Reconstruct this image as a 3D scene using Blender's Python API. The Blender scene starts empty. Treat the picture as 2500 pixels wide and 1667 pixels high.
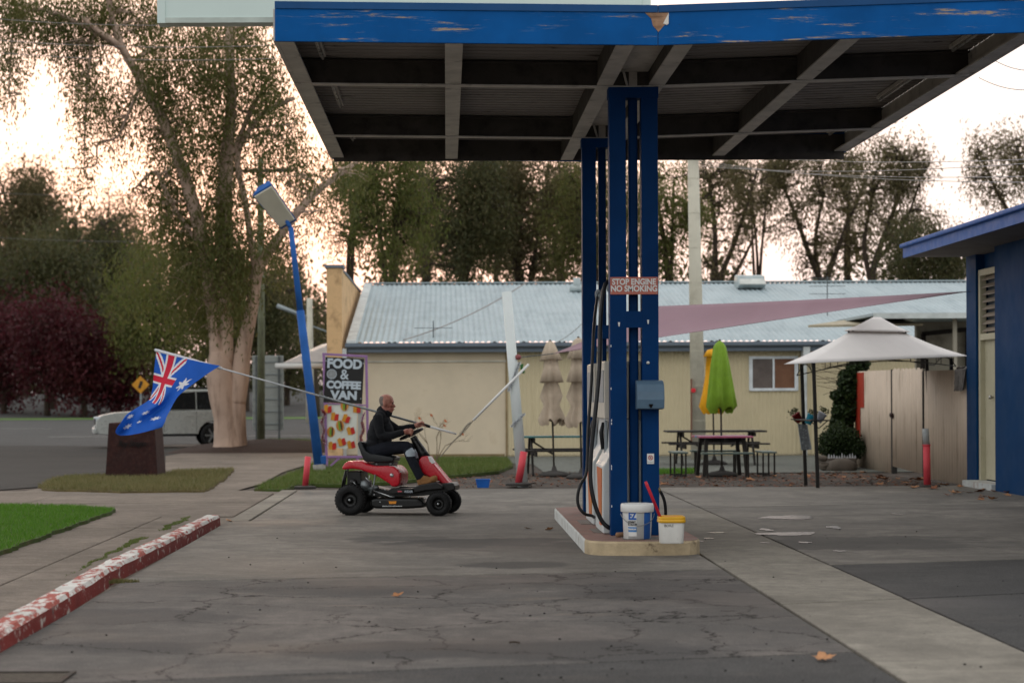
import bpy, bmesh, math, random
import numpy as np
from mathutils import Vector, Matrix, noise as mnoise
R = math.radians
rnd = random.Random(7)
sc = bpy.context.scene
col = sc.collection

# ---------------------------------------------------------------- camera
F, VPX, HZ, H = 4861.0, 1090.0, 965.0, 1.55      # focal length in photo pixels, eye point, eye height
ROLL = R(0.25)
cam = bpy.data.cameras.new('camera')
cam.sensor_width = 36.0
cam.lens = F / 2500 * 36
cam.shift_x = (1250 - VPX) / 2500
cam.shift_y = (HZ - 833.5) / 2500
cam.clip_start, cam.clip_end = 0.1, 3000
cam.dof.use_dof = True
cam.dof.focus_distance = 21.5
cam.dof.aperture_fstop = 2.4
cam.dof.aperture_blades = 0
camo = bpy.data.objects.new('camera', cam)
camo.location = (0, 0, H)
camo.rotation_euler = (R(90), ROLL, 0)
col.objects.link(camo)
sc.camera = camo

# ---------------------------------------------------------------- world, sun, exposure
SUN_AZ, SUN_EL = R(-6.0), R(2.6)                 # low sun behind the gum tree
world = bpy.data.worlds.new('World'); sc.world = world
world.use_nodes = True
nt = world.node_tree
for n in list(nt.nodes): nt.nodes.remove(n)
wo = nt.nodes.new('ShaderNodeOutputWorld'); bg = nt.nodes.new('ShaderNodeBackground')
sky = nt.nodes.new('ShaderNodeTexSky'); sky.sky_type = 'NISHITA'; sky.sun_disc = False
sky.sun_elevation = SUN_EL; sky.sun_rotation = SUN_AZ
sky.air_density = 1.0; sky.dust_density = 4.0; sky.ozone_density = 1.0
hs = nt.nodes.new('ShaderNodeHueSaturation'); hs.inputs['Saturation'].default_value = 1.3; hs.inputs['Hue'].default_value = 0.480
mx = nt.nodes.new('ShaderNodeMix'); mx.data_type = 'RGBA'
mx.inputs[0].default_value = 0.72                 # thin cloud veil over the whole sky
mx.inputs[7].default_value = (7.6, 7.6, 7.6, 1)
nt.links.new(sky.outputs[0], hs.inputs['Color'])
nt.links.new(hs.outputs[0], mx.inputs[6])
nt.links.new(mx.outputs[2], bg.inputs['Color'])
bg.inputs['Strength'].default_value = 0.10
nt.links.new(bg.outputs[0], wo.inputs[0])
sun = bpy.data.lights.new('sun', 'SUN'); sun.energy = 0.5; sun.angle = R(12); sun.color = (1, .72, .5)
suno = bpy.data.objects.new('sun', sun); col.objects.link(suno)
sdir = Vector((math.sin(SUN_AZ) * math.cos(SUN_EL), math.cos(SUN_AZ) * math.cos(SUN_EL), math.sin(SUN_EL)))
suno.rotation_euler = sdir.to_track_quat('Z', 'Y').to_euler()
sc.view_settings.view_transform = 'Standard'
sc.view_settings.look = 'None'
sc.view_settings.exposure = 1.0
sc.view_settings.gamma = 1.0
sc.cycles.use_denoising = True
sc.cycles.max_bounces = 8
sc.cycles.transparent_max_bounces = 8

# ---------------------------------------------------------------- pixel helpers (photo pixels -> metres)
def unroll(px, py):
    u, v = px - VPX, py - HZ
    c, s = math.cos(ROLL), math.sin(ROLL)
    return u * c - v * s, u * s + v * c
def W(px, py, Y):                                  # point on the plane at distance Y
    u, v = unroll(px, py)
    return Vector((u * Y / F, Y, H - v * Y / F))
def G(px, py, z=0.0):                              # point on the ground
    u, v = unroll(px, py)
    Y = (H - z) * F / v
    return Vector((u * Y / F, Y, z))

# ---------------------------------------------------------------- materials
def lin(c):
    if isinstance(c, str):
        c = c.lstrip('#'); c = [int(c[i:i+2], 16) / 255 for i in (0, 2, 4)]
        return [x / 12.92 if x <= .04045 else ((x + .055) / 1.055) ** 2.4 for x in c]
    return list(c)
class NG:
    def __init__(s, name):
        s.m = bpy.data.materials.new(name); s.m.use_nodes = True
        s.t = s.m.node_tree
        s.p = s.t.nodes['Principled BSDF']; s.o = s.t.nodes['Material Output']
        s.tc = s.t.nodes.new('ShaderNodeTexCoord')
    def n(s, typ, **kw):
        nd = s.t.nodes.new('ShaderNode' + typ)
        for k, v in kw.items(): setattr(nd, k, v)
        return nd
    def l(s, a, b): s.t.links.new(a, b)
    def coords(s, scale=(1, 1, 1), out='Object'):
        mp = s.n('Mapping'); mp.inputs['Scale'].default_value = scale
        s.l(s.tc.outputs[out], mp.inputs[0]); return mp.outputs[0]
    def noise(s, scale, detail=4, rough=.55, vec=None, stretch=(1, 1, 1), dist=0):
        nd = s.n('TexNoise'); nd.inputs['Scale'].default_value = scale
        nd.inputs['Detail'].default_value = detail; nd.inputs['Roughness'].default_value = rough
        nd.inputs['Distortion'].default_value = dist
        s.l(vec if vec else s.coords(stretch), nd.inputs['Vector'])
        return nd.outputs['Fac']
    def ramp(s, fac, lo, hi, a=0., b=1.):
        r = s.n('MapRange'); r.inputs[1].default_value = lo; r.inputs[2].default_value = hi
        r.inputs[3].default_value = a; r.inputs[4].default_value = b
        s.l(fac, r.inputs[0]); return r.outputs[0]
    def mix(s, fac, a, b, mode='MIX'):
        m = s.n('Mix', data_type='RGBA', blend_type=mode)
        for sock, val in ((m.inputs[0], fac), (m.inputs[6], a), (m.inputs[7], b)):
            if hasattr(val, 'is_linked'): s.l(val, sock)
            elif isinstance(val, (int, float)): sock.default_value = val
            else: sock.default_value = (*lin(val), 1)
        return m.outputs[2]
    def math(s, op, a, b=None):
        m = s.n('Math', operation=op)
        for i, val in enumerate((a, b)):
            if val is None: continue
            if hasattr(val, 'is_linked'): s.l(val, m.inputs[i])
            else: m.inputs[i].default_value = val
        return m.outputs[0]
    def bump(s, h, strength=.3, dist=.01):
        b = s.n('Bump'); b.inputs['Strength'].default_value = strength; b.inputs['Distance'].default_value = dist
        s.l(h, b.inputs['Height']); s.l(b.outputs[0], s.p.inputs['Normal'])
    def done(s, colr=None, rough=None, metal=0, spec=.5):
        if colr is not None:
            if hasattr(colr, 'is_linked'): s.l(colr, s.p.inputs['Base Color'])
            else: s.p.inputs['Base Color'].default_value = (*lin(colr), 1)
        if rough is not None:
            if hasattr(rough, 'is_linked'): s.l(rough, s.p.inputs['Roughness'])
            else: s.p.inputs['Roughness'].default_value = rough
        s.p.inputs['Metallic'].default_value = metal
        s.p.inputs['Specular IOR Level'].default_value = spec
        return s.m
_pm = {}
def pm(name, rgb, rough=.55, metal=0, var=.25, vs=3., dirt=None, ds=2.5, dlo=.5, dhi=.68, damt=.8, bump=0., bs=60., spec=.4, stretch=(1, 1, 1), bd=.004):
    if name in _pm: return _pm[name]
    g = NG(name)
    c = g.mix(g.ramp(g.noise(vs, 5, .6), .3, .7), [x * (1 - var) for x in lin(rgb)], [min(1, x * (1 + var * .6)) for x in lin(rgb)])
    r = rough
    if dirt is not None:
        f = g.ramp(g.noise(ds, 6, .65, stretch=stretch), dlo, dhi, 0, damt)
        c = g.mix(f, c, dirt)
    g.done(c, g.ramp(g.noise(vs * 2.3, 3), .3, .7, max(.02, rough - .08), min(1, rough + .08)), metal, spec)
    if bump: g.bump(g.noise(bs, 4, .6), bump, bd)
    _pm[name] = g.m
    return g.m

def concrete(name, base, dark, rough=.62, cracks=0, stain=.5, warm=None, wet=0., cs=1.0, spec=.035, marks=()):
    g = NG(name)
    co = g.coords()
    c = g.mix(g.ramp(g.noise(.42, 6, .62, co), .42, .60), base, dark)
    c = g.mix(g.ramp(g.noise(1.7, 6, .7, g.coords((1, .7, 1)), dist=.6), .47, .66, 0, stain), c, [x * .5 for x in lin(dark)])
    if warm: c = g.mix(g.ramp(g.noise(1.1, 6, .7, g.coords((.5, 1.3, 1))), .58, .74, 0, .75), c, warm)
    c = g.mix(g.ramp(g.noise(.55, 7, .6, g.coords((.8, 1.4, 1)), dist=.8), .52, .62, 0, stain), c, [x * .42 for x in lin(dark)])
    c = g.mix(g.ramp(g.noise(7, 8, .72, g.coords((1, .8, 1))), .40, .64, 0, .55), c, [x * .55 for x in lin(dark)])
    c = g.mix(g.ramp(g.noise(2.3, 6, .7, g.coords((.35, 1.2, 1)), dist=.4), .56, .70, 0, .35), c, [min(1, x * 1.7) for x in lin(base)])
    c = g.mix(g.ramp(g.noise(28, 4, .8, co), .58, .70, 0, .5), c, [min(1, x * 1.9) for x in lin(base)])
    for mx_, my_, rx_, ry_, am_ in marks:            # old oil stains, each with its own outline
        mp = g.n('Mapping'); mp.inputs['Location'].default_value = (-mx_ / rx_, -my_ / ry_, 0); mp.inputs['Scale'].default_value = (1 / rx_, 1 / ry_, 0)
        g.l(g.tc.outputs['Object'], mp.inputs[0])
        ln = g.n('VectorMath', operation='LENGTH'); g.l(mp.outputs[0], ln.inputs[0])
        wob = g.math('ADD', ln.outputs['Value'], g.ramp(g.noise(1.6, 6, .65, co), .2, .8, -.55, .55))
        c = g.mix(g.ramp(wob, .7, 1.05, min(1, am_ * 1.35), 0), c, (.022, .022, .025))
    fine = g.noise(90, 3, .7, co)
    c = g.mix(g.ramp(fine, .3, .75), g.mix(.35, c, [x * .5 for x in lin(dark)]), g.mix(.16, c, (.62, .6, .56)))
    v = g.n('TexVoronoi'); v.inputs['Scale'].default_value = 26; g.l(co, v.inputs['Vector'])
    spots = g.math('MULTIPLY', g.ramp(v.outputs['Distance'], .06, .09, 1, 0), g.ramp(g.noise(3.1, 2, .5, co), .56, .64))
    c = g.mix(g.math('MULTIPLY', spots, .85), c, (.012, .011, .01))
    height = g.math('MULTIPLY', fine, .5)
    if cracks:
        nz = g.n('TexNoise'); nz.inputs['Scale'].default_value = 2.6; nz.inputs['Detail'].default_value = 7; nz.inputs['Roughness'].default_value = .66
        g.l(co, nz.inputs['Vector'])
        wv = g.n('Vector' + 'Math', operation='SCALE'); wv.inputs['Scale'].default_value = .62
        g.l(nz.outputs['Color'], wv.inputs[0])
        ad = g.n('VectorMath', operation='ADD'); g.l(co, ad.inputs[0]); g.l(wv.outputs[0], ad.inputs[1])
        vc = g.n('TexVoronoi', feature='DISTANCE_TO_EDGE'); vc.inputs['Scale'].default_value = .95 * cs; vc.inputs['Randomness'].default_value = 1
        g.l(ad.outputs[0], vc.inputs['Vector'])
        w_ = g.noise(.8, 3, .6, co)
        line = g.math('LESS_THAN', vc.outputs['Distance'], g.math('MULTIPLY', g.ramp(w_, .32, .56), .009 * cs))
        # broken darker halo either side of each crack
        halo = g.math('MULTIPLY', g.ramp(vc.outputs['Distance'], 0, .03, .22, 0), g.ramp(w_, .36, .6))
        c = g.mix(halo, c, [x * .5 for x in lin(dark)])
        c = g.mix(line, c, (.008, .007, .007))
        height = g.math('SUBTRACT', height, g.math('MULTIPLY', line, 3.))
    wetm = g.noise(.38, 4, .55, g.coords((.7, 1, 1)))
    rr = g.ramp(wetm, .46, .62, rough, max(.1, rough - wet))
    if wet: c = g.mix(g.ramp(wetm, .46, .62, 0, .35), c, [x * .45 for x in lin(dark)])
    g.done(c, rr, 0, spec)
    g.bump(height, .35, .006)
    return g.m

def leafmat(name, c1, c2, c3, trans=.35, cl=.5):
    g = NG(name)
    geo = g.n('NewGeometry')
    c = g.mix(g.ramp(g.noise(cl, 4, .6), .35, .65), c1, c2)
    c = g.mix(g.ramp(geo.outputs['Random Per Island'], .2, 1.0, 0, .8), c, c3)
    g.done(c, .5, 0, .25)
    tr = g.n('BsdfTranslucent'); g.l(c, tr.inputs[0])
    ms = g.n('MixShader'); ms.inputs[0].default_value = trans
    g.l(g.p.outputs[0], ms.inputs[1]); g.l(tr.outputs[0], ms.inputs[2]); g.l(ms.outputs[0], g.o.inputs[0])
    return g.m

def glass(name, tint, rough=.06):
    g = NG(name); g.done(tint, rough, 0, .6); return g.m

# ---------------------------------------------------------------- mesh helpers
ORG = {}
def rotm(rx=0, ry=0, rz=0):
    from mathutils import Euler
    return Euler((rx, ry, rz)).to_matrix()
class MB:
    def __init__(s): s.v, s.f, s.m = [], [], []
    def add(s, vs, fs, mi=0):
        b = len(s.v); s.v += [tuple(x) for x in vs]
        s.f += [tuple(b + i for i in f) for f in fs]; s.m += [mi] * len(fs); return s
    def box(s, c, d, M=None, mi=0):
        c = Vector(c); vs = []
        for k in (-.5, .5):
            for j in (-.5, .5):
                for i in (-.5, .5):
                    p = Vector((i * d[0], j * d[1], k * d[2]))
                    vs.append(c + (M @ p if M else p))
        return s.add(vs, [(0, 2, 3, 1), (4, 5, 7, 6), (0, 1, 5, 4), (2, 6, 7, 3), (0, 4, 6, 2), (1, 3, 7, 5)], mi)
    def bx(s, x0, x1, y0, y1, z0, z1, mi=0):
        return s.box(((x0+x1)/2, (y0+y1)/2, (z0+z1)/2), (abs(x1-x0), abs(y1-y0), abs(z1-z0)), None, mi)
    def bar(s, a, b, w, t, up=(0, 0, 1), mi=0):     # rectangular bar from a to b
        a, b = Vector(a), Vector(b); d = (b - a); L = d.length; d.normalize()
        up = Vector(up)
        if abs(d.dot(up)) > .99: up = Vector((0, 1, 0))
        x = d.cross(up).normalized(); z = x.cross(d).normalized()
        M = Matrix((x, d, z)).transposed()
        return s.box((a + b) / 2, (w, L, t), M, mi)
    def hexa(s, lo, hi, mi=0):                      # two matching polygons joined
        n = len(lo); vs = list(lo) + list(hi)
        fs = [tuple(range(n))[::-1], tuple(range(n, 2 * n))]
        fs += [(i, (i + 1) % n, n + (i + 1) % n, n + i) for i in range(n)]
        return s.add(vs, fs, mi)
    def prism(s, poly, axis, a, b, mi=0):
        def P(p, t):
            if axis == 'y': return (p[0], t, p[1])
            if axis == 'x': return (t, p[0], p[1])
            return (p[0], p[1], t)
        return s.hexa([P(p, a) for p in poly], [P(p, b) for p in poly], mi)
    def sheet(s, pts, mi=0): return s.add(pts, [tuple(range(len(pts)))], mi)
    def tube(s, pts, rad, n=8, cap=True, mi=0, squash=None):
        pts = [Vector(p) for p in pts]
        if not hasattr(rad, '__len__'): rad = [rad] * len(pts)
        vs, fs = [], []; x = None
        for i, p in enumerate(pts):
            d = (pts[min(i + 1, len(pts) - 1)] - pts[max(i - 1, 0)])
            d = d.normalized() if d.length > 1e-9 else Vector((0, 0, 1))
            if x is None:
                u = Vector((0, 0, 1)) if abs(d.z) < .9 else Vector((0, 1, 0))
                x = d.cross(u).normalized()
            else:
                x = (x - d * x.dot(d)); x = x.normalized() if x.length > 1e-6 else d.orthogonal().normalized()
            y = d.cross(x)
            for k in range(n):
                a = 2 * math.pi * k / n
                vs.append(p + (x * math.cos(a) + y * math.sin(a)) * rad[i])
        for i in range(len(pts) - 1):
            for k in range(n):
                k2 = (k + 1) % n
                fs.append((i*n+k, i*n+k2, (i+1)*n+k2, (i+1)*n+k))
        if cap: fs.append(tuple(range(n))[::-1]); fs.append(tuple(range((len(pts)-1)*n, len(pts)*n)))
        return s.add(vs, fs, mi)
    def lathe(s, prof, c=(0, 0, 0), n=20, M=None, mi=0, cap=True, fn=None):
        c = Vector(c); vs, fs = [], []
        for j, (r, z) in enumerate(prof):
            for k in range(n):
                a = 2 * math.pi * k / n
                rr = r * (fn(a, j) if fn else 1)
                p = Vector((rr * math.cos(a), rr * math.sin(a), z)); vs.append(c + (M @ p if M else p))
        for i in range(len(prof) - 1):
            for k in range(n):
                k2 = (k + 1) % n; fs.append((i*n+k, i*n+k2, (i+1)*n+k2, (i+1)*n+k))
        if cap: fs.append(tuple(range(n))[::-1]); fs.append(tuple(range((len(prof)-1)*n, len(prof)*n)))
        return s.add(vs, fs, mi)
    def ell(s, c, r, n=12, M=None, mi=0):
        if not hasattr(r, '__len__'): r = (r, r, r)
        prof = []
        c = Vector(c); vs, fs = [], []; m = max(4, n // 2)
        for j in range(1, m):
            t = math.pi * j / m
            for k in range(n):
                a = 2 * math.pi * k / n
                p = Vector((r[0]*math.sin(t)*math.cos(a), r[1]*math.sin(t)*math.sin(a), r[2]*math.cos(t)))
                vs.append(c + (M @ p if M else p))
        top = len(vs)
        for sg in (1, -1):
            p = Vector((0, 0, sg * r[2])); vs.append(c + (M @ p if M else p))
        for j in range(m - 2):
            for k in range(n):
                k2 = (k+1) % n; fs.append((j*n+k, (j+1)*n+k, (j+1)*n+k2, j*n+k2))
        for k in range(n):
            k2 = (k+1) % n; fs.append((top, k, k2)); fs.append((top+1, (m-2)*n+k2, (m-2)*n+k))
        return s.add(vs, fs, mi)
    def torus(s, c, R0, r, M=None, n=28, m=8, mi=0, a0=0, a1=2*math.pi):
        c = Vector(c); pts = []
        k = n if a1 - a0 > 6.2 else n
        vs, fs = [], []
        closed = a1 - a0 > 6.2
        cnt = n if closed else n + 1
        for i in range(cnt):
            a = a0 + (a1 - a0) * i / n
            for j in range(m):
                b = 2*math.pi*j/m
                p = Vector(((R0 + r*math.cos(b))*math.cos(a), (R0 + r*math.cos(b))*math.sin(a), r*math.sin(b)))
                vs.append(c + (M @ p if M else p))
        for i in range(cnt if closed else cnt - 1):
            i2 = (i+1) % cnt
            for j in range(m):
                j2 = (j+1) % m; fs.append((i*m+j, i2*m+j, i2*m+j2, i*m+j2))
        return s.add(vs, fs, mi)
    def grid(s, fn, nu, nv, mi=0, mfn=None):
        b = len(s.v)
        for i in range(nu + 1):
            for j in range(nv + 1): s.v.append(tuple(fn(i / nu, j / nv)))
        for i in range(nu):
            for j in range(nv):
                q = b + i*(nv+1) + j
                s.f.append((q, q+nv+1, q+nv+2, q+1)); s.m.append(mfn((i+.5)/nu, (j+.5)/nv) if mfn else mi)
        return s
    def build(s, name, mat, parent=None, smooth=False, bevel=0, seg=2, solid=0, fix=True, base=False, subs=0, angle=None):
        v = np.array(s.v, dtype=float)
        if parent is not None: o0 = Vector(ORG.get(parent.name, (0, 0, 0)))
        elif base: o0 = Vector(((v[:, 0].min()+v[:, 0].max())/2, (v[:, 1].min()+v[:, 1].max())/2, v[:, 2].min()))
        else: o0 = Vector((0, 0, 0))
        me = bpy.data.meshes.new(name)
        me.from_pydata([tuple(p) for p in (v - np.array(o0))], [], s.f)
        mats = mat if isinstance(mat, (list, tuple)) else [mat]
        for m in mats: me.materials.append(m)
        if len(mats) > 1: me.polygons.foreach_set('material_index', s.m)
        if fix:
            bm = bmesh.new(); bm.from_mesh(me)
            bmesh.ops.recalc_face_normals(bm, faces=bm.faces); bm.to_mesh(me); bm.free()
        if smooth: me.polygons.foreach_set('use_smooth', [True] * len(me.polygons))
        me.update()
        ob = bpy.data.objects.new(name, me); col.objects.link(ob)
        if parent is not None: ob.parent = parent; ORG[ob.name] = tuple(o0)
        else: ob.location = o0; ORG[ob.name] = tuple(o0)
        if solid:
            md = ob.modifiers.new('solid', 'SOLIDIFY'); md.thickness = solid; md.offset = 0
        if bevel:
            md = ob.modifiers.new('bevel', 'BEVEL'); md.width = bevel; md.segments = seg; md.limit_method = 'ANGLE'; md.angle_limit = R(35)
            md.harden_normals = False
        if subs:
            md = ob.modifiers.new('sub', 'SUBSURF'); md.levels = subs; md.render_levels = subs
        return ob
def tag(o, label=None, cat=None, group=None, kind=None):
    if label: o['label'] = label
    if cat: o['category'] = cat
    if group: o['group'] = group
    if kind: o['kind'] = kind
    return o
def thing(name, label, cat, loc=(0, 0, 0), rz=0, group=None, local=False, rot=None):
    o = bpy.data.objects.new(name, None); col.objects.link(o)
    o.empty_display_size = .1
    o.location = loc; o.rotation_euler = rot if rot else (0, 0, rz)
    ORG[o.name] = (0, 0, 0) if (local or rz or rot) else tuple(loc)
    return tag(o, label, cat, group)
def copy_tree(o, parent=None, loc=None, rz=None, label=None):
    c = o.copy(); col.objects.link(c)
    if parent is not None: c.parent = parent
    if loc is not None: c.location = loc
    if rz is not None: c.rotation_euler = (0, 0, rz)
    if label: c['label'] = label
    for ch in list(o.children):
        if ch.name in ORG or True: copy_tree(ch, c)
    return c
def fast_quads(name, V, mat, parent=None, kind=None, nv=4):
    V = np.asarray(V, dtype=np.float32)             # (N, nv, 3)
    N = len(V)
    if parent is not None: V = V - np.array(ORG.get(parent.name, (0, 0, 0)), dtype=np.float32)
    me = bpy.data.meshes.new(name)
    me.vertices.add(N * nv); me.loops.add(N * nv); me.polygons.add(N)
    me.vertices.foreach_set('co', V.reshape(-1))
    me.loops.foreach_set('vertex_index', np.arange(N * nv, dtype=np.int32))
    me.polygons.foreach_set('loop_start', np.arange(0, N * nv, nv, dtype=np.int32))
    me.polygons.foreach_set('loop_total', np.full(N, nv, dtype=np.int32))
    me.materials.append(mat); me.update(calc_edges=True)
    ob = bpy.data.objects.new(name, me); col.objects.link(ob)
    if parent is not None: ob.parent = parent; ORG[ob.name] = ORG.get(parent.name, (0, 0, 0))
    if kind: ob['kind'] = kind
    return ob
def text(name, s, mat, size, M, parent, extrude=.002, offset=0., shear=0., align='CENTER', sx=1., spacing=1.):
    cu = bpy.data.curves.new(name, 'FONT'); cu.body = s; cu.size = size; cu.extrude = extrude; cu.offset = offset
    cu.align_x = align; cu.align_y = 'CENTER'; cu.shear = shear; cu.space_character = spacing
    cu.materials.append(mat)
    tmp = bpy.data.objects.new(name, cu); col.objects.link(tmp)
    me = bpy.data.meshes.new_from_object(tmp.evaluated_get(bpy.context.evaluated_depsgraph_get()))
    bpy.data.objects.remove(tmp); bpy.data.curves.remove(cu); me.name = name
    o = bpy.data.objects.new(name, me); col.objects.link(o)
    o.parent = parent
    M = M.copy(); M.translation = M.translation - Vector(ORG.get(parent.name, (0, 0, 0)))
    o.matrix_local = M @ Matrix.Diagonal((sx, 1, 1, 1))
    return o
FACE = Matrix.Rotation(R(90), 4, 'X')              # lettering that faces -Y (towards the viewer)
def at_face(p, roll=0): return Matrix.Translation(p) @ FACE @ Matrix.Rotation(roll, 4, 'Z')

# ================================================================ SETTING: ground, roads, slabs, lawns
M_dirt = pm('dirt', '#4a4038', .95, var=.45, vs=1.3, dirt='#2e2621', ds=3, bump=.6, bs=25, bd=.03)
M_asphalt = concrete('old_asphalt', (.075, .074, .075), (.05, .049, .049), .95, stain=.4, spec=.06)
M_asphalt_dark = concrete('dark_asphalt', (.036, .032, .030), (.022, .020, .019), .95, stain=.4, spec=.05)
M_slab_dark = concrete('dark_slab', (.15, .128, .116), (.078, .072, .069), .72, cracks=1, stain=.6, warm=(.22, .165, .125), wet=.22, cs=.9, marks=[(-0.40, 12.06, 0.75, 0.50, 0.65), (-2.20, 14.08, 0.90, 0.50, 0.45), (-2.01, 12.35, 0.60, 0.35, 0.60), (0.89, 12.06, 1.00, 0.55, 0.60), (1.83, 15.86, 0.90, 1.00, 0.45), (-0.88, 15.86, 0.80, 0.50, 0.35)])
M_slab_dark2 = concrete('dark_slab_sound', (.05, .048, .048), (.027, .027, .03), .7, stain=.6, warm=(.14, .115, .095), wet=.25)
M_slab_light = concrete('light_slab', (.265, .238, .205), (.165, .15, .132), .72, stain=.6, wet=.14, marks=[(0.39, 20.93, 1.15, 0.75, 0.60), (-0.40, 21.53, 0.70, 0.50, 0.50), (0.63, 18.16, 0.55, 0.40, 0.60), (1.49, 20.64, 0.60, 0.80, 0.40), (4.29, 20.64, 1.60, 1.20, 0.45)])
M_slab_strip = concrete('strip_slab', (.32, .288, .238), (.225, .20, .166), .8, stain=.5, wet=.1)
M_path = concrete('path_concrete', (.245, .197, .16), (.165, .132, .105), .85, stain=.45)
M_gravel = pm('gravel', '#6d6f68', .95, var=.5, vs=30, dirt='#53524b', ds=4, bump=.8, bs=90, bd=.02)
M_soil = pm('soil', '#33261c', .95, var=.4, vs=8, bump=.6, bs=40, bd=.02)
M_mulch = pm('mulch', '#3f2c22', .95, var=.5, vs=14, dirt='#241a14', ds=10, bump=.9, bs=45, bd=.03)

ground = tag(MB().sheet([(-900, -60, -.06), (900, -60, -.06), (900, 1500, -.06), (-900, 1500, -.06)]).build('ground', M_dirt), kind='structure')
def gsheet(name, px, mat, z):
    return tag(MB().sheet([G(x, y, z) for x, y in px]).build(name, mat), kind='structure')
def wsheet(name, pts, mat, z):
    return tag(MB().sheet([(x, y, z) for x, y in pts]).build(name, mat), kind='structure')
wsheet('main_road', [(-160, 66), (-14, 62), (-6, 70), (60, 76), (200, 90), (200, 138), (20, 138), (-24, 140), (-160, 190)], M_asphalt, -.052)
wsheet('service_road', [(-60, 32.6), (-7.8, 34.2), (-6.6, 37), (-5.3, 39.6), (-5.9, 52), (-6.0, 63), (-14, 66), (-60, 60)], M_asphalt_dark, -.044)
gsheet('footpath', [(-900, 1660), (-900, 1212), (60, 1198), (100, 1191), (500, 1197), (760, 1196), (760, 1300), (500, 1400), (300, 1667)], M_path, -.028)
fpath = bpy.data.objects['footpath']
def path_slab(x0, x1, y0, y1):
    mb = MB().prism([(x0 + .012, y0 + .012), (x1 - .012, y0 + .012 + .1), (x1 - .012, y1 - .012 + .1), (x0 + .012, y1 - .012)], 'z', -.05, -.012 + rnd.uniform(-.003, .003))
    mb.build('slab', M_path, fpath, bevel=.006, seg=1)
yy_ = [9.5, 12.3, 14.6, 17.0, 19.4, 21.6, 23.7, 25.9]
for a_, b_ in zip(yy_, yy_[1:]):
    path_slab(-6.4, -3.72, a_, b_); path_slab(-3.72, -3.02, a_, b_)
for a_, b_ in ((25.9, 29.2), (29.2, 32.0)):
    for c_, d_ in ((-9.6, -6.2), (-6.2, -2.78)): path_slab(c_, d_, a_, b_)
gsheet('driveway', [(404, 1155), (404, 1113), (500, 1096), (620, 1087), (790, 1078), (850, 1084), (770, 1128), (690, 1152), (640, 1180), (570, 1199), (480, 1199), (560, 1150)], M_path, -.034)
wsheet('gravel_path', [(2.0, 40.5), (14, 40.5), (14, 51.9), (-2.6, 51.9), (-1, 49.2), (2.0, 46)], M_gravel, -.045)
M_line = pm('road_paint', '#c9c6bd', .7, var=.3)
wsheet('road_line', [(-90, 104.9), (-20, 100.9), (-20, 101.05), (-90, 105.05)], M_line, -.048)
wsheet('road_line', [(-16, 80), (60, 86), (60, 86.2), (-16, 80.2)], M_line, -.048)
# the road climbing away beyond the grass verge
tag(MB().sheet([(-40, 150, -.056), (60, 150, -.056), (60, 215, 2.6), (-40, 215, 2.6)]).build('road_rise', M_asphalt), kind='structure')
tag(MB().sheet([(-200, 215, 2.58), (200, 215, 2.58), (300, 700, 4), (-300, 700, 4)]).build('terrain', M_dirt), kind='structure')

# forecourt: separate cast slabs with open joints
forecourt = tag(MB().sheet([(-2.74, 4, -.05), (14, 4, -.05), (14, 33.2, -.05), (-2.74, 33.2, -.05)]).build('forecourt', M_soil), kind='structure')
def slab(x0, x1, ja, jb, mat, z=0., g=.016):
    n = 7
    lo = [(x0 + g + (x1 - x0 - 2*g) * i / n, 0) for i in range(n + 1)]
    def wob(x, k): return .012 * mnoise.noise(Vector((x * 2.3, k * 7.7, 0)))
    pa = [(x, ja(x) + g + wob(x, ja(0))) for x, _ in lo]
    pb = [(x, jb(x) - g + wob(x, jb(0))) for x, _ in lo][::-1]
    mb = MB().prism(pa + pb, 'z', -.048, z)
    return mb.build('slab', mat, forecourt, bevel=.005, seg=1)
J0 = lambda x: 4.2
J1 = lambda x: 11.33 + .265 * x
J2 = lambda x: 17.18 + .185 * x
J3 = lambda x: 25.0 + .1 * x
J4 = lambda x: 33.0 + .05 * x
XL, XA, XB, XR = -2.74, 2.455, 3.47, 13.5
slab(XL, XA, J0, J1, M_slab_dark2, -.002)
slab(XL, XA, J1, J2, M_slab_dark, 0)
slab(XL, XA, J2, J3, M_slab_light, .002)
slab(XL + .28, XA, J3, J4, M_slab_light, -.002)
slab(XL, XL + .28, J3, J4, M_slab_strip, .003)
K1 = lambda x: 13.75 + .38 * x
K2 = lambda x: 17.1 + .28 * x
K3 = lambda x: 26.0 + .32 * x
slab(XA, XB, J0, K1, M_slab_strip, 0)
slab(XA, XB, K1, K2, M_slab_strip, .003)
slab(XA, XB, K2, K3, M_slab_strip, .001)
slab(XA, XB, K3, J4, M_slab_light, -.001)
slab(XB, XR, J0, K1, M_slab_dark2, -.004)
slab(XB, XR, K1, K2, M_slab_dark2, -.002)
slab(XB, XR, K2, K3, M_slab_light, 0)
slab(XB, XR, K3, J4, M_slab_light, .002)

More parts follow.
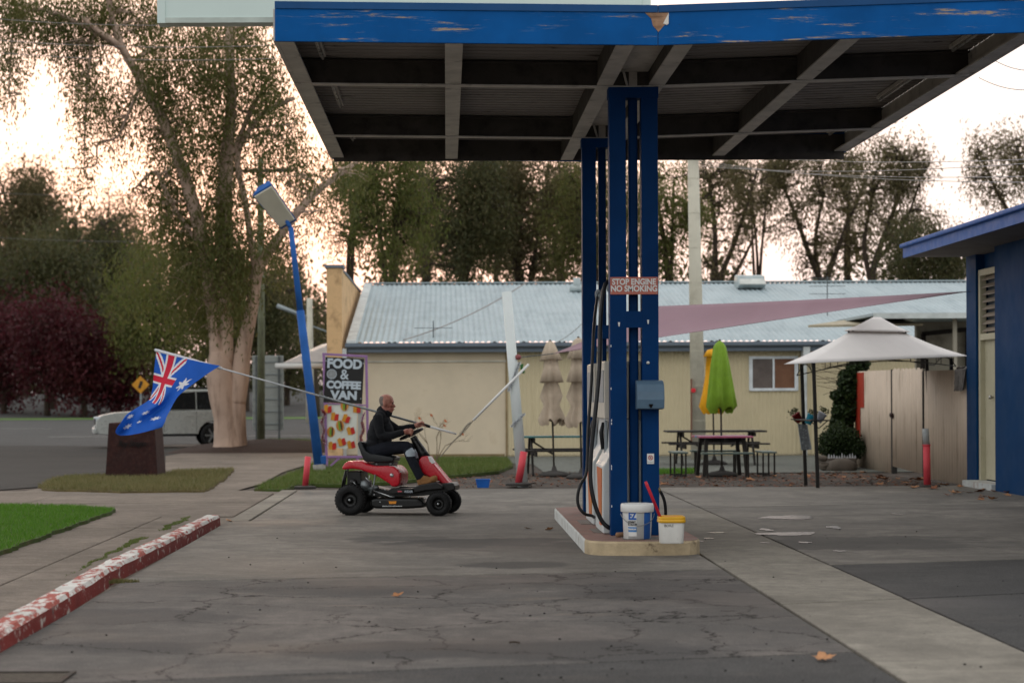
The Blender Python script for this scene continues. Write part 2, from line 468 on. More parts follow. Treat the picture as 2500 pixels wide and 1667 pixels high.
# puddles and damp patches lying on the slabs
g = NG('puddle_water'); g.done((.06, .06, .06), .27, 0, 1.0); M_puddle = g.m
def puddle(px, py, w, h, seed):
    r0 = random.Random(seed); pts = []
    c = G(px, py, .0055); 
    a = G(px - w/2, py, .0055); b = G(px, py - h/2, .0055); d = G(px, py + h/2, .0055)
    rx = (c - a).length; ry = (b - d).length / 2
    ph = [r0.uniform(0, 6.3) for _ in range(4)]
    for i in range(36):
        t = 2*math.pi*i/36
        k = 1 + .18*math.sin(2*t+ph[0]) + .14*math.sin(3*t+ph[1]) + .1*math.sin(5*t+ph[2]) + .06*math.sin(9*t+ph[3])
        pts.append((c.x + rx*k*math.cos(t), c.y + ry*k*math.sin(t), .0055))
    tag(MB().sheet(pts).build('puddle', M_puddle), kind='structure')
for i, p in enumerate([(1925, 1262, 150, 8), (1925, 1302, 128, 9), (1752, 1299, 46, 3), (1730, 1313, 20, 3), (1965, 1323, 26, 4), (1870, 1292, 30, 5), (2035, 1286, 40, 6), (2050, 1344, 30, 3), (1712, 1320, 14, 2), (1868, 1324, 24, 2), (2190, 1254, 34, 3)]): puddle(*p, seed=i)

# drain grate set in the forecourt's corner
dr = thing('drain_grate', 'rusty slotted drain grate sunk in the dark slab beside the painted kerb', 'drain', G(70, 1655, .004))
M_rust = pm('rusty_iron', '#3b352f', .8, .3, var=.4, vs=20, dirt='#4d3324', ds=8)
c0 = G(70, 1656)
MB().bx(c0.x-.42, c0.x+.22, c0.y-.23, c0.y-.2, .001, .012).bx(c0.x-.42, c0.x+.22, c0.y+.2, c0.y+.23, .001, .012).bx(c0.x+.19, c0.x+.22, c0.y-.2, c0.y+.2, .001, .012).build('frame', M_rust, dr)
MB().sheet([(c0.x-.42, c0.y-.2, .0025), (c0.x+.19, c0.y-.2, .0025), (c0.x+.19, c0.y+.2, .0025), (c0.x-.42, c0.y+.2, .0025)]).build('sump', pm('sump_black', '#0b0a09', .9), dr)
for i in range(11): MB().bx(c0.x-.42, c0.x+.188, c0.y-.185+i*.036, c0.y-.173+i*.036, .0035, .006).build('bar', pm('grate_steel', '#6d645a', .7, .2, var=.3, vs=20), dr)

# painted kerb (red sides, worn white top), two cast lengths
def kerbmat(name, base, under, lo, hi):
    g = NG(name)
    n1 = g.noise(7, 7, .7, g.coords((1.6, .55, 1)))
    c = g.mix(g.ramp(g.noise(2.2, 4), .35, .65), base, [x*.72 for x in lin(base)])
    c = g.mix(g.ramp(n1, lo, hi), c, under)
    c = g.mix(g.ramp(g.noise(16, 6, .75), .6, .67, 0, .9), c, (.42, .39, .34))
    c = g.mix(g.ramp(g.noise(3.3, 6, .7), .62, .7, 0, .8), c, (.10, .09, .08))
    g.done(c, .75, 0, .3); g.bump(g.noise(30, 5, .65), .5, .012); return g.m
M_kred = kerbmat('kerb_red_paint', '#7e2b26', '#b9b3ab', .57, .64)
M_kwhite = kerbmat('kerb_white_paint', '#d5d2cc', '#9b4a40', .49, .55)
kerb = thing('painted_kerb', 'long concrete kerb with peeling red side and worn white top', 'kerb', (-2.8, 18, 0))
def kerb_len(y0, y1, xa, xb, h0=.115):
    n = 26; lo, ring = None, []
    mb = MB(); prev = None
    for i in range(n + 1):
        t = i / n; y = y0 + (y1 - y0) * t; x = xa + (xb - xa) * t
        q = lambda k: .010 * mnoise.noise(Vector((y * 3.1, k * 5.3, 1.7)))
        h = h0 + q(1); w = .19
        sec = [(x + q(2)*.6, y, -.045), (x - .006 + q(3)*.6, y, h - .03 + q(8)*.5), (x - .028 + q(4), y, h + q(5)*.4), (x - w + .03 + q(6), y, h + .004 + q(9)*.4), (x - w + q(7), y, h - .03), (x - w, y, -.045)]
        if prev:
            b = len(mb.v)
            mb.v += prev + sec
            for k in range(6):
                k2 = (k + 1) % 6
                mb.f.append((b + k, b + k2, b + 6 + k2, b + 6 + k)); mb.m.append(1 if k in (2,) or k == 1 else 0)
        else:
            b = len(mb.v); mb.v += sec; mb.f.append(tuple(range(b, b + 6))); mb.m.append(0)
        prev = sec
    b = len(mb.v); mb.v += prev; mb.f.append(tuple(range(b, b + 6))); mb.m.append(0)
    bmn = mb.build('kerb_length', [M_kred, M_kwhite], kerb, smooth=False)
kerb_len(5.0, 16.48, -2.58, -2.80)
kerb_len(16.5, 24.1, -2.82, -2.74)

# ---------------------------------------------------------------- grass
def in_poly(poly, P):
    x, y = P[:, 0], P[:, 1]; ins = np.zeros(len(P), bool); n = len(poly); j = n - 1
    for i in range(n):
        xi, yi = poly[i]; xj, yj = poly[j]
        c = ((yi > y) != (yj > y)) & (x < (xj - xi) * (y - yi) / (yj - yi + 1e-12) + xi)
        ins ^= c; j = i
    return ins
def blades(name, poly, n, h, w, mat, z, seed, label, parent=None, patch=0.0):
    rs = np.random.default_rng(seed); poly = [(p[0], p[1]) for p in poly]
    a = np.array(poly); lo, hi = a.min(0), a.max(0)
    P = rs.uniform(lo, hi, (n * 3, 2)); P = P[in_poly(poly, P)]
    if patch:
        k = np.array([mnoise.noise(Vector((p[0] * .9, p[1] * .55, seed))) for p in P])
        P = P[k > -patch + rs.uniform(-.2, .2, len(P))]
    P = P[:n]; m = len(P)
    ang = rs.uniform(0, 2*np.pi, m); hh = h * rs.uniform(.5, 1.25, m)
    d = np.stack([np.cos(ang), np.sin(ang)], 1)
    lean = rs.normal(0, .45, (m, 2)) * hh[:, None]
    V = np.zeros((m, 3, 3)); zz = np.full(m, z)
    V[:, 0, :2] = P - d * w; V[:, 1, :2] = P + d * w; V[:, 2, :2] = P + lean
    V[:, 0, 2] = zz; V[:, 1, 2] = zz; V[:, 2, 2] = zz + hh
    o = fast_quads(name, V, mat, parent, 'stuff', 3)
    tag(o, label, 'grass'); return o
M_lawn = leafmat('lawn_green', (.062, .18, .010), (.085, .22, .015), (.13, .24, .03), .35, 1.2)
M_lawn2 = leafmat('verge_green', (.075, .135, .02), (.12, .18, .035), (.17, .16, .06), .3, .8)
M_dry = leafmat('dry_grass', (.17, .15, .06), (.10, .12, .035), (.26, .21, .10), .3, 1.5)
M_turf = pm('turf_under', '#3f4f1a', .95, var=.4, vs=8, dirt='#4f4325', ds=3)
M_turfdry = pm('turf_dry_under', '#665a38', .95, var=.4, vs=6, dirt='#4a3d29', ds=3)
def gpoly(px, z=0):
    P = [G(x, y, z) for x, y in px]; out = []
    for i, a in enumerate(P):                      # ragged natural edge
        b = P[(i + 1) % len(P)]; n = max(1, min(40, int((b - a).length / .16)))
        for j in range(n):
            q = a.lerp(b, j / n); w = .07 * mnoise.noise(q * 2.1) + .04 * mnoise.noise(q * 7.3)
            out.append(q + Vector((w, w * 1.6, 0)))
    return out
lawnA = gpoly([(-420, 1228), (0, 1236), (200, 1240), (283, 1247), (262, 1258), (180, 1286), (100, 1316), (0, 1352), (-420, 1500)])
tag(MB().prism([(p.x, p.y) for p in lawnA], 'z', -.05, .03).build('lawn', [M_turf]), kind='structure')
blades('lawn_grass', lawnA, 60000, .045, .0035, M_lawn, .028, 1, 'short bright green lawn bordering the brown footpath')
isl = gpoly([(98, 1188), (120, 1174), (160, 1165), (250, 1161), (410, 1156), (430, 1150), (568, 1147), (548, 1168), (502, 1197), (300, 1199), (110, 1194)])
tag(MB().prism([(p.x, p.y) for p in isl], 'z', -.05, .0).build('verge', M_turfdry), kind='structure')
blades('dry_grass', isl, 26000, .085, .006, M_dry, -.005, 2, 'patchy dry yellow green grass around the rusty steel block')
lawnB = gpoly([(622, 1194), (690, 1167), (735, 1148), (760, 1136), (900, 1123), (1100, 1120), (1236, 1120), (1250, 1136), (1220, 1150), (1100, 1161), (960, 1176), (840, 1183), (765, 1181), (720, 1184), (690, 1196)])
tag(MB().prism([(p.x, p.y) for p in lawnB], 'z', -.05, .005).build('verge', M_turf), kind='structure')
blades('verge_grass', lawnB, 42000, .09, .007, M_lawn2, 0, 3, 'green grass strip below the beige building wall', patch=.55)
farl = [(-40, 139.5), (40, 139.5), (60, 152), (-40, 150)]
wsheet('far_verge', [(p[0], p[1]) for p in farl], pm('far_turf', (.10, .19, .03), .9, var=.3, vs=.3), -.03)
gr2 = gpoly([(1600, 1142), (1700, 1140), (1700, 1150), (1600, 1152)])
blades('grass_tuft', gr2, 1500, .07, .008, M_lawn, -.05, 5, 'thin strip of green grass beside the gravel under the tables')
# weeds in the joint beside the kerb
wd = gpoly([(150, 1410), (162, 1404), (300, 1326), (462, 1258), (466, 1263), (305, 1334)])
blades('weed', wd, 3600, .02, .004, M_lawn2, -.014, 6, 'line of low green weeds in the footpath joint behind the kerb', patch=.25)
wd = gpoly([(255, 1418), (330, 1416), (345, 1420), (262, 1425)])
blades('weed', wd, 500, .03, .004, M_dry, 0, 7, 'small tuft of dry weeds at the foot of the painted kerb')

# ================================================================ CANOPY over the pump island
def bluepaint(name, base, wear, lo, hi, st=(1, 1, 1)):
    g = NG(name)
    c = g.mix(g.ramp(g.noise(1.6, 5, .6), .35, .65), [x*.82 for x in lin(base)], [x*1.12 for x in lin(base)])
    n = g.noise(5, 8, .72, g.coords(st))
    c = g.mix(g.ramp(n, lo - .05, lo, 0, .45), c, '#5c7596')
    c = g.mix(g.ramp(n, lo, hi), c, wear)
    c = g.mix(g.ramp(g.noise(26, 6, .7, g.coords((st[0]*1.2, st[1], st[2]*2))), .69, .74), c, '#2b241d')
    g.done(c, g.ramp(n, lo - .1, hi, .55, .85), 0, .07); g.bump(g.math('ADD', g.ramp(n, lo, hi, 0, -1), g.math('MULTIPLY', g.noise(60, 4), .15)), .35, .006)
    return g.m
M_fascia = bluepaint('fascia_blue', '#0c5597', '#a08e7c', .605, .635, (.28, 1, 3.0))
M_cap = pm('cap_flashing_blue', '#164a7c', .5, var=.15, vs=2, spec=.2)
M_post = bluepaint('post_blue', '#053160', '#9fa5a8', .73, .75, (2, 2, .8))
M_steelgrey = pm('grey_painted_steel', '#c6bfb5', .6, var=.22, vs=3, dirt='#4a443d', ds=4, dlo=.58, dhi=.72, bump=.1)
M_steeldark = pm('shade_painted_steel', '#4d4842', .75, var=.3, vs=3, dirt='#2a2521', ds=4, dlo=.5, dhi=.7)  # webs and rafters: canopy shade painted in as a darker copy of the grey
M_ceil = pm('roof_underside', '#87807b', .6, var=.22, vs=1.2, dirt='#2a221d', ds=3.2, dlo=.60, dhi=.66, stretch=(.5, 1.6, 1))
M_board = pm('sign_board_pale', '#c9d9d4', .45, var=.06, vs=.6)
M_tubeglass = pm('tube_glass', '#9a9690', .3, var=.1)

CX0, CXM, CX1, CY0, CY1 = -1.5, 1.88, 5.29, 17.6, 26.3
def zb(x):                                          # level of the fascia's lower edge: a shallow V
    return 4.628 + (.05 * (CXM - x) / (CXM - CX0) if x < CXM else .105 * (x - CXM) / (CX1 - CXM))
can = thing('petrol_station_canopy', 'big flat canopy with peeling blue fascia on blue steel columns above the pump island', 'canopy', (CXM, 22, .14))
for name_, ya, yb in (('front_fascia', CY0 - .035, CY0), ('rear_fascia', CY1, CY1 + .035)):
    for xa, xb in ((CX0, CXM - .002), (CXM + .002, CX1)):
        MB().prism([(xa, zb(xa)), (xb, zb(xb)), (xb, zb(xb) + .29), (xa, zb(xa) + .29)], 'y', ya, yb).build(name_, M_fascia, can, bevel=.004)
        MB().prism([(xa, zb(xa) + .287), (xb, zb(xb) + .287), (xb, zb(xb) + .352), (xa, zb(xa) + .352)], 'y', ya - .012, yb + .01).build('fascia_cap', M_cap, can, bevel=.003)
# splintered bare-timber hole in the fascia joint
hx, hz = CXM, zb(CXM)
bt = MB(); bt.sheet([(hx - .115, CY0 - .0385, hz + .285), (hx + .095, CY0 - .0385, hz + .285), (hx + .088, CY0 - .0385, hz + .20), (hx + .05, CY0 - .0385, hz + .17), (hx + .005, CY0 - .0385, hz + .115), (hx - .045, CY0 - .0385, hz + .17), (hx - .06, CY0 - .0385, hz + .235)])
bt.build('bare_timber', pm('bare_timber', '#a07d62', .85, var=.4, vs=9, dirt='#5b3d28', ds=12, stretch=(.3, 1, 3)), can)
MB().sheet([(hx + .045, CY0 - .041, hz + .19), (hx + .095, CY0 - .046, hz + .285), (hx + .092, CY0 - .05, hz + .185), (hx + .075, CY0 - .044, hz + .175)]).build('paint_flake', pm('flake', '#d8d3ca', .7), can)
for xs, nm in ((CX0, -1), (CX1, 1)):
    z = zb(xs)
    MB().bx(xs - .018 if nm < 0 else xs - .017, xs + .017 if nm < 0 else xs + .018, CY0, CY1, z + .01, z + .29).build('barge_board', M_steelgrey, can)
    MB().bx(xs - nm * .02, xs - nm * .16, CY0 + .005, CY1 - .005, z + .012, z + .03).build('edge_flange', M_steelgrey, can)
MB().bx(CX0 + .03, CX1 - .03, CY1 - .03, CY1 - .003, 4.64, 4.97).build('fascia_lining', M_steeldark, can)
# ribbed roof sheets (ribs run across, draining to the centre valley)
def roofsheet(xa, xb):
    prof = []; y = CY0 + .01; k = 0
    while y < CY1 - .02:
        prof += [(y, 0), (y + .10, 0), (y + .115, .022), (y + .145, .022), (y + .16, 0)]; y += .19
    prof.append((min(y, CY1), 0))
    mb = MB(); n = len(prof)
    for x in (xa, xb):
        for yy, dz in prof: mb.v.append((x, yy, zb(x) + .262 + dz))
    for i in range(n - 1): mb.f.append((i, i + 1, n + i + 1, n + i)); mb.m.append(0)
    mb.build('roof_sheet', M_ceil, can, fix=False)
roofsheet(CX0 + .02, CXM); roofsheet(CXM, CX1 - .02)
# cross beams on the two column frames (I-sections following the V)
for yb_ in (20.02, 24.0):
    for xa, xb in ((CX0 + .03, CXM), (CXM, CX1 - .03)):
        za, zb2 = zb(xa), zb(xb)
        bm_ = None
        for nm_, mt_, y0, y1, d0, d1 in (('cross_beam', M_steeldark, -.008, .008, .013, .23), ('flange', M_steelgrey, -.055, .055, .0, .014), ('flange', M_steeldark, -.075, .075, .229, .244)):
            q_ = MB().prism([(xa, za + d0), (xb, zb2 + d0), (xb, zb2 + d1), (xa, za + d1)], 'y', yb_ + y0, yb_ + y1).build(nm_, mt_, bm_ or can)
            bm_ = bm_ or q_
# rafters between the beams
for x in (.08, 1.60, 2.12, 3.6):
    z = zb(x)
    for ya, yb_ in ((CY0 + .005, 19.94), (20.10, 23.92), (24.08, CY1 - .005)):
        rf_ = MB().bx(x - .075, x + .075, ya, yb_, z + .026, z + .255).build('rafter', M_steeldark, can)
        MB().bx(x - .08, x + .08, ya, yb_, z + .012, z + .026).build('flange', M_steelgrey, rf_)
MB().bx(1.68, 2.04, CY0 + .01, CY1 - .01, 4.79, 4.80).build('valley_gutter', M_steelgrey, can)
MB().bx(1.70, 2.02, CY0 + .01, CY1 - .01, 4.80, 4.86).build('valley_gutter', M_steelgrey, can)
# fluorescent battens along both ends
for xs, nm in ((CX0, 1), (CX1, -1)):
    for ya, yb_ in ((18.0, 19.6), (20.5, 22.9), (24.4, 25.9)):
        x = xs + nm * .30; z = zb(x) + .19
        ft = MB().bx(x - .03, x + .03, ya, yb_, z + .02, z + .06).build('light_batten', M_steelgrey, can)
        MB().tube([(x, ya + .04, z), (x, yb_ - .04, z)], .016, 8).build('tube', M_tubeglass, ft, smooth=True)
        MB().bx(x - .02, x + .02, ya, ya + .03, z - .03, z + .03).build('end_cap', M_steelgrey, ft)
# columns: two plates with a pipe between them, tied by a batten
def column(y, key):
    for xa in (1.642, 1.963):
        MB().bx(xa, xa + .166, y - .09, y + .09, .14, 4.63).build('post', M_post, can, bevel=.006)
    MB().bx(1.845, 1.938, y + .03, y + .12, .14, 4.60).build('down_pipe', M_post, can, bevel=.02)
    MB().bx(1.635, 2.137, y - .095, y + .1, 4.52, 4.629).build('cap_plate', M_post, can, bevel=.004)
    MB().bx(1.80, 1.972, y - .088, y - .05, 2.22, 2.385).build('tie_plate', M_post, can)
    MB().bx(1.848, 1.93, y - .03, y + .05, 4.61, 4.80).build('outlet', M_steelgrey, can)
    MB().tube([(1.77, y - .2, 4.80), (1.80, y - .12, 4.72), (1.835, y - .04, 4.63)], .013, 6).build('conduit', M_steelgrey, can, smooth=True)
column(20.04, 'near'); column(24.02, 'far')
# screws, hooks and chips on the near column
MB().lathe([(.016, 0), (.016, .012), (.005, .014)], (2.02, 19.95, 1.55 + (965-888)/243), 12, rotm(R(90))).build('bolt', pm('zinc', '#a9aaa8', .4, .8), can)
for px, py in ((1511, 792), (1582, 786)):
    p = W(px, py, 19.944); MB().sheet([(p.x - .009, p.y, p.z + .022), (p.x + .012, p.y, p.z + .022), (p.x + .006, p.y, p.z - .02), (p.x - .003, p.y, p.z - .02)]).build('paint_chip', pm('chip_white', '#d8d9d8', .7), can)
for i in range(9):
    z = rnd.choice((.35, .42, .8, .86, 1.05, 1.3, 1.7, 2.0, 2.5)) + rnd.uniform(-.1, .1); p = (1.646 + rnd.random()*.006, 19.9465, z)
    MB().sheet([(p[0]-.003, p[1], z-.012), (p[0]+.006, p[1], z-.008), (p[0]+.004, p[1], z+.014), (p[0]-.003, p[1], z+.01)]).build('paint_chip', _pm['chip_white'], can)

# roof-top sign box, its pale blank back to the viewer
sg = thing('rooftop_sign_box', 'long pale blank sign board standing on top of the canopy roof', 'sign', (-.4, 20.6, 4.92))
zt = 1.55 + (965 - 52) * 20.3 / F
MB().bx(-2.915, 2.085, 20.3, 20.5, zt, zt + 1.25).build('panel', M_board, sg, bevel=.004)
MB().bx(-2.93, -2.85, 20.285, 20.515, zt - .01, zt + 1.26).build('edge_trim', M_board, sg)
MB().bx(2.02, 2.10, 20.285, 20.515, zt - .01, zt + 1.26).build('edge_trim', M_board, sg)
MB().bx(-2.85, 2.02, 20.288, 20.512, zt - .008, zt + .045).build('bottom_trim', pm('sign_trim', '#b3bdb6', .5), sg)
for x in (-1.1, .3, 1.6): MB().bx(x - .04, x + .04, 20.36, 20.44, 4.86, zt + .02).build('bracket', M_steelgrey, sg)

# ================================================================ PUMP ISLAND
M_isl_top = pm('island_red_oxide', '#8d6c62', .8, var=.2, vs=3, dirt='#7c7168', ds=4, dlo=.5, dhi=.66, bump=.15)
M_isl_side = pm('island_old_concrete', '#b9a687', .85, var=.25, vs=6, dirt='#5a4b3a', ds=7, dlo=.6, dhi=.68, bump=.6, bs=30, bd=.012)
M_isl_white = pm('island_white_side', '#c9cbc8', .75, var=.15, vs=4, dirt='#8f8a80', ds=5, bump=.25)
island = thing('pump_island', 'raised concrete pump island with faded red top and chipped rounded edge', 'island', (1.95, 21.9, 0))
ix0, ix1, iy0, iy1 = 1.345, 2.47, 19.15, 25.2
pl = [(ix0, 19.5), (ix0 + .02, 19.36), (ix0 + .06, 19.27), (ix0 + .14, 19.2), (ix0 + .28, 19.165), (1.9, 19.15), (ix1 - .28, 19.165), (ix1 - .13, 19.21), (ix1 - .05, 19.3), (ix1, 19.48), (ix1, 24.9), (ix1 - .2, 25.2), (ix0 + .2, 25.2), (ix0, 24.9)]
mb = MB(); n = len(pl)
lo = [(x, y, -.03) for x, y in pl]; mid = [(x, y, .118) for x, y in pl]
hi = [(1.908 + (x - 1.908) * .985, 22.1 + (y - 22.1) * .996, .138) for x, y in pl]
mb.add(lo + mid + hi, [], 0)
for i in range(n):
    j = (i + 1) % n
    mi = 1 if i in (n - 1, 9) else 0
    mb.f += [(i, j, n + j, n + i), (n + i, n + j, 2*n + j, 2*n + i)]; mb.m += [mi, mi]
mb.build('kerb_body', [M_isl_side, M_isl_white], island)
MB().sheet([(x, y, .139) for x, y, z in hi]).build('red_top', M_isl_top, island)
M_plate = pm('cover_plate', '#77706a', .7, .2, var=.3, vs=6, dirt='#4f443b', ds=6)
for x0, x1, y0, y1 in ((1.72, 2.22, 19.35, 19.75), (1.50, 1.66, 20.35, 20.95), (1.46, 1.62, 21.7, 22.4)):
    MB().bx(x0, x1, y0, y1, .139, .145).build('cover_plate', M_plate, island)

# ================================================================ PUMPS
M_pw = pm('pump_white', '#cdd1d1', .4, var=.08, vs=2, dirt='#8b8a84', ds=5, dlo=.58, dhi=.75, damt=.5)
M_pcream = pm('pump_head_cream', '#c9c3b6', .45, var=.08, vs=2)
g = NG('pump_orange_fade'); 
gz = g.n('SeparateXYZ'); g.l(g.coords(), gz.inputs[0])
g.done(g.mix(g.ramp(g.noise(4, 3), .3, .7), '#c9562f', '#c77a2c'), .45); M_orange = g.m
M_pgrey = pm('pump_grey', '#8d9499', .45, var=.1)
M_rubber = pm('hose_rubber', '#17171a', .45, var=.2, vs=10)
def pump(y0, y1, label):
    p = thing('fuel_pump', label, 'fuel pump', (1.87, (y0+y1)/2, .14), group='fuel pumps on the island')
    x0, x1 = 1.63, 2.12
    zt_ = 1.30
    MB().prism([(x0 - .05, .145), (x1, .145), (x1, zt_), (x0 + .07, zt_), (x0 + .05, 1.0), (x0 - .02, .86), (x0 - .05, .82)], 'y', y0, y1).build('cabinet', M_pw, p, bevel=.012)
    MB().bx(x0 - .03, x1, y0 - .005, y1 + .005, zt_ + .005, 1.89).build('display_head', M_pcream, p, bevel=.01)
    MB().bx(x0 - .037, x0 - .029, y0 + .08, y1 - .08, 1.47, 1.8).build('display_panel', M_pgrey, p)
    MB().hexa([(x0 - .058, y0 + .1, .86-.06), (x0 - .058, y1 - .28, .80), (x0 - .06, y1 - .62, .22), (x0 - .06, y0 + .16, .22)][::-1], [(x0 - .045, y0 + .1, .80), (x0 - .045, y1 - .28, .80), (x0 - .045, y1 - .62, .22), (x0 - .045, y0 + .16, .22)][::-1]).build('orange_stripe', M_orange, p)
    MB().bx(x0 + .02, x0 + .05, y1 - .38, y1 - .2, .88, 1.28).build('nozzle_boot', M_pgrey, p, bevel=.01)
    nz = MB().tube([(x0 + .005, y1 - .3, .98), (x0 - .01, y1 - .3, 1.16), (x0 + .01, y1 - .3, 1.26)], [.018, .024, .014], 8).build('nozzle', M_rubber, p, smooth=True)
    return p
p1 = pump(20.17, 21.16, 'white and orange fuel pump against the column with the red sign')
p2 = pump(21.55, 22.62, 'white and orange fuel pump with a long hose loop, farther along the island')
def smooth_path(pts, k=6):
    out = []; P = [Vector(p) for p in pts]
    for i in range(len(P) - 1):
        a, b, c, d = P[max(i-1, 0)], P[i], P[i+1], P[min(i+2, len(P)-1)]
        for j in range(k):
            t = j / k
            out.append(.5*((2*b) + (c-a)*t + (2*a-5*b+4*c-d)*t*t + (3*b-a-3*c+d)*t**3))
    out.append(P[-1]); return out
h1 = [(1.7, 20.3, 2.72)] + [tuple(W(*q)) for q in ((1476, 700, 20.25), (1466, 780, 20.2), (1463, 900, 20.15), (1453, 1010, 20.1), (1443, 1110, 20.1), (1442, 1175, 20.1), (1452, 1230, 20.1), (1470, 1272, 20.1), (1488, 1288, 20.1))] + [(1.68, 20.19, .21)]
MB().tube(smooth_path(h1), .022, 8).build('hose', M_rubber, p1, smooth=True)
h2 = [tuple(W(*q)) for q in ((1460, 715, 22.2), (1450, 800, 21.6), (1444, 930, 21.5), (1436, 1050, 21.4), (1432, 1150, 21.35), (1416, 1185, 21.3), (1410, 1215, 21.3), (1414, 1238, 21.3), (1428, 1254, 21.3), (1444, 1258, 21.4))] + [(1.60, 21.6, .22)]
MB().tube(smooth_path(h2), .017, 8).build('hose', M_rubber, p2, smooth=True)
for p, y in ((p1, 20.62), (p2, 22.2)):
    MB().tube([(1.72, y, 1.88), (1.72, y, 2.55), (1.705, y - .12, 2.66)], .02, 8).build('hose_mast', M_pgrey, p, smooth=True)
    MB().torus((1.69, y - .06, 2.66), .045, .016, rotm(R(90), 0, R(60)), 16, 6).build('hose_swivel', M_pgrey, p, smooth=True)

# ================================================================ THINGS ON AND BY THE NEAR COLUMN
M_signred = pm('sign_faded_red', '#b5695a', .55, var=.12, vs=5)
M_white = pm('white_paint', '#d9d9d6', .5, var=.05)
ss = thing('warning_sign', 'faded red STOP ENGINE NO SMOKING sign on the blue column', 'sign', (1.89, 19.93, 2.55))
a = W(1490, 719, 19.93); b = W(1606, 676, 19.93)
MB().bx(a.x, b.x, 19.935, 19.943, a.z, b.z).build('plate', M_signred, ss, bevel=.002)
cx, hh = (a.x + b.x) / 2, (b.z - a.z)
t1 = text('lettering', 'STOP ENGINE', M_white, .082, at_face((cx, 19.934, b.z - hh * .29)), ss, .0006, .0028, sx=.86)
t2 = text('lettering', 'NO SMOKING', M_white, .082, at_face((cx, 19.934, b.z - hh * .68)), ss, .0006, .0028, sx=.90)
for x, z in ((a.x+.012, a.z+.012), (b.x-.012, a.z+.012), (a.x+.012, b.z-.012), (b.x-.012, b.z-.012)):
    MB().lathe([(.005, 0), (.003, .004)], (x, 19.935, z), 8, rotm(R(90))).build('screw', _pm['zinc'], ss)
# paper towel dispenser
M_disp = pm('dispenser_blue_grey', '#5a7388', .45, var=.15, vs=4)
ds_ = thing('towel_dispenser', 'curved blue grey paper towel dispenser fixed to the column', 'dispenser', (2.03, 19.86, 1.4))
a = W(1555, 1000, 19.8); b = W(1621, 927, 19.8)
prof = [(19.945, a.z), (19.77, a.z + .01), (19.745, a.z + .10), (19.75, a.z + .18), (19.79, a.z + .255), (19.85, b.z - .012), (19.945, b.z)]
MB().prism(prof, 'x', a.x, b.x).build('cover', M_disp, ds_, bevel=.008)
mx_ = (a.x + b.x) / 2
MB().hexa([(mx_-.022, 19.764, a.z + .055), (mx_+.022, 19.764, a.z + .055), (mx_+.008, 19.771, a.z + .018), (mx_-.008, 19.771, a.z + .018)], [(mx_-.022, 19.742, a.z + .055), (mx_+.022, 19.742, a.z + .055), (mx_+.008, 19.762, a.z + .018), (mx_-.008, 19.762, a.z + .018)]).build('slot', pm('black_plastic', '#0d0d0e', .5), ds_)
# small no-smoking sticker
st = thing('no_smoking_sticker', 'small white sticker with red prohibition circle on the blue column', 'sticker', (2.05, 19.945, .9))
a = W(1580, 1132, 19.94); b = W(1597, 1107, 19.94)
MB().bx(a.x, b.x, 19.9465, 19.948, a.z, b.z).build('card', M_white, st)
cxs, czs = (a.x+b.x)/2, b.z - .04
MB().torus((cxs, 19.946, czs), .021, .004, rotm(R(90)), 20, 4).box((cxs, 19.946, czs), (.04, .002, .006), rotm(0, R(45))).build('red_circle', pm('sticker_red', '#b8372c', .5), st)
MB().box((cxs, 19.946, czs), (.026, .001, .007), rotm(0, R(-50))).build('cigarette', pm('sticker_black', '#161616', .5), st)
text('lettering', 'NO SMOKING', pm('sticker_black', '#161616', .5), .010, at_face((cxs, 19.9455, a.z + .016)), st, .0003)

# EZ paint bucket
M_bk = pm('bucket_silver_grey', '#b6b9b8', .45, var=.12, vs=8)
M_bkw = pm('bucket_white', '#dededb', .4, var=.06)
M_bkb = pm('bucket_blue', '#2b62ab', .4, var=.06)
bc = G(1556, 1314, .145); bkt = thing('paint_bucket', 'white lidded EZ bucket with blue and silver label on the island', 'bucket', (bc.x, bc.y, .146))
r0, r1, hb = .128, .152, .335; NB = 48
mb = MB()
prof = [(r0, 0), (r0 + .006, .004), (r1 - .008, hb - .05), (r1 - .006, hb - .03)]
for r, z in prof:
    for k in range(NB):
        t = 2*math.pi*k/NB; mb.v.append((bc.x + r*math.cos(t), bc.y + r*math.sin(t), .146 + z))
for i in range(3):
    for k in range(NB):
        k2 = (k+1) % NB; deg = (k + .5) * 360 / NB
        mi = 0
        if 222 < deg < 296: mi = 1
        elif 296 <= deg < 332: mi = 2
        mb.f.append((i*NB+k, i*NB+k2, (i+1)*NB+k2, (i+1)*NB+k)); mb.m.append(mi)
mb.f.append(tuple(range(NB))[::-1]); mb.m.append(0)
mb.build('pail', [M_bkw, M_bk, M_bkb], bkt, smooth=True)
MB().lathe([(r1 + .004, hb - .075), (r1 + .010, hb - .07), (r1 + .010, hb - .005), (r1 + .002, hb + .008), (r1 - .01, hb + .004), (r1 - .03, hb - .002), (.001, hb - .002)], (bc.x, bc.y, .146), 40).build('lid', M_bkw, bkt, smooth=True)
hp = []
for i in range(15):
    t = R(180 + 12 * i + 6); rr = r1 + .012
    hp.append((bc.x + rr*math.cos(t), bc.y + rr*math.sin(t) - .004, .146 + hb - .09 - .11*math.sin(math.pi*i/14)))
MB().tube(hp, .0035, 6).build('wire_handle', pm('wire_grey', '#8d8f90', .35, .7), bkt, smooth=True)
def bent_label(name, t0, t1, z0, z1, mat, par, rr=.0015):
    mb = MB()
    def fn(u, v):
        t = R(t0 + (t1 - t0) * u); z = z0 + (z1 - z0) * v
        r = r0 + (r1 - .008 - r0) * z / (hb - .05) + .004 + rr
        return (bc.x + r*math.cos(t), bc.y + r*math.sin(t), .146 + z)
    return mb.grid(fn, 6, 1).build(name, mat, par, fix=False)
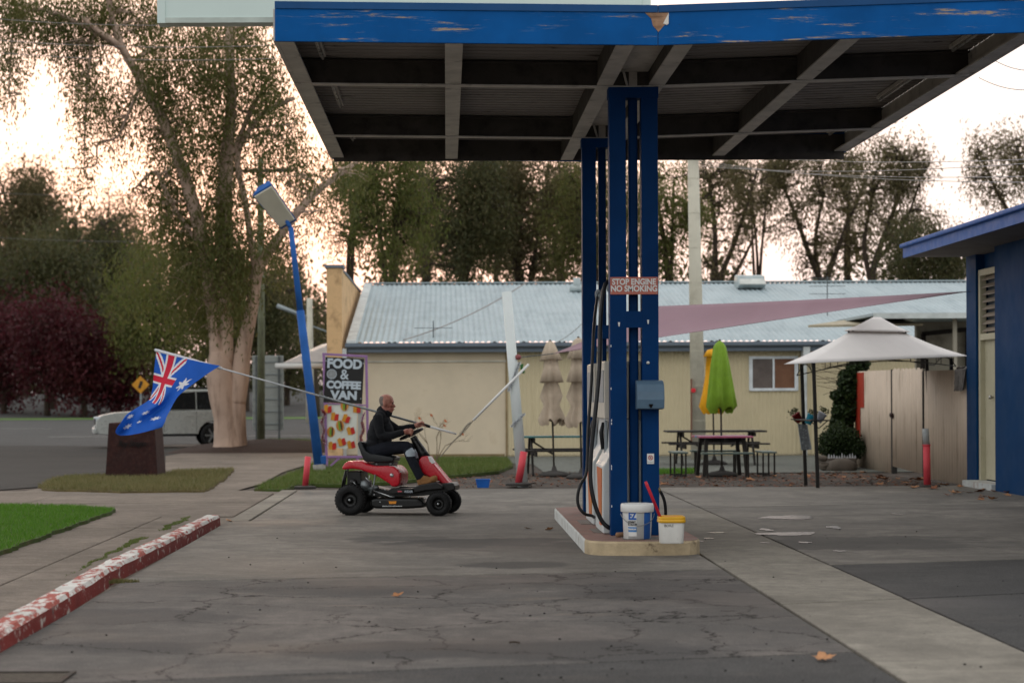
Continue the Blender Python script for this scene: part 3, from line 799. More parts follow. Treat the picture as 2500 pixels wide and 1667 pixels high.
bent_label('label', 226, 262, .03, .265, M_white, bkt)
bent_label('label_band', 226, 262, .135, .155, pm('sticker_black', '#161616', .5), bkt, .003)
bent_label('label_band', 226, 262, .072, .12, pm('label_blue', '#4b86c4', .5), bkt, .003)
lt = R(244)
def onb(z, extra=.0062):
    r = r0 + (r1 - .008 - r0) * z / (hb - .05) + extra
    return Matrix.Translation((bc.x + r*math.cos(lt), bc.y + r*math.sin(lt), .146 + z)) @ Matrix.Rotation(lt + R(90), 4, 'Z') @ FACE
for ch_, an_ in (('E', 236.5), ('Z', 251.5)):
    lt = R(an_); text('lettering', ch_, pm('ez_blue', '#1d58a8', .5), .095, onb(.224, .0075), bkt, .0008, .005, sx=.74)
lt = R(244)
text('lettering', 'STREET', pm('sticker_black', '#161616', .5), .024, onb(.168, .010), bkt, .0005, .001)
text('lettering', 'ASPHALT', M_white, .017, onb(.145, .011), bkt, .0005, .0006)
text('lettering', 'PREMIUM', M_white, .02, onb(.098, .011), bkt, .0005, .001)
# yellow-lidded tub with squeegee
tc_ = G(1639, 1325, .145); tub = thing('squeegee_tub', 'square white tub with yellow rim beside the lidded bucket', 'tub', (tc_.x, tc_.y, .146))
def rsq(r, z, c, n=32, p=5):
    out = []
    for k in range(n):
        t = 2*math.pi*k/n; cs, sn = math.cos(t), math.sin(t)
        q = (abs(cs)**p + abs(sn)**p) ** (-1/p)
        out.append((c.x + r*q*cs, c.y + r*q*sn, .146 + z))
    return out
def loft(name, secs, mat, par, c, cap=True, smooth=True):
    mb = MB(); rings = [rsq(r, z, c) for r, z in secs]; n = len(rings[0])
    for rg in rings: mb.v += rg
    for i in range(len(rings) - 1):
        for k in range(n):
            k2 = (k+1) % n; mb.f.append((i*n+k, i*n+k2, (i+1)*n+k2, (i+1)*n+k)); mb.m.append(0)
    if cap: mb.f.append(tuple(range(n))[::-1]); mb.m.append(0)
    return mb.build(name, mat, par, smooth=smooth, fix=True)
M_tubw = pm('tub_white', '#dcdad4', .5, var=.1, vs=6, dirt='#9b958b', ds=9, dlo=.6, dhi=.75, damt=.5)
M_yel = pm('tub_yellow', '#dba51f', .4, var=.12, vs=6)
loft('pail', [(.105, 0), (.110, .008), (.118, .205), (.118, .21), (.112, .205), (.1, .02)], M_tubw, tub, tc_)
loft('rim', [(.122, .196), (.130, .2), (.130, .222), (.124, .226), (.127, .232), (.127, .248), (.120, .256), (.110, .254), (.108, .2)], M_yel, tub, tc_, False)
loft('lid_insert', [(.109, .246), (.06, .25), (.002, .25)], pm('lid_orange', '#c7592a', .5), tub, tc_, False)
text('lettering', 'BORZ', pm('faded_black', '#3a3634', .6), .034, Matrix.Translation((tc_.x - .035, tc_.y - .1185, .146 + .17)) @ FACE, tub, .0004)
sq = thing('squeegee', 'red handled squeegee leaning out of the yellow rimmed tub', 'squeegee', (tc_.x, tc_.y, .146))
pa, pb = W(1576, 1175, tc_.y - .02), W(1612, 1262, tc_.y - .06)
MB().tube([pa, pa.lerp(pb, .08), pb], [.012, .015, .014], 10).build('handle', pm('squeegee_red', '#c01f33', .4), sq, smooth=True)
d_ = (pb - pa).normalized()
MB().tube([pb, pb + d_ * .1], .012, 8).build('head_neck', pm('sticker_black', '#161616', .5), sq, smooth=True)
# brass tap with black hose
tap = thing('garden_tap', 'weathered brass tap on the right side of the blue column', 'tap', (2.14, 20.0, .14))
M_brass = pm('old_brass', '#7d6a48', .5, .7, var=.3, vs=20)
q = W(1603, 1180, 19.98)
MB().tube([(q.x - .02, 20.02, q.z - .04), (q.x + .012, 19.98, q.z - .03), (q.x + .028, 19.95, q.z - .06), (q.x + .03, 19.945, q.z - .085)], [.011, .016, .013, .011], 8).build('spout', M_brass, tap, smooth=True)
MB().tube([(q.x + .008, 19.98, q.z - .03), (q.x, 19.98, q.z + .03)], .009, 8).tube([(q.x - .022, 19.98, q.z + .03), (q.x + .018, 19.98, q.z + .034)], .007, 8).build('handle', M_brass, tap, smooth=True)
MB().tube([(q.x - .02, 20.02, .14), (q.x - .02, 20.02, q.z - .035)], .011, 8).build('riser_pipe', M_brass, tap, smooth=True)
gh = thing('garden_hose', 'short black hose hanging from the brass tap down to the island', 'hose', (2.2, 19.95, .14))
hp = [(q.x + .03, 19.945, q.z - .08), tuple(W(1614, 1202, 19.95)), tuple(W(1622, 1222, 19.97)), tuple(W(1625, 1246, 20.0)), tuple(W(1624, 1275, 20.05)), (W(1622, 1290, 20.1).x, 20.1, .16), (2.12, 20.3, .155)]
MB().tube(smooth_path(hp), .016, 8).build('hose_length', M_rubber, gh, smooth=True)
ct = W(1513, 1303, 19.72)
tag(MB().tube([(ct.x - .03, 19.70, .165), (ct.x + .13, 19.82, .165)], .024, 14).build('cardboard_tube', pm('cardboard', '#8a6a50', .85, var=.2, vs=20), smooth=True, base=True), 'short brown cardboard tube lying behind the EZ bucket', 'tube')

# ================================================================ BEIGE BUILDING behind
M_wall = pm('beige_wall', '#d3c4ab', .85, var=.08, vs=1.5, dirt='#9b8460', ds=1.5, dlo=.6, dhi=.8, damt=.5, bump=.1, bs=80)
M_wallc = pm('beige_corrugated', '#cdbf9d', .7, var=.08, vs=1.2, dirt='#8d7a55', ds=1.2, dlo=.62, dhi=.78, damt=.5, stretch=(3, 1, .4))
M_roof = pm('pale_steel_roof', '#a2afb3', .55, .0, var=.10, vs=.8, dirt='#86949a', ds=1.2, dlo=.5, dhi=.75, stretch=(2.5, .3, 1), spec=.25)
M_gut = pm('gutter_blue_grey', '#66717d', .5, var=.1)
M_parapet = pm('tan_parapet', '#d6b183', .85, var=.12, vs=2, dirt='#8f7250', ds=2, bump=.15)
BY = 52.0
def bxp(px): return (px - VPX) * BY / F
bld = thing('beige_building', 'long beige building with pale corrugated roof and blue grey gutter', 'building', (3, BY, 0))
xl, xj, xc, xr = bxp(832), bxp(1236), bxp(1240), 20.5
MB().bx(xl, xj, BY, BY + .2, -.06, 2.8).build('wall', M_wall, bld)
MB().bx(xj - .02, xj + .03, BY - .035, BY + .02, -.06, 2.8).build('cover_strip', pm('strip_brown', '#94805f', .8), bld)
def corr(name, x0, x1, z0, z1, y, mat, per=.11, amp=.012, parent=None):
    n = int((x1 - x0) / per * 6); mb = MB()
    for i in range(n + 1):
        x = x0 + (x1 - x0) * i / n; yy = y + amp * math.sin(2*math.pi*x/per)
        mb.v += [(x, yy, z0), (x, yy, z1)]
    for i in range(n): mb.f.append((2*i, 2*i+2, 2*i+3, 2*i+1)); mb.m.append(0)
    return mb.build(name, mat, parent, smooth=True, fix=False)
corr('corrugated_wall', xj + .03, xr, -.02, 2.82, BY, M_wallc, parent=bld)
MB().bx(xj, xr, BY + .02, BY + .2, -.06, 2.8).build('wall', M_wallc, bld)
MB().bx(xl - .02, xj - .05, BY - .02, BY + .01, -.06, .02).build('plinth', pm('plinth', '#8a7858', .9), bld)
EY, EZ_, RY, RZ = BY - .38, 2.93, 63.2, 5.08
# corrugated roof sheet
mb = MB(); per = .152; x0r, x1r = bxp(850), 20.8; n = int((x1r - x0r) / per * 6)
for i in range(n + 1):
    x = x0r + (x1r - x0r) * i / n; dz = .018 * math.sin(2*math.pi*x/per)
    mb.v += [(x, EY, EZ_ + dz), (x, RY, RZ + dz)]
for i in range(n): mb.f.append((2*i, 2*i+2, 2*i+3, 2*i+1)); mb.m.append(0)
mb.build('roof_sheet', M_roof, bld, smooth=True, fix=False)
MB().bx(x0r, x1r, RY - .18, RY + .18, RZ + .01, RZ + .05).build('ridge_cap', M_roof, bld)
MB().hexa([(x0r - .02, EY - .02, EZ_ - .02), (x0r + .22, EY - .02, EZ_ - .02), (x0r + .22, EY - .02, EZ_ + .05), (x0r - .02, EY - .02, EZ_ + .05)], [(x0r - .02, RY, RZ - .02), (x0r + .22, RY, RZ - .02), (x0r + .22, RY, RZ + .05), (x0r - .02, RY, RZ + .05)]).build('barge_flashing', pm('flashing_white', '#c7cbc9', .5), bld)
MB().prism([(EY - .12, EZ_ - .02), (EY + .02, EZ_ - .02), (EY + .02, EZ_ - .15), (EY - .06, EZ_ - .15), (EY - .12, EZ_ - .11)], 'x', x0r - .05, x1r).build('gutter', M_gut, bld)
MB().bx(x0r, x1r, EY + .02, BY + .02, EZ_ - .26, EZ_ - .13).build('eave_board', M_gut, bld)
MB().bx(xl - .02, xj, BY - .05, BY - .005, 2.42, 2.455).build('wall_pipe', pm('pipe_white', '#c9c5b8', .5), bld)
# gable parapet
px0, px1 = bxp(801), bxp(838)
MB().bx(px0, px1, BY - .45, BY + .35, -.06, 4.86).build('parapet_pier', M_parapet, bld, bevel=.01)
MB().bx(px0, px1 - .04, BY + .36, RY + .5, -.06, 4.84).build('parapet_wall', M_parapet, bld)
MB().bx(px0 - .05, px1 + .04, BY - .5, BY + .36, 4.862, 4.94).build('coping', M_gut, bld)
MB().bx(px0 - .04, px1 - .01, BY + .365, RY + .5, 4.845, 4.90).build('coping', M_gut, bld)
# window
wa, wb = W(1829, 954, BY - .03), W(1948, 869, BY - .03)
win = MB(); fw = .07
for x0, x1, z0, z1 in ((wa.x, wb.x, wb.z - fw, wb.z), (wa.x, wb.x, wa.z, wa.z + fw), (wa.x, wa.x + .09, wa.z + fw, wb.z - fw), (wb.x - .09, wb.x, wa.z + fw, wb.z - fw), ((wa.x+wb.x)/2 - .025, (wa.x+wb.x)/2 + .025, wa.z + fw, wb.z - fw)):
    win.bx(x0, x1, BY - .06, BY + .02, z0, z1)
wn = win.build('window', pm('window_frame_white', '#dadfe2', .45), bld)
mxw = (wa.x + wb.x) / 2
MB().bx(wa.x + .091, mxw - .026, BY - .03, BY - .022, wa.z + fw, wb.z - fw).build('pane', pm('pane_grey', '#6f655f', .12, spec=.6), wn)
MB().bx(mxw + .026, wb.x - .091, BY - .03, BY - .022, wa.z + fw, wb.z - fw).build('pane', pm('pane_brown_blind', '#7d5b46', .15, spec=.6), wn)
# downpipes
M_dp = pm('downpipe_white', '#c8cccb', .5)
for px, w in ((1963, .11), (841, .10)):
    x = bxp(px); MB().bx(x - w/2, x + w/2, BY - .13, BY - .04, -.05, 2.72).bx(x - w*.8, x + w*.8, EY - .05, BY - .03, 2.5, 2.77).build('downpipe', M_dp, bld, bevel=.01)
# roof vents and aerials
def roofp(px, py):
    lo, hi = EY, RY
    for _ in range(40):
        m = (lo + hi) / 2; zr = EZ_ + (m - EY) / (RY - EY) * (RZ - EZ_)
        if W(px, py, m).z < zr: hi = m
        else: lo = m
    # choose the point where the sight line meets the sloping roof
    return W(px, py, lo)
v = roofp(1830, 703)
vt = MB().prism([(v.y - .4, v.z - .02), (v.y - .55, v.z + .06), (v.y - .3, v.z + .36), (v.y + .3, v.z + .42), (v.y + .5, v.z - .02)], 'x', v.x - .42, v.x + .42).build('roof_vent', pm('vent_grey', '#aab5b6', .45), bld, bevel=.02)
MB().box((v.x, v.y - .56, v.z + .16), (.78, .05, .2), rotm(R(-35))).build('vent_hood', pm('hood_cream', '#cfd0ca', .5), vt)
v = roofp(1418, 712)
MB().tube([(v.x - .12, v.y, v.z), (v.x - .12, v.y, v.z + .42)], .11, 10).tube([(v.x - .35, v.y - .1, v.z + .08), (v.x + .35, v.y - .1, v.z + .08)], .09, 10).build('flue', pm('vent_grey', '#aab5b6', .45), bld, smooth=True)
M_wire = pm('aerial_grey', '#5c6163', .5, .5)
def aerial(px, py, hh, n, label_part):
    v = roofp(px, py); mb = MB().tube([v - Vector((0, 0, .1)), v + Vector((0, 0, hh))], .014, 6)
    for i in range(n):
        z = v.z + hh * (.55 + .4*i/max(1, n-1)); mb.tube([(v.x - .5, v.y, z), (v.x + .5, v.y, z)], .008, 5)
        for k in range(-3, 4): mb.tube([(v.x + k*.16, v.y - .2, z), (v.x + k*.16, v.y + .2, z)], .006, 4)
    mb.build(label_part, M_wire, bld)
aerial(2020, 770, 1.1, 3, 'aerial'); aerial(1058, 822, .42, 1, 'aerial')
# neighbour's veranda left of the parapet
vr = thing('veranda', 'grey sheeted veranda roof with white round front beam left of the parapet', 'veranda', (-4, 58, 0))
a, b = W(672, 893, 56), W(806, 893, 56)
MB().tube([a, b], .075, 12).build('front_beam', M_white, vr, smooth=True)
MB().hexa([(a.x + .2, 56.0, a.z + .05), (b.x, 56.0, b.z + .09), (b.x, 64, b.z + .95), (a.x + .8, 64, a.z + .75)], [(a.x + .2, 56.0, a.z + .08), (b.x, 56.0, b.z + .12), (b.x, 64, b.z + 1.0), (a.x + .8, 64, a.z + .8)]).build('roof_sheet', pm('veranda_grey', '#7d868a', .5), vr)

# rear lean-to beside the blue building
lt_ = thing('lean_to_shed', 'cream lean-to with dark door frame and pale flat roof behind the fence', 'shed', (12.4, 47, 0))
M_cream = pm('cream_sheet', '#9d9788', .8, var=.1, vs=1.5, dirt='#6e675c', ds=2)
a, b = W(2238, 905, 46.5), W(2420, 785, 46.5)
MB().bx(a.x, b.x + 1.5, 46.5, 46.7, -.05, b.z).build('wall', M_cream, lt_)
for pts in (((2252, 815), (2364, 804)), ((2254, 815), (2254, 900)), ((2363, 804), (2363, 905))):
    MB().bar(W(*pts[0], 46.42), W(*pts[1], 46.42), .1, .1, (0, 1, 0)).build('door_frame', pm('frame_dark', '#1f1712', .7), lt_)
q0, q1 = W(1985, 797, 44), W(2240, 797, 44)
MB().hexa([(q0.x + .0, 44.6, q0.z), (q1.x, 43.5, q1.z), (q1.x, 47, q1.z + .28), (q0.x + 2.0, 47, q0.z + .3)], [(q0.x + .0, 44.6, q0.z + .05), (q1.x, 43.5, q1.z + .05), (q1.x, 47, q1.z + .33), (q0.x + 2.0, 47, q0.z + .35)]).build('awning_sheet', pm('awning_buff', '#a79c84', .7), lt_)
q0, q1 = W(2130, 778, 43.0), W(2380, 775, 43.0)
MB().bx(q0.x, q1.x + 1.5, 42.9, 46.9, q1.z + .04, q1.z + .10).build('roof_sheet', M_roof, lt_)
MB().bx(q0.x, q1.x + 1.5, 42.86, 42.9, q1.z - .02, q1.z + .10).build('roof_trim', pm('trim_pale', '#c5cbc8', .5), lt_)
MB().bx(a.x + .02, a.x + .1, 43.2, 43.28, -.05, q1.z + .04).build('post', M_cream, lt_)
MB().bx(q1.x + 1.3, q1.x + 1.38, 43.2, 43.28, -.05, q1.z + .04).build('post', M_cream, lt_)

# ================================================================ BLUE BUILDING at the right
M_blue = pm('blue_wall', '#08365f', .65, var=.12, vs=1.1, bump=.05, spec=.1)
M_blue2 = pm('blue_eave', '#2c5a9c', .55, var=.1, spec=.2)
M_soffit = pm('soffit_dark', '#5f5a56', .8, var=.2, vs=2)
M_doorc = pm('door_cream', '#b9b399', .6, var=.08, dirt='#8e8668', ds=4, dlo=.6, dhi=.8)
bb = thing('blue_building', 'blue rendered building with cream door, louvres and overhanging roof', 'building', (10.5, 31, 0))
MB().bx(8.68, 14, 12, 31.5, -.05, 3.9).build('wall', M_blue, bb)
MB().bx(9.25, 14, 31.5, 33.9, -.05, 3.9).build('wall', M_blue, bb)
MB().bx(8.86, 9.24, 33.3, 33.92, -.05, 3.89).build('corner_post', M_blue, bb, bevel=.01)
MB().bx(9.0, 9.24, 31.51, 33.29, 3.62, 3.89).build('head_wall', M_blue, bb)
zd = 2.46
dj = MB().bx(8.9, 9.0, 33.18, 33.29, .1, 3.6).bx(8.9, 9.0, 31.6, 31.72, .1, 3.6).bx(8.9, 9.0, 31.72, 33.18, 3.5, 3.6).bx(8.895, 9.0, 31.72, 33.18, zd - .03, zd + .07).build('door_frame', M_doorc, bb)
dd = MB().bx(8.98, 9.03, 31.72, 33.18, .12, zd - .03).build('door', M_doorc, bb)
MB().bx(8.965, 8.98, 32.55, 32.575, .12, zd - .03).build('door_stile', M_doorc, dd)
MB().ell((8.93, 32.68, 1.48), .035, 12).tube([(8.93, 32.68, 1.48), (8.98, 32.68, 1.48)], .014, 8).build('knob', pm('knob_steel', '#b5b3ad', .25, .9), dd, smooth=True)
MB().bx(8.972, 8.979, 32.2, 32.4, 1.5, 1.85).build('notice', pm('notice_teal', '#5fb7a6', .5), dd)
lv = MB().bx(9.03, 9.05, 31.72, 33.18, zd + .07, 3.5).build('louvre_window', pm('louvre_dark', '#3a4a58', .4), bb)
for i in range(8):
    z = zd + .14 + i * .122
    MB().box((8.965, 32.45, z), (.11, 1.4, .012), rotm(0, R(-38), 0)).build('louvre_blade', pm('louvre_glass', '#9c8e80', .35), lv)
MB().bx(8.62, 8.99, 31.52, 33.3, -.04, .10).build('door_step', pm('step_pale', '#b9bdbb', .7, var=.15, dirt='#8a6f63', ds=5), bb)
ex, ez0, ez1 = 7.82, 3.86, 4.08
MB().bx(ex, 14, 12, 33.5 + .4, ez0 + .005, ez0 + .03).build('soffit', M_soffit, bb)
MB().bx(ex - .03, ex, 12, 33.93, ez0 - .005, ez1 - .06).build('fascia', M_blue2, bb)
MB().bx(ex - .09, ex + .0, 12, 33.95, ez1 - .06, ez1 + .01).build('gutter', M_blue2, bb, bevel=.02)
MB().hexa([(ex, 12, ez1), (14.2, 12, ez1 + .4), (14.2, 33.95, ez1 + .4), (ex, 33.95, ez1)], [(ex, 12, ez1 + .03), (14.2, 12, ez1 + .43), (14.2, 33.95, ez1 + .43), (ex, 33.95, ez1 + .03)]).build('roof_sheet', M_blue2, bb)

# ================================================================ FENCE and gate
M_fence = pm('fence_beige_steel', '#c3b19e', .6, var=.10, vs=1.2, dirt='#6d5b47', ds=1.6, dlo=.55, dhi=.75, damt=.6, stretch=(1, 3, .5))
fx = 8.9
def fence_panel(par, name, y0, y1, z0a, z0b, zt0, zt1, rag=0):
    n = int((y1 - y0) / .04); mb = MB(); k = 0
    for i in range(n + 1):
        t = i / n; y = y0 + (y1 - y0) * t
        dx = .014 * math.sin(2*math.pi*y/.19)
        zt = zt0 + (zt1 - zt0) * t + (rag * abs(math.sin(y * 9.5)) if rag else 0)
        mb.v += [(fx + dx, y, z0a + (z0b - z0a) * t), (fx + dx, y, zt)]
    for i in range(n): mb.f.append((2*i, 2*i+2, 2*i+3, 2*i+1)); mb.m.append(0)
    return mb.build(name, M_fence, par, smooth=True, fix=False, solid=.006)
fen = thing('steel_fence', 'beige ribbed steel fence panel beside the blue building', 'fence', (fx, 35.4, 0))
fence_panel(fen, 'panel', 33.95, 37.12, -.03, -.03, 1.95, 1.97)
MB().bx(fx + .03, fx + .08, 33.95, 37.12, 1.5, 1.56).build('rail', M_fence, fen); MB().bx(fx - .01, fx + .09, 37.13, 37.22, -.05, 1.96).build('post', pm('stile_dark', '#2a2723', .7), fen)
gat = thing('fence_gate', 'beige steel gate with a latch between two fence panels', 'gate', (fx, 38.4, .05))
fence_panel(gat, 'leaf', 37.24, 39.72, .04, .10, 1.98, 2.0, .05)
MB().bx(fx - .03, fx - .015, 39.6, 39.75, 1.05, 1.16).ell((fx - .05, 39.66, 1.12), (.03, .08, .05), 10).build('latch', pm('latch_brown', '#3a2320', .6), gat)
MB().bx(fx + .02, fx + .07, 37.2, 37.25, .03, 1.98).build('hinge_stile', pm('stile_dark', '#2a2723', .7), gat)
fe2 = thing('steel_fence', 'beige steel fence panel with red painted end beside the climbing plant', 'fence', (fx, 41.6, 0))
fence_panel(fe2, 'panel', 39.84, 43.3, -.04, -.04, 2.02, 2.03)
MB().bx(fx - .01, fx + .09, 39.74, 39.83, -.05, 2.03).build('post', pm('stile_dark', '#2a2723', .7), fe2)
M_redp = pm('red_patch', '#a8341f', .6, var=.15)
MB().bx(fx - .022, fx - .018, 42.35, 43.3, 1.25, 2.0).bx(fx - .022, fx - .018, 42.75, 43.3, .62, 1.25).build('red_patch', M_redp, fe2)
mop = thing('mop_head', 'grey string mop head hung over the top of the fence', 'mop', (fx - .05, 34.2, 1.6))
mbm = MB()
for i in range(90):
    y = 34.2 + rnd.uniform(-.26, .26); s_ = rnd.uniform(.3, .42)
    mbm.tube([(fx + .05, y, 1.9), (fx + .0, y, 2.0), (fx - .05 - rnd.random()*.05, y + rnd.uniform(-.03, .03), 1.95), (fx - .07 - rnd.random()*.05, y + rnd.uniform(-.05, .05), 2.0 - s_)], .012, 4)
mbm.build('strings', pm('mop_grey', '#6f6a66', .9, var=.3, vs=30), mop)
MB().tube([(fx - .06, 33.98, 1.98), (fx - .06, 34.42, 1.98)], .025, 8).build('clamp', M_rust, mop)

# ================================================================ GAZEBO
M_gz = pm('gazebo_cloth', '#e2dcd8', .8, var=.06, vs=1.5)
M_blk = pm('black_steel', '#17130f', .5, var=.2, vs=10)
gz_ = thing('gazebo', 'two tiered pale fabric gazebo on thin black posts', 'gazebo', (7.5, 34.5, 0))
PL = [Vector((6.11, 32.8, 0)), Vector((6.20, 34.4, 0)), Vector((8.99, 36.95, 0)), Vector((8.99, 35.35, 0))]   # near left, far left, far right, near right
for p, (tx, ty) in zip(PL, ((1986, 880), (1957, 885), (2262, 872), (2322, 870))):
    t = W(tx, ty, p.y); MB().bar((p.x, p.y, -.03), (t.x, t.y, t.z - .03), .055, .055, (0, 1, 0)).build('post', M_blk, gz_)
# roof: lower tier from the eave to the collar, upper tier to the peak
E = [W(1914, 889, 32.3), W(1960, 884, 35.4), W(2300, 869, 37.6), W(2363, 869, 34.9)]
ctr = Vector((sum(p.x for p in E) / 4, sum(p.y for p in E) / 4, 0))
def tier(z_edge, sc_lo, sc_hi, zh, nm, sag):
    mb = MB()
    for i in range(4):
        a, b = E[i], E[(i + 1) % 4]
        def fn(u, v, a=a, b=b):
            p = a.lerp(b, u); q = Vector((ctr.x, ctr.y, 0)).lerp(Vector((p.x, p.y, 0)), sc_lo)
            q2 = Vector((ctr.x, ctr.y, 0)).lerp(Vector((p.x, p.y, 0)), sc_hi)
            zlo = p.z if z_edge is None else z_edge
            r = q.lerp(q2, v)
            z = zlo + (zh - zlo) * v - sag * math.sin(math.pi * v) - (.05 * math.sin(math.pi * u) * (1 - v) * -1 if z_edge is None else 0) * .0
            return (r.x, r.y, z)
        mb.grid(fn, 8, 6)
    return mb.build(nm, M_gz, gz_, smooth=True, fix=True, solid=.004)
tier(None, 1.0, .30, 2.62, 'canopy', .03)
tier(2.63, .37, .04, 2.89, 'top_canopy', .015)
for i in range(4):                                       # eave valance rail with little uprights
    a, b = E[i].lerp(Vector((ctr.x, ctr.y, E[i].z)), .13), E[(i+1) % 4].lerp(Vector((ctr.x, ctr.y, E[(i+1) % 4].z)), .13)
    pts = [a.lerp(b, t/10) + Vector((0, 0, -.10 + .16 * math.sin(math.pi*t/10) - .08)) for t in range(11)]
    mb = MB().tube(pts, .009, 6).tube([a + Vector((0, 0, .05)), b + Vector((0, 0, .05))], .009, 6)
    for t in range(1, 10, 1): mb.tube([pts[t], a.lerp(b, t/10) + Vector((0, 0, .05))], .006, 4)
    mb.build('arched_rail', M_blk, gz_, smooth=True)
for i in range(4):
    a = Vector((ctr.x, ctr.y, 0)).lerp(Vector((E[i].x, E[i].y, 0)), .32); MB().tube([(a.x, a.y, 2.58), (a.x, a.y, 2.66)], .015, 5).build('collar_strut', M_blk, gz_)
sh = MB().bx(5.98, 6.30, 32.7, 34.6, 1.10, 1.12).build('side_shelf', M_blk, gz_)
for y in (32.85, 34.4): MB().bar((6.14, y, .98), (6.0, y, 1.10), .015, .015).bar((6.14, y, .98), (6.28, y, 1.10), .015, .015).build('shelf_bracket', M_blk, sh)
# hanging pots on the shelf edge
def pot(px, py, Y, mat, name, label, tilt):
    p = W(px, py, Y); t = thing('hanging_pot', label, 'pot', p, rot=(0, tilt, 0), group='small pots hanging from the gazebo shelf')
    MB().lathe([(.055, -.08), (.075, .07), (.082, .07), (.082, .085), (.068, .085)], (0, 0, 0), 16).build('pot_wall', mat, t, smooth=True)
    MB().torus((0, 0, .10), .075, .004, rotm(R(90)), 14, 4, a0=0, a1=math.pi).build('handle', M_blk, t)
    V = []
    for i in range(60):
        c = Vector((rnd.gauss(0, .04), rnd.gauss(0, .04), .09 + rnd.random()*.07)); d = Vector((rnd.gauss(0, 1), rnd.gauss(0, 1), rnd.gauss(.3, .6))).normalized(); s_ = d.orthogonal().normalized()
        V.append([c, c + d*.03 + s_*.012, c + d*.06, c + d*.03 - s_*.012])
    fast_quads('foliage', V, leafmat('pot_leaf', (.05, .08, .02), (.10, .04, .04), (.07, .10, .03)) if 'pot_leaf' not in bpy.data.materials else bpy.data.materials['pot_leaf'], t)
pot(1948, 1020, 34.3, pm('pot_red', '#8a1f22', .5), 'red', 'small dark red tin pot hanging at the gazebo shelf', R(-32))
pot(1977, 1024, 33.6, pm('pot_teal', '#2f93ad', .5), 'teal', 'small teal blue tin pot hanging at the gazebo shelf', R(28))
pot(2003, 1019, 32.9, pm('pot_white', '#b9bcc4', .5), 'white', 'small white tin pot hanging by the front gazebo post', R(30))
cb = thing('chalkboard', 'tall narrow chalkboard sign hanging tilted on the rear gazebo post', 'sign', W(1965, 1060, 34.1))
A, B_, C_, D_ = W(1948, 1034, 34.1), W(1970, 1036, 34.0), W(1981, 1097, 34.0), W(1957, 1099, 34.1)
nrm = Vector((0, .025, 0))
MB().hexa([A, B_, C_, D_], [A + nrm, B_ + nrm, C_ + nrm, D_ + nrm]).build('board', pm('chalk_board', '#55585a', .8, var=.3, vs=25, dirt='#8a8f90', ds=22, dlo=.52, dhi=.62, damt=.6), cb)
MB().bar(B_ - nrm*.3, C_ - nrm*.3, .012, .02, (0, 1, 0)).bar(A - nrm*.3, D_ - nrm*.3, .012, .02, (0, 1, 0)).build('edge', pm('board_edge', '#8e9498', .6), cb)
for k, (s_, c_) in enumerate((('OPEN', '#a87f8a'), ('HOT', '#8fb0a8'), ('FOOD', '#b08a94'))):
    pass

# planter, hedge and climber at the fence end
M_clmb = leafmat('climber_leaf', (.012, .022, .008), (.02, .035, .010), (.035, .06, .015), .2, 3)
def leafball(par, name, blobs, n, L, wd, mat, seed, droop=0.0):
    rs = np.random.default_rng(seed); out = []
    tot = sum(b[3]*b[4]*b[5] for b in blobs) ; 
    for b in blobs:
        c = np.array(b[:3]); r = np.array(b[3:6]); m = max(8, int(n * (b[3]*b[4]*b[5]) ** .67 / sum((q[3]*q[4]*q[5]) ** .67 for q in blobs)))
        d = rs.normal(size=(m, 3)); d /= np.linalg.norm(d, axis=1)[:, None]
        P = c + d * r * (rs.uniform(.35, 1.05, m) ** .6)[:, None]
        ax = rs.normal(size=(m, 3)); ax[:, 2] -= droop; ax /= np.linalg.norm(ax, axis=1)[:, None]
        sd = np.cross(ax, rs.normal(size=(m, 3))); sd /= np.linalg.norm(sd, axis=1)[:, None]
        ll = (L * rs.uniform(.6, 1.3, m))[:, None]; ww = (wd * rs.uniform(.6, 1.3, m))[:, None]
        out.append(np.stack([P - ax*ll*.5, P + sd*ww, P + ax*ll*.5, P - sd*ww], 1))
    return fast_quads(name, np.concatenate(out), mat, par)
cl = thing('climbing_plant', 'dark climbing plant growing up the red end of the fence', 'plant', (8.8, 43.4, 0))
bl = []
for px, py, rp in ((2090, 905, 18), (2075, 930, 22), (2072, 960, 20), (2065, 990, 22), (2060, 1015, 20), (2055, 1040, 20), (2050, 1065, 22), (2095, 893, 14), (2110, 890, 9), (2045, 1005, 10), (2040, 965, 8)):
    p = W(px, py, 43.3); r = 1.45 * rp * 43.3 / F; bl.append((p.x, p.y, p.z, r, .3, r))
leafball(cl, 'foliage', bl, 7500, .10, .035, M_clmb, 11)
MB().tube([(8.75, 43.4, -.05), (8.7, 43.38, .8), (8.75, 43.4, 1.9)], .025, 6).build('stem', M_soil, cl)
sp = MB()
for i in range(14):
    p = W(rnd.uniform(2025, 2080), rnd.uniform(895, 960), 43.3); sp.tube(smooth_path([(8.7, 43.35, p.z), p, p + Vector((-.25 - .2*rnd.random(), 0, rnd.uniform(-.15, .2)))], 4), .005, 4)
sp.build('tendril', M_soil, cl)
hd = thing('box_hedge', 'dense dark green hedge bush in the planter below the climbing plant', 'bush', (8.5, 42.6, .2))
bl = []
for px, py, rp in ((2045, 1070, 32), (2020, 1075, 18), (2070, 1080, 30), (2030, 1095, 24), (2085, 1095, 22), (2060, 1100, 24), (2015, 1095, 14)):
    p = W(px, py, 42.4); r = 1.25 * rp * 42.4 / F; bl.append((p.x, p.y, p.z, r, .35, r))
leafball(hd, 'foliage', bl, 9000, .05, .018, M_clmb, 12)
pln = thing('planter_box', 'dark stone planter with white edging at the fence corner', 'planter', (8.4, 42.2, 0))
a, b = W(2022, 1165, 41.7), W(2092, 1118, 41.7)
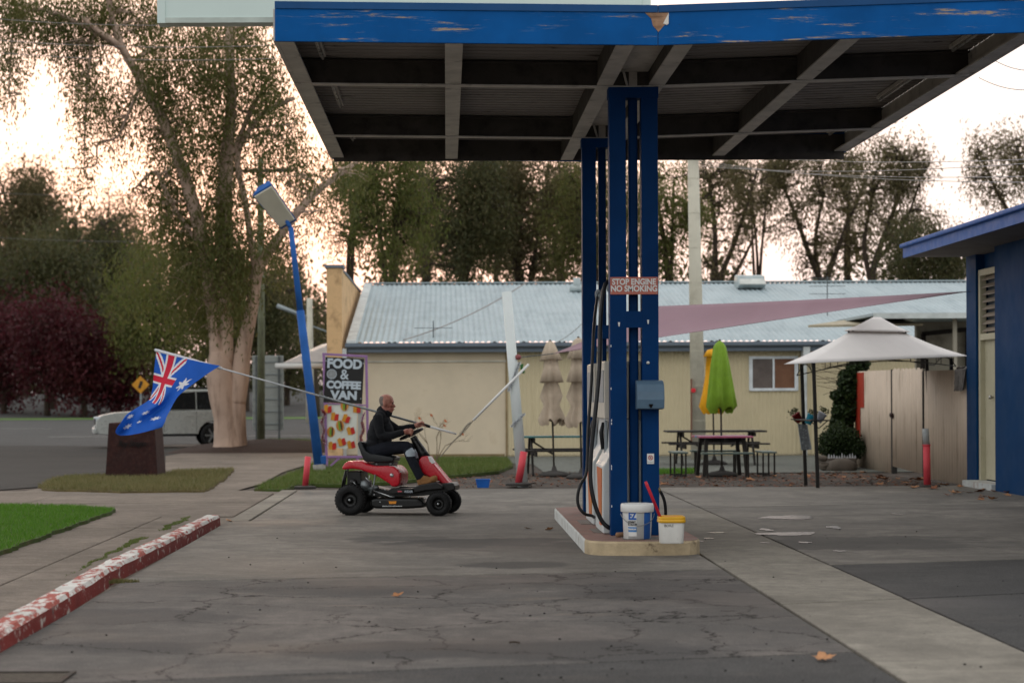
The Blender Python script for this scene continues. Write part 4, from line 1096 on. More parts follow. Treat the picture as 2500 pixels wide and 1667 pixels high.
MB().bx(a.x, b.x, 41.7, 43.0, -.05, b.z).build('box', pm('planter_stone', '#4f463d', .9, var=.3, vs=5, bump=.4, bs=20), pln, bevel=.03)
mbw = MB()
for i in range(11): mbw.prism([(a.x + i*.055, b.z), (a.x + i*.055 + .045, b.z), (a.x + i*.055 + .022, b.z + .05 + .07*rnd.random())], 'y', 41.72, 41.74)
mbw.build('edging', pm('edging_white', '#b8b9bb', .6), pln)
for i, (px, py, s_) in enumerate(((2052, 1150, .34), (2012, 1135, .13), (2012, 1152, .12), (2008, 1118, .12))):
    p = W(px, py, 41.4); r_ = random.Random(i)
    mb = MB().ell((p.x, p.y, max(.02, p.z)), (s_, s_*.8, s_*.55), 14)
    mb.v = [tuple(Vector(q) + Vector((mnoise.noise(Vector(q)*5), mnoise.noise(Vector(q)*5 + Vector((9, 0, 0))), mnoise.noise(Vector(q)*5 + Vector((0, 9, 0))))) * s_*.25) for q in mb.v]
    tag(mb.build('garden_rock', pm('rock', '#5b5249', .9, var=.3, vs=4, bump=.5, bs=18), smooth=True, base=True), ['large rounded brown rock in front of the planter box', 'small pale rock beside the planter box', 'small pale rock beside the planter box', 'small pale rock beside the planter box'][i], 'rock', 'garden rocks by the planter')

# ================================================================ TABLES and UMBRELLAS
M_tbk = pm('table_black', '#241f1b', .6, var=.3, vs=6)
M_tgrn = pm('bench_green_grey', '#5f6d66', .6, var=.25, vs=6)
def picnic(loc, rz, L, Wd, top_m, seat_m, label, tops=None, group='picnic tables'):
    t = thing('picnic_table', label, 'table', loc, rz, local=True, group=group)
    for i in range(5):
        y = -Wd/2 + Wd*(i + .5)/5
        MB().bx(-L/2, L/2, y - Wd/10 + .006, y + Wd/10 - .006, .69, .73).build('plank', (tops[i % len(tops)] if tops else top_m), t, bevel=.004, seg=1)
    for s_ in (-1, 1):
        for k in (0, 1): MB().bx(-L/2, L/2, s_*(Wd/2 + .30) - .13 + k*.135, s_*(Wd/2 + .30) - .005 + k*.135, .42, .455).build('seat_plank', seat_m, t, bevel=.004, seg=1)
        x = s_ * L * .36
        for d in (-1, 1): MB().bar((x, d*(Wd/2 + .22), -.05), (x, d*.18, .685), .09, .04, (1, 0, 0)).build('leg', M_tbk, t)
        MB().bx(x + .03, x + .07, -Wd/2 - .42, Wd/2 + .42, .33, .415).build('seat_bearer', M_tbk, t)
        MB().bx(x + .03, x + .07, -Wd*.45, Wd*.45, .60, .685).build('top_bearer', M_tbk, t)
        MB().bar((x - s_*.03, 0, .62), (x - s_*.45, 0, .36), .06, .035).build('brace', M_tbk, t)
    return t
c_ = lambda n, h: pm(n, h, .6, var=.15, vs=6)
tl = G(1345, 1158, -.05)
picnic((tl.x + .35, tl.y + .2, 0), R(3), 2.1, .72, M_tbk, M_tbk, 'dark picnic table with rainbow painted top near the leaning white post', [c_('paint_teal', '#4f7f80'), c_('paint_green', '#6c9a55'), c_('paint_pink', '#a66b74'), c_('paint_teal', '#4f7f80'), c_('paint_red', '#86403d')])
tb = W(1745, 1052, 45.3)
picnic((tb.x, tb.y, 0), R(0), 2.25, .85, M_tbk, M_tbk, 'long plain black picnic table farthest back by the concrete pole')
# square table with four loose benches around the lime umbrella
st_ = G(1768, 1163, -.05); sx, sy = st_.x, st_.y + .3
sq_ = thing('picnic_table', 'small square table with pink and blue painted top under the lime umbrella', 'table', (sx, sy, 0), R(2), local=True, group='picnic tables')
pc = [c_('paint_pink2', '#b25f7a'), c_('paint_purple', '#7c5a68'), c_('paint_blue', '#3f7fa8'), c_('paint_rose', '#a8455f'), c_('paint_pink', '#a66b74')]
for i in range(5): MB().bx(-.52, .52, -.52 + i*.208 + .004, -.52 + (i+1)*.208 - .004, .705, .74).build('plank', pc[i], sq_, bevel=.003, seg=1)
for a in (-1, 1):
    for b in (-1, 1):
        MB().bar((a*.42, b*.42, -.05), (a*.36, b*.36, .70), .07, .07, (0, 1, 0)).build('leg', M_tbk, sq_)
MB().bx(-.45, .45, -.03, .03, .62, .70).bx(-.03, .03, -.45, .45, .61, .69).build('top_bearer', M_tbk, sq_)
def bench(loc, rz, L, label):
    t = thing('bench', label, 'bench', loc, rz, local=True, group='green benches round the square table')
    for k in (-1, 1): MB().bx(-L/2, L/2, k*.075 - .068, k*.075 + .068, .40, .435).build('seat_plank', M_tgrn, t, bevel=.004, seg=1)
    for a in (-1, 1):
        for k in (-1, 1): MB().bx(a*(L/2 - .1) - .015, a*(L/2 - .1) + .015, k*.11 - .015, k*.11 + .015, -.05, .40).build('leg', M_tbk, t)
        MB().bx(a*(L/2 - .1) - .013, a*(L/2 - .1) + .013, -.095, .095, -.04, -.015).build('foot_rail', M_tbk, t)
    return t
bench((sx - .02, sy - .85, 0), 0, .98, 'low green bench in front of the square table')
bench((sx - .02, sy + .85, 0), 0, .98, 'low green bench behind the square table')
bench((sx - .86, sy, 0), R(90), .9, 'low green bench at the column side of the square table')
bench((sx + .86, sy, 0), R(90), .9, 'low green bench at the gazebo side of the square table')

def umbrella(name, label, top, foot, prof, mat, nf=9, fa=.18, tiers=None, base=True, twist=.0, n=54):
    """closed parasol: prof = [(fraction from top, radius)] along the line top->foot"""
    top, foot = Vector(top), Vector(foot)
    t = thing(name, label, 'umbrella', foot, group='closed umbrellas')
    d = (foot - top); L = d.length; z = -d.normalized()
    x = z.orthogonal().normalized(); y = z.cross(x)
    mb = MB(); rows = []
    for j, (f, r, amp) in enumerate(prof):
        c = top + d * f
        for k in range(n):
            a = 2*math.pi*k/n
            rr = r * (1 + amp*math.sin(nf*a + j*twist + .5*math.sin(a*2)) + amp*.5*math.sin(3*a + 1 + j*.7))
            zz = amp * r * .5 * math.sin(nf*a + j*twist + 1) if j == len(prof) - 1 else 0
            mb.v.append(tuple(c + (x*math.cos(a) + y*math.sin(a))*rr + z*zz*2))
    for j in range(len(prof) - 1):
        for k in range(n):
            k2 = (k+1) % n; mb.f.append((j*n+k, j*n+k2, (j+1)*n+k2, (j+1)*n+k)); mb.m.append(0)
    mb.build('closed_canopy', mat, t, smooth=True, fix=True)
    MB().tube([top + d*.0, foot], .019, 8).build('pole', pm('umbrella_pole', '#4a453f', .5, .2), t, smooth=True)
    MB().ell(top - d.normalized()*.01, .025, 8).build('finial', pm('umbrella_pole', '#4a453f', .5, .2), t, smooth=True)
    if base: MB().lathe([(.30, 0), (.30, .04), (.22, .08), (.06, .11), (.03, .2)], (foot.x, foot.y, -.05), 22).build('base', pm('umbrella_base', '#3b3835', .8), t, smooth=True)
    return t
M_lime = pm('umbrella_lime', '#789c26', .75, var=.14, vs=5)
M_ylw = pm('umbrella_yellow', '#e0a012', .75, var=.12, vs=5)
M_bge = pm('umbrella_beige', '#b9a894', .85, var=.15, vs=5)
def uprof(L, rows): return [(a / L, r, m) for a, r, m in rows]
top = W(1757, 832, sy); ft = Vector((sx, sy, -.05)); L = (ft - top).length
umbrella('parasol', 'closed lime green umbrella standing through the square table', top, ft, uprof(L, [(.0, .02, 0), (.05, .08, .05), (.12, .12, .06), (.5, .17, .13), (1.0, .225, .2), (1.28, .26, .24), (1.36, .2, .34)]), M_lime, 7)
top = W(1738, 852, 45.2); ft = Vector((W(1744, 1000, 45.2).x, 45.25, -.05)); L = (ft - top).length
umbrella('parasol', 'closed yellow umbrella half hidden behind the lime umbrella', top, ft, uprof(L, [(.0, .02, 0), (.02, .10, .05), (.17, .18, .1), (.175, .12, .1), (.6, .15, .14), (1.0, .22, .2), (1.3, .29, .22), (1.42, .2, .3)]), M_ylw, 7)
top = W(1343, 833, 39.6); ft = Vector((W(1353, 1150, 39.3).x, 39.3, -.05)); L = (ft - top).length
bg_rows = [(.0, .03, 0), (.05, .09, .05), (.18, .13, .12), (.38, .20, .15), (.39, .13, .1), (.55, .15, .1), (.82, .22, .16), (.83, .13, .1), (1.1, .21, .16), (1.28, .14, .14), (1.55, .23, .2), (1.63, .2, .3)]
umbrella('parasol', 'closed beige tiered umbrella at the rainbow topped table', top, ft, uprof(L, bg_rows), M_bge, 7)
top = W(1412, 825, 38.2); ft = Vector((W(1420, 1150, 38.2).x, 38.2, -.05)); L = (ft - top).length
umbrella('parasol', 'closed beige tiered umbrella partly hidden behind the far column', top, ft, uprof(L, [(a*1.02, r*1.05, m) for a, r, m in bg_rows]), M_bge, 6, twist=.2)

# ================================================================ POSTS, SAIL, POLES
M_pole = pm('white_post', '#cdd3d1', .5, var=.08, vs=1.5)
lp = thing('leaning_post', 'leaning round white steel post wrapped in silver tinsel', 'post', G(1275, 1180))
pb_, pt_ = G(1277, 1180), W(1237, 713, 35.2)
MB().tube([pb_ - Vector((0, 0, .08)), pt_], [.096, .084], 20).build('shaft', M_pole, lp, smooth=True)
MB().lathe([(.24, 0), (.24, .02), (.1, .025)], (pb_.x - .03, pb_.y, 0), 20).build('base_plate', M_rust, lp)
def onpost(py): 
    f = (1180 - py) / (1180 - 713); return pb_.lerp(pt_, f)
M_tin = pm('tinsel_silver', '#c9cdd0', .35, .2, var=.4, vs=40)
def fuzz(mb, pts, r, n, rs):
    for i in range(n):
        k = rs.random() * (len(pts) - 1); j = int(k); p = Vector(pts[j]).lerp(Vector(pts[min(j+1, len(pts)-1)]), k - j)
        d = Vector((rs.gauss(0, 1), rs.gauss(0, 1), rs.gauss(0, 1))).normalized(); s_ = d.orthogonal().normalized() * r * .22
        mb.add([p + s_, p - s_, p + d * r], [(0, 1, 2)])
mb = MB(); hx_ = []
for i in range(26):
    f = i / 25; a = -1.2 + f * 3.4; c = onpost(890 + 65 * f); hx_.append(c + Vector((math.cos(a)*.11 * (1 if f > .1 else 1), -abs(math.sin(a))*.11, 0)))
hx_ = [onpost(885 + 70*f/20) + Vector((.12 - .24*f/20, -.1, 0)) for f in range(21)]
fuzz(mb, hx_, .045, 420, rnd)
hx_ = [onpost(1010 + 32*f/20) + Vector((.13 - .26*f/20, -.1, 0)) for f in range(21)]
fuzz(mb, hx_, .04, 260, rnd)
mb.build('tinsel', M_tin, lp, fix=False)['kind'] = 'stuff'
rg = onpost(873); MB().ell((rg.x + .1, rg.y - .05, rg.z), (.06, .05, .05), 10).build('turnbuckle', pm('faded_maroon', '#8a4a4c', .6), lp, smooth=True)
mb = MB(); fuzz(mb, [onpost(890) + Vector((.14, -.08, 0)), onpost(912) + Vector((.17, -.08, 0))], .06, 60, rnd); mb.build('green_tassel', pm('tassel_green', '#2f7a3a', .7), lp, fix=False)
# white spreader pole and rope
stp = thing('guy_strut', 'thin white strut pole roped diagonally across the leaning post', 'strut', W(1155, 1025, 35.0))
MB().tube([W(1155, 1026, 34.9), W(1291, 889, 34.95)], .022, 8).build('strut_pole', M_white, stp, smooth=True)
MB().tube(smooth_path([W(1155, 1026, 34.9), W(1140, 1045, 34.9), W(1122, 1062, 34.92), W(1100, 1085, 35), W(1075, 1115, 35.1)]), .011, 6).tube(smooth_path([W(1150, 1030, 34.9), W(1138, 1040, 34.9), W(1122, 1064, 34.92)]), .018, 6).build('rope', pm('rope_grey', '#8c8577', .9), stp, smooth=True)
# shade sail
M_sail = pm('sail_maroon', '#8d727a', .85, var=.08, vs=1.2)
A, B2, C2 = W(2371, 711, 33.6), W(1352, 863, 35.6), W(1597, 748, 36.4)
sl = thing('shade_sail', 'faded maroon triangular shade sail slung from the blue building', 'shade sail', (A + B2 + C2) / 3)
NS = 22; mb = MB(); idx = {}
for i in range(NS + 1):
    for j in range(NS + 1 - i):
        a, b = i / NS, j / NS; c = 1 - a - b
        p = A*a + B2*b + C2*c
        cen = (A + B2 + C2) / 3
        pull = 4*(a*b*(1 - c) + b*c*(1 - a) + c*a*(1 - b)) * .055
        p = p.lerp(cen, pull * (1 - 3*min(a, b, c)))
        p.z -= .25 * 27*a*b*c*.4 + .0
        idx[(i, j)] = len(mb.v); mb.v.append(tuple(p))
for i in range(NS):
    for j in range(NS - i):
        mb.f.append((idx[(i, j)], idx[(i+1, j)], idx[(i, j+1)])); mb.m.append(0)
        if j < NS - i - 1: mb.f.append((idx[(i+1, j)], idx[(i+1, j+1)], idx[(i, j+1)])); mb.m.append(0)
mb.build('cloth', M_sail, sl, smooth=True, fix=True, solid=.006)
MB().tube([B2, onpost(874) + Vector((.1, -.04, 0))], .009, 6).build('rope', M_wire, sl)
MB().tube([A, (8.9, 33.6, A.z + .02)], .012, 6).build('fixing', M_wire, sl)
sp2 = W(1586, 760, 36.6); MB().tube([(sp2.x, 36.6, -.06), (sp2.x, 36.6, sp2.z)], .05, 10).build('sail_post', M_pole, sl, smooth=True)
# concrete power pole
cp = thing('concrete_power_pole', 'tall pale concrete power pole in front of the beige building', 'power pole', (W(1706, 1110, 49).x, 49, -.05))
x0 = W(1706, 1110, 49).x; ztop = W(1706, 300, 49).z
MB().tube([(x0, 49, -.06), (x0 - .12, 49, ztop)], [.19, .13], 20).build('shaft', pm('pole_concrete', '#c4bfae', .8, var=.1, vs=1.2, dirt='#a8a393', ds=2), cp, smooth=True)
for k in range(9): 
    z = .9 + k*.85; MB().torus((x0 - .12*z/ztop, 49, z), .192 - .06*z/ztop, .006, None, 20, 5).build('band', pm('pole_concrete', '#a8a394', .8), cp)
MB().bar((x0 - 1.1, 48.75, 7.5), (x0 + .9, 48.75, 7.5), .09, .11).build('cross_arm', pm('arm_timber', '#5a5248', .85), cp)
MB().tube([W(1688, 1080, 48.8), W(1688, 925, 48.8)], .025, 8).build('conduit', pm('conduit_brown', '#7a5a48', .7), cp)
MB().lathe([(.06, 0), (.05, .02)], W(1693, 953, 48.75), 12, rotm(R(90))).build('reflector', pm('reflector_red', '#d0303a', .3), cp)
# bollards
M_bred = pm('bollard_pink_red', '#d0454f', .55, var=.1, vs=5)
def bollard(p, t, label, r, sleeve=None):
    b = thing('bollard', label, 'bollard', (p.x, p.y, 0), group='pink bollards on dark bases')
    MB().tube([p + Vector((0, 0, .02)), t], r, 14).build('tube', M_bred, b, smooth=True)
    MB().lathe([(r*3.6, -.02), (r*3.6, .018), (r*2.8, .03), (r*1.4, .035)], (p.x, p.y, 0), 20).build('base', pm('bollard_base', '#35312e', .85, var=.2), b)
    if sleeve: MB().tube([t - Vector((0, 0, .0)), sleeve], r*.92, 14).build('grey_sleeve', pm('sleeve_grey', '#9a9c9b', .7, var=.2, vs=8), b, smooth=True); MB().torus(t, r, .012, None, 16, 6).build('collar', M_bred, b, smooth=True)
p = G(745, 1190); bollard(p, W(752, 1114, p.y), 'short pink bollard tube in front of the leaning blue light pole', .052)
p = G(1264, 1180); bollard(Vector((p.x, p.y - .35, 0)), W(1279, 1102, p.y - .35), 'short pink bollard tube leaning beside the white post', .062)
p = G(2264, 1188); bollard(p, W(2262, 1086, p.y), 'tall red bollard with grey upper sleeve by the fence', .06, W(2259, 1046, p.y))
# blue tub
p = G(1179, 1190); bt_ = thing('blue_tub', 'small bright blue plastic tub on the ground by the bollard', 'tub', (p.x, p.y, 0))
mb = MB(); w0, w1 = .095, .12
secs = [(w0, .0), (w1, .135), (w1 + .006, .135), (w1 + .006, .145), (w1 - .006, .145), (w0 - .006, .01)]
rings = []
for r, z in secs: rings.append([(p.x + r*a, p.y + r*.8*b, z) for a, b in ((-1, -1), (1, -1), (1, 1), (-1, 1))])
for rg_ in rings: mb.v += rg_
for i in range(len(rings)-1):
    for k in range(4): k2 = (k+1) % 4; mb.f.append((i*4+k, i*4+k2, (i+1)*4+k2, (i+1)*4+k)); mb.m.append(0)
mb.f += [(3, 2, 1, 0), tuple(range(20, 24))]; mb.m += [0, 0]
mb.build('tub_shell', pm('tub_blue', '#1f62b8', .4), bt_, bevel=.012)

# ================================================================ LEANING BLUE LIGHT POLE
lpo = thing('leaning_light_pole', 'leaning blue light pole with a long pale fluorescent head', 'light pole', G(780, 1152))
b0 = G(781, 1152); t0 = W(710, 556, b0.y); m0 = W(733, 758, b0.y)
M_lpb = bluepaint('lightpole_blue', '#2d5b9c', '#9fb0bd', .67, .70, (3, 3, .7))
MB().tube([b0 - Vector((0, 0, .05)), b0.lerp(m0, .5), m0], [.10, .088, .082], 14).build('lower_shaft', M_lpb, lpo, smooth=True)
MB().tube([m0 - (t0 - m0).normalized()*.05, m0.lerp(t0, .5), t0], [.066, .058, .052], 14).build('upper_shaft', M_lpb, lpo, smooth=True)
MB().tube([b0 - Vector((0, 0, .06)), b0 + (m0 - b0).normalized()*.16], .13, 12).build('foot_sleeve', pm('foot_concrete', '#8d8a83', .9, var=.2, vs=8), lpo, smooth=True)
q = b0 + (m0 - b0).normalized()*.3; MB().box((q.x + .10, q.y - .02, q.z - .05), (.13, .12, .18)).build('junction_box', M_lpb, lpo, bevel=.02)
# lamp head: long box tilted down towards the pole, open side facing the viewer and down
ha, hb_ = W(640, 462, b0.y - .2), W(706, 548, b0.y + .1)
dx_ = (hb_ - ha).normalized(); up_ = Vector((.25, .80, .45)); up_ = (up_ - dx_*up_.dot(dx_)).normalized(); sd_ = dx_.cross(up_).normalized()
Mh = Matrix((dx_, sd_, up_)).transposed(); Lh = (hb_ - ha).length
hm = (ha + hb_) / 2
mbh = MB(); wd_ = .27
def hp_(x, y, z): return tuple(hm + Mh @ Vector((x, y, z)))
mbh.hexa([hp_(-Lh/2, -wd_, -.02), hp_(Lh/2, -wd_*.8, -.02), hp_(Lh/2, wd_*.8, -.02), hp_(-Lh/2, wd_, -.02)], [hp_(-Lh/2 - .05, -wd_*.55, .16), hp_(Lh/2, -wd_*.4, .13), hp_(Lh/2, wd_*.4, .13), hp_(-Lh/2 - .05, wd_*.55, .16)])
hd_ = mbh.build('lamp_head', M_lpb, lpo, bevel=.015)
MB().hexa([hp_(-Lh/2 + .03, -wd_*.92, -.021), hp_(Lh/2 - .03, -wd_*.74, -.021), hp_(Lh/2 - .03, wd_*.74, -.021), hp_(-Lh/2 + .03, wd_*.92, -.021)], [hp_(-Lh/2 + .05, -wd_*.85, -.05), hp_(Lh/2 - .05, -wd_*.68, -.05), hp_(Lh/2 - .05, wd_*.68, -.05), hp_(-Lh/2 + .05, wd_*.85, -.05)]).build('diffuser', pm('diffuser_pale', '#b8b3a2', .4, var=.08), hd_, bevel=.01)
MB().tube([t0 - (t0 - m0).normalized()*.02, W(703, 545, b0.y), hm + Mh @ Vector((Lh/2 - .12, 0, .04))], .045, 10).build('knuckle', M_lpb, lpo, smooth=True)

# ================================================================ FOOD & COFFEE VAN SIGN
M_pur = pm('sign_purple', '#96709f', .6, var=.15, vs=4)
SY = 42.4
fs_ = thing('food_van_sign', 'purple framed FOOD and COFFEE VAN sign board with burger banner', 'sign', (W(850, 1143, SY).x, SY, -.02))
def sp_(px, py, dy=0): return W(px, py, SY + dy)
def strip(a, b, w, name, mat, dy=0., t=.05):
    MB().bar(sp_(*a, dy), sp_(*b, dy), t, w, (0, 1, 0)).build(name, mat, fs_, bevel=.004)
def fbar(a, b, w, name='frame_bar', mat=None, dy=0.):
    A_, B_ = sp_(*a, dy), sp_(*b, dy); d = (B_ - A_).normalized(); sd = d.cross(Vector((0, 1, 0))).normalized() * w/2
    yv = Vector((0, .05, 0))
    MB().hexa([A_ + sd, B_ + sd, B_ - sd, A_ - sd], [A_ + sd + yv, B_ + sd + yv, B_ - sd + yv, A_ - sd + yv]).build(name, mat or M_pur, fs_, bevel=.004)
fbar((790, 862), (798, 1146), .055); fbar((894, 868), (899, 1146), .055)
fbar((788, 864), (897, 870), .05, dy=-.004); fbar((789, 984), (893, 989), .03, dy=-.004); fbar((797, 1115), (899, 1115), .05, dy=-.004)
fbar((800, 1143), (828, 1118), .045, dy=.004); fbar((897, 1143), (870, 1118), .045, dy=.004)
MB().hexa([sp_(795, 871, -.01), sp_(889.5, 876, -.01), sp_(884, 986, -.01), sp_(789.5, 982, -.01)], [sp_(795, 871, .02), sp_(889.5, 876, .02), sp_(884, 986, .02), sp_(789.5, 982, .02)]).build('black_board', pm('board_black', '#141213', .45), fs_)
tilt = R(-2.6)
M_letter = pm('letter_pale', '#b9c3cc', .4, var=.05)
for s_, px, py, sz, sx_ in (('FOOD', 841, 889, .265, .98), ('&', 841, 915, .30, .95), ('COFFEE', 839, 940.5, .215, .97), ('VAN', 840, 965.5, .245, 1.1)):
    text('lettering', s_, M_letter, sz, at_face(sp_(px, py, -.013), tilt), fs_, .003, .004 if s_ == '&' else .0125, sx=sx_)
c = sp_(810, 913, -.012); MB().lathe([(.105, 0), (.105, .004)], c, 24, rotm(R(90))).build('round_badge', pm('badge_grey', '#8e9193', .45, var=.25, vs=18), fs_)
MB().torus(c - Vector((0, .005, 0)), .10, .006, rotm(R(90)), 24, 5).build('badge_ring', M_letter, fs_)
for px, py in ((796.5, 881), (887, 887), (791.5, 967), (881, 973)):
    MB().lathe([(.012, 0), (.008, .006)], sp_(px, py, -.012), 8, rotm(R(90))).build('bolt', M_letter, fs_)
MB().grid(lambda u, v: sp_(799 - 3*v + u*(74 - 2*v), 985 + 108*v + u*2, .012 + .012*math.sin(u*9 + v*4)), 12, 12).build('banner', pm('banner_white', '#cfd0c6', .7, var=.05), fs_, fix=False)
MB().grid(lambda u, v: sp_(874 - 1*v + u*(12 - 3*v), 988 + 126*v, .014 + .02*u), 3, 8).build('banner_fold', pm('banner_clear', '#b3b2ab', .5), fs_, fix=False)
M_fry, M_frr, M_bun, M_let, M_pat = (pm('print_fries', '#c98a2a', .7), pm('print_red', '#bb2a20', .7), pm('print_bun', '#c9853c', .7), pm('print_lettuce', '#6f9a2c', .7), pm('print_patty', '#54301c', .7))
def fries(px, py, a, s_=1):
    c = sp_(px, py, -.006); M2 = Matrix.Rotation(a, 3, 'Y')
    def q(x, z): return tuple(c + M2 @ Vector((x*s_, 0, z*s_)))
    par = MB().sheet([q(-.085, -.075), q(.0, -.085), q(.0, .075), q(-.03, .095), q(-.085, .075)]).build('printed_fries', M_fry, fs_, fix=False)
    o2 = MB().sheet([(x, y - .001, z) for x, y, z in (q(-.005, -.09), q(.075, -.075), q(.075, .065), q(.012, .06), q(-.012, .0))]).build('printed_carton', M_frr, par, fix=False)
def burger(px, py, a, s_=1):
    c = sp_(px, py, -.006); M2 = Matrix.Rotation(a, 3, 'Y')
    def disc(x, rx, rz, dy, half=0):
        pts = []
        for k in range(18):
            t = 2*math.pi*k/18; pts.append(tuple(c + M2 @ Vector((x + rx*math.cos(t), 0, rz*math.sin(t)))*s_ + Vector((0, dy, 0))))
        return MB().sheet(pts)
    par = disc(0, .085, .115, 0).build('printed_burger', M_bun, fs_, fix=False)
    disc(-.012, .022, .108, -.0012).build('printed_lettuce', M_let, par, fix=False); disc(.028, .02, .105, -.0014).build('printed_patty', M_pat, par, fix=False)
for a in ((818, 1017, .12), (846, 1022, .35), (857, 1051, -.25), (835, 1078, -.3), (801, 998, 0), (872, 998, 0.05), (812, 1088, .0), (858, 1085, -.2)): fries(*a)
for a in ((841, 990, .05), (808, 1054, .05), (830, 1039, -.15)): burger(*a)
MB().sheet([sp_(801 + 0, 1086, .0), sp_(821, 1083, .0), sp_(822, 1092, .0), sp_(801, 1092, .0)]).build('printed_fries', M_fry, fs_, fix=False)
def garland(name, pts, cols, label):
    gl = thing(name, label, 'garland', Vector(pts[0]))
    for k, c_h in enumerate(cols):
        mb = MB(); fuzz(mb, [Vector(p) for p in pts[k::1]], .05, 260, random.Random(k + len(pts)))
        mb.build('strand', pm('tinsel_' + c_h.strip('#'), c_h, .35, .4, var=.4, vs=60), gl, fix=False)
garland('tinsel_garland', [sp_(786, 1000, -.05), sp_(794, 1010, -.06), sp_(785, 1030, -.06), sp_(792, 1050, -.06), sp_(787, 1068, -.06), sp_(794, 1084, -.05)], ['#8f3a42', '#b9a0a6'], 'pink and red tinsel hanging at the light pole side of the sign frame')
garland('tinsel_garland', [sp_(889, 1008, -.05), sp_(884, 1030, -.06), sp_(888, 1050, -.06), sp_(880, 1068, -.06), sp_(885, 1082, -.05)], ['#9a6a86', '#b87a6a'], 'mauve tinsel hanging at the building side of the sign frame')

# ================================================================ RUSTED STEEL BLOCK
M_cor = pm('corten', '#2e130f', .85, var=.3, vs=7, dirt='#4a2a22', ds=12, dlo=.5, dhi=.7, damt=.6, bump=.4, bs=90, bd=.006)
mon = thing('steel_block_monument', 'tapered rusty brown steel block with dark script lettering on the verge', 'monument', G(330, 1166))
q = [G(256, 1166), G(383, 1166)]; yb = q[0].y; dp = 1.15
tl_, tr_ = W(265, 1032, yb + .03), W(377, 1031, yb + .03)
MB().hexa([(q[0].x, yb, -.05), (q[1].x, yb, -.05), (q[1].x, yb + dp, -.05), (q[0].x, yb + dp, -.05)], [(tl_.x, tl_.y, tl_.z), (tr_.x, tr_.y, tr_.z), (tr_.x - .0, yb + dp - .05, tr_.z - .0), (tl_.x + .0, yb + dp - .05, tl_.z)]).build('block', M_cor, mon, bevel=.025, seg=3)
text('script_lettering', 'Roy Strayan', pm('lettering_burnt', '#120a08', .8), .155, Matrix.Translation(W(322, 1083, yb - .003)) @ Matrix.Rotation(R(90) - .03, 4, 'X'), mon, .004, .002, shear=.35, sx=.80, spacing=.9)

# ================================================================ STREET THINGS FAR LEFT
M_galv = pm('galvanised', '#8f9799', .5, .3, var=.15, vs=2)
rs_ = thing('road_sign_back', 'tall grey back of a road sign on two steel posts', 'road sign', W(655, 1062, 70))
a, b = W(617, 1050, 70), W(692, 868, 70)
MB().bx(a.x, b.x, 70, 70.03, a.z, b.z).build('panel', pm('sign_back_grey', '#989c98', .5, var=.1), rs_, bevel=.08, seg=3)
for px in (627, 682): x = W(px, 1000, 70).x; MB().bx(x - .035, x + .035, 69.9, 69.99, -.06, b.z - .02).build('post', pm('sign_post', '#565a5a', .6), rs_)
for i in range(6): z = a.z + (b.z - a.z) * (i + .5) / 6; MB().bx(a.x + .02, b.x - .02, 69.97, 69.995, z - .015, z + .015).build('stiffener', M_galv, rs_)
tp = thing('timber_pole', 'weathered green timber power pole in front of the road sign', 'power pole', W(637, 1065, 66))
x = W(637, 1065, 66).x; MB().tube([(x, 66, -.06), (x + .03, 66, 4), (x + .02, 66, 9.4)], [.135, .12, .10], 12).build('shaft', pm('timber_green', '#6f735c', .9, var=.25, vs=3, dirt='#4c4d3f', ds=4, stretch=(3, 3, .4)), tp, smooth=True)
MB().bar((x - 1.1, 65.9, 9.0), (x + 1.1, 65.9, 9.0), .1, .1).build('cross_arm', pm('arm_timber', '#5a5248', .85), tp)
sl_ = thing('street_light', 'grey concrete street light pole with arm beyond the sign', 'street light', W(757, 1000, 120))
x = W(757, 1000, 120).x; zt2 = W(757, 728, 120).z
MB().tube([(x, 120, -.06), (x, 120, zt2)], [.26, .17], 12).build('shaft', pm('pole_concrete', '#a8a394', .8), sl_, smooth=True)
ea = W(676, 746, 120); MB().tube([W(755, 777, 120), ea], [.1, .13], 8).build('arm', M_galv, sl_, smooth=True)
MB().tube([W(759, 795, 120), W(805, 812, 120)], .05, 6).build('brace', M_galv, sl_)
ws = thing('warning_road_sign', 'yellow diamond warning road sign on a post by the road', 'road sign', W(343, 1000, 135))
c = W(343, 939, 135); x = c.x
MB().box((x, 135, c.z), (.85, .03, .85), rotm(0, R(45))).build('diamond', pm('sign_amber', '#c98a1c', .5), ws)
MB().box((x, 134.97, c.z), (.2, .01, .5), rotm(0, R(20))).build('symbol', pm('sticker_black', '#161616', .5), ws)
MB().bx(x - .05, x + .05, 135.03, 135.1, -.06, c.z + .3).build('post', M_galv, ws)
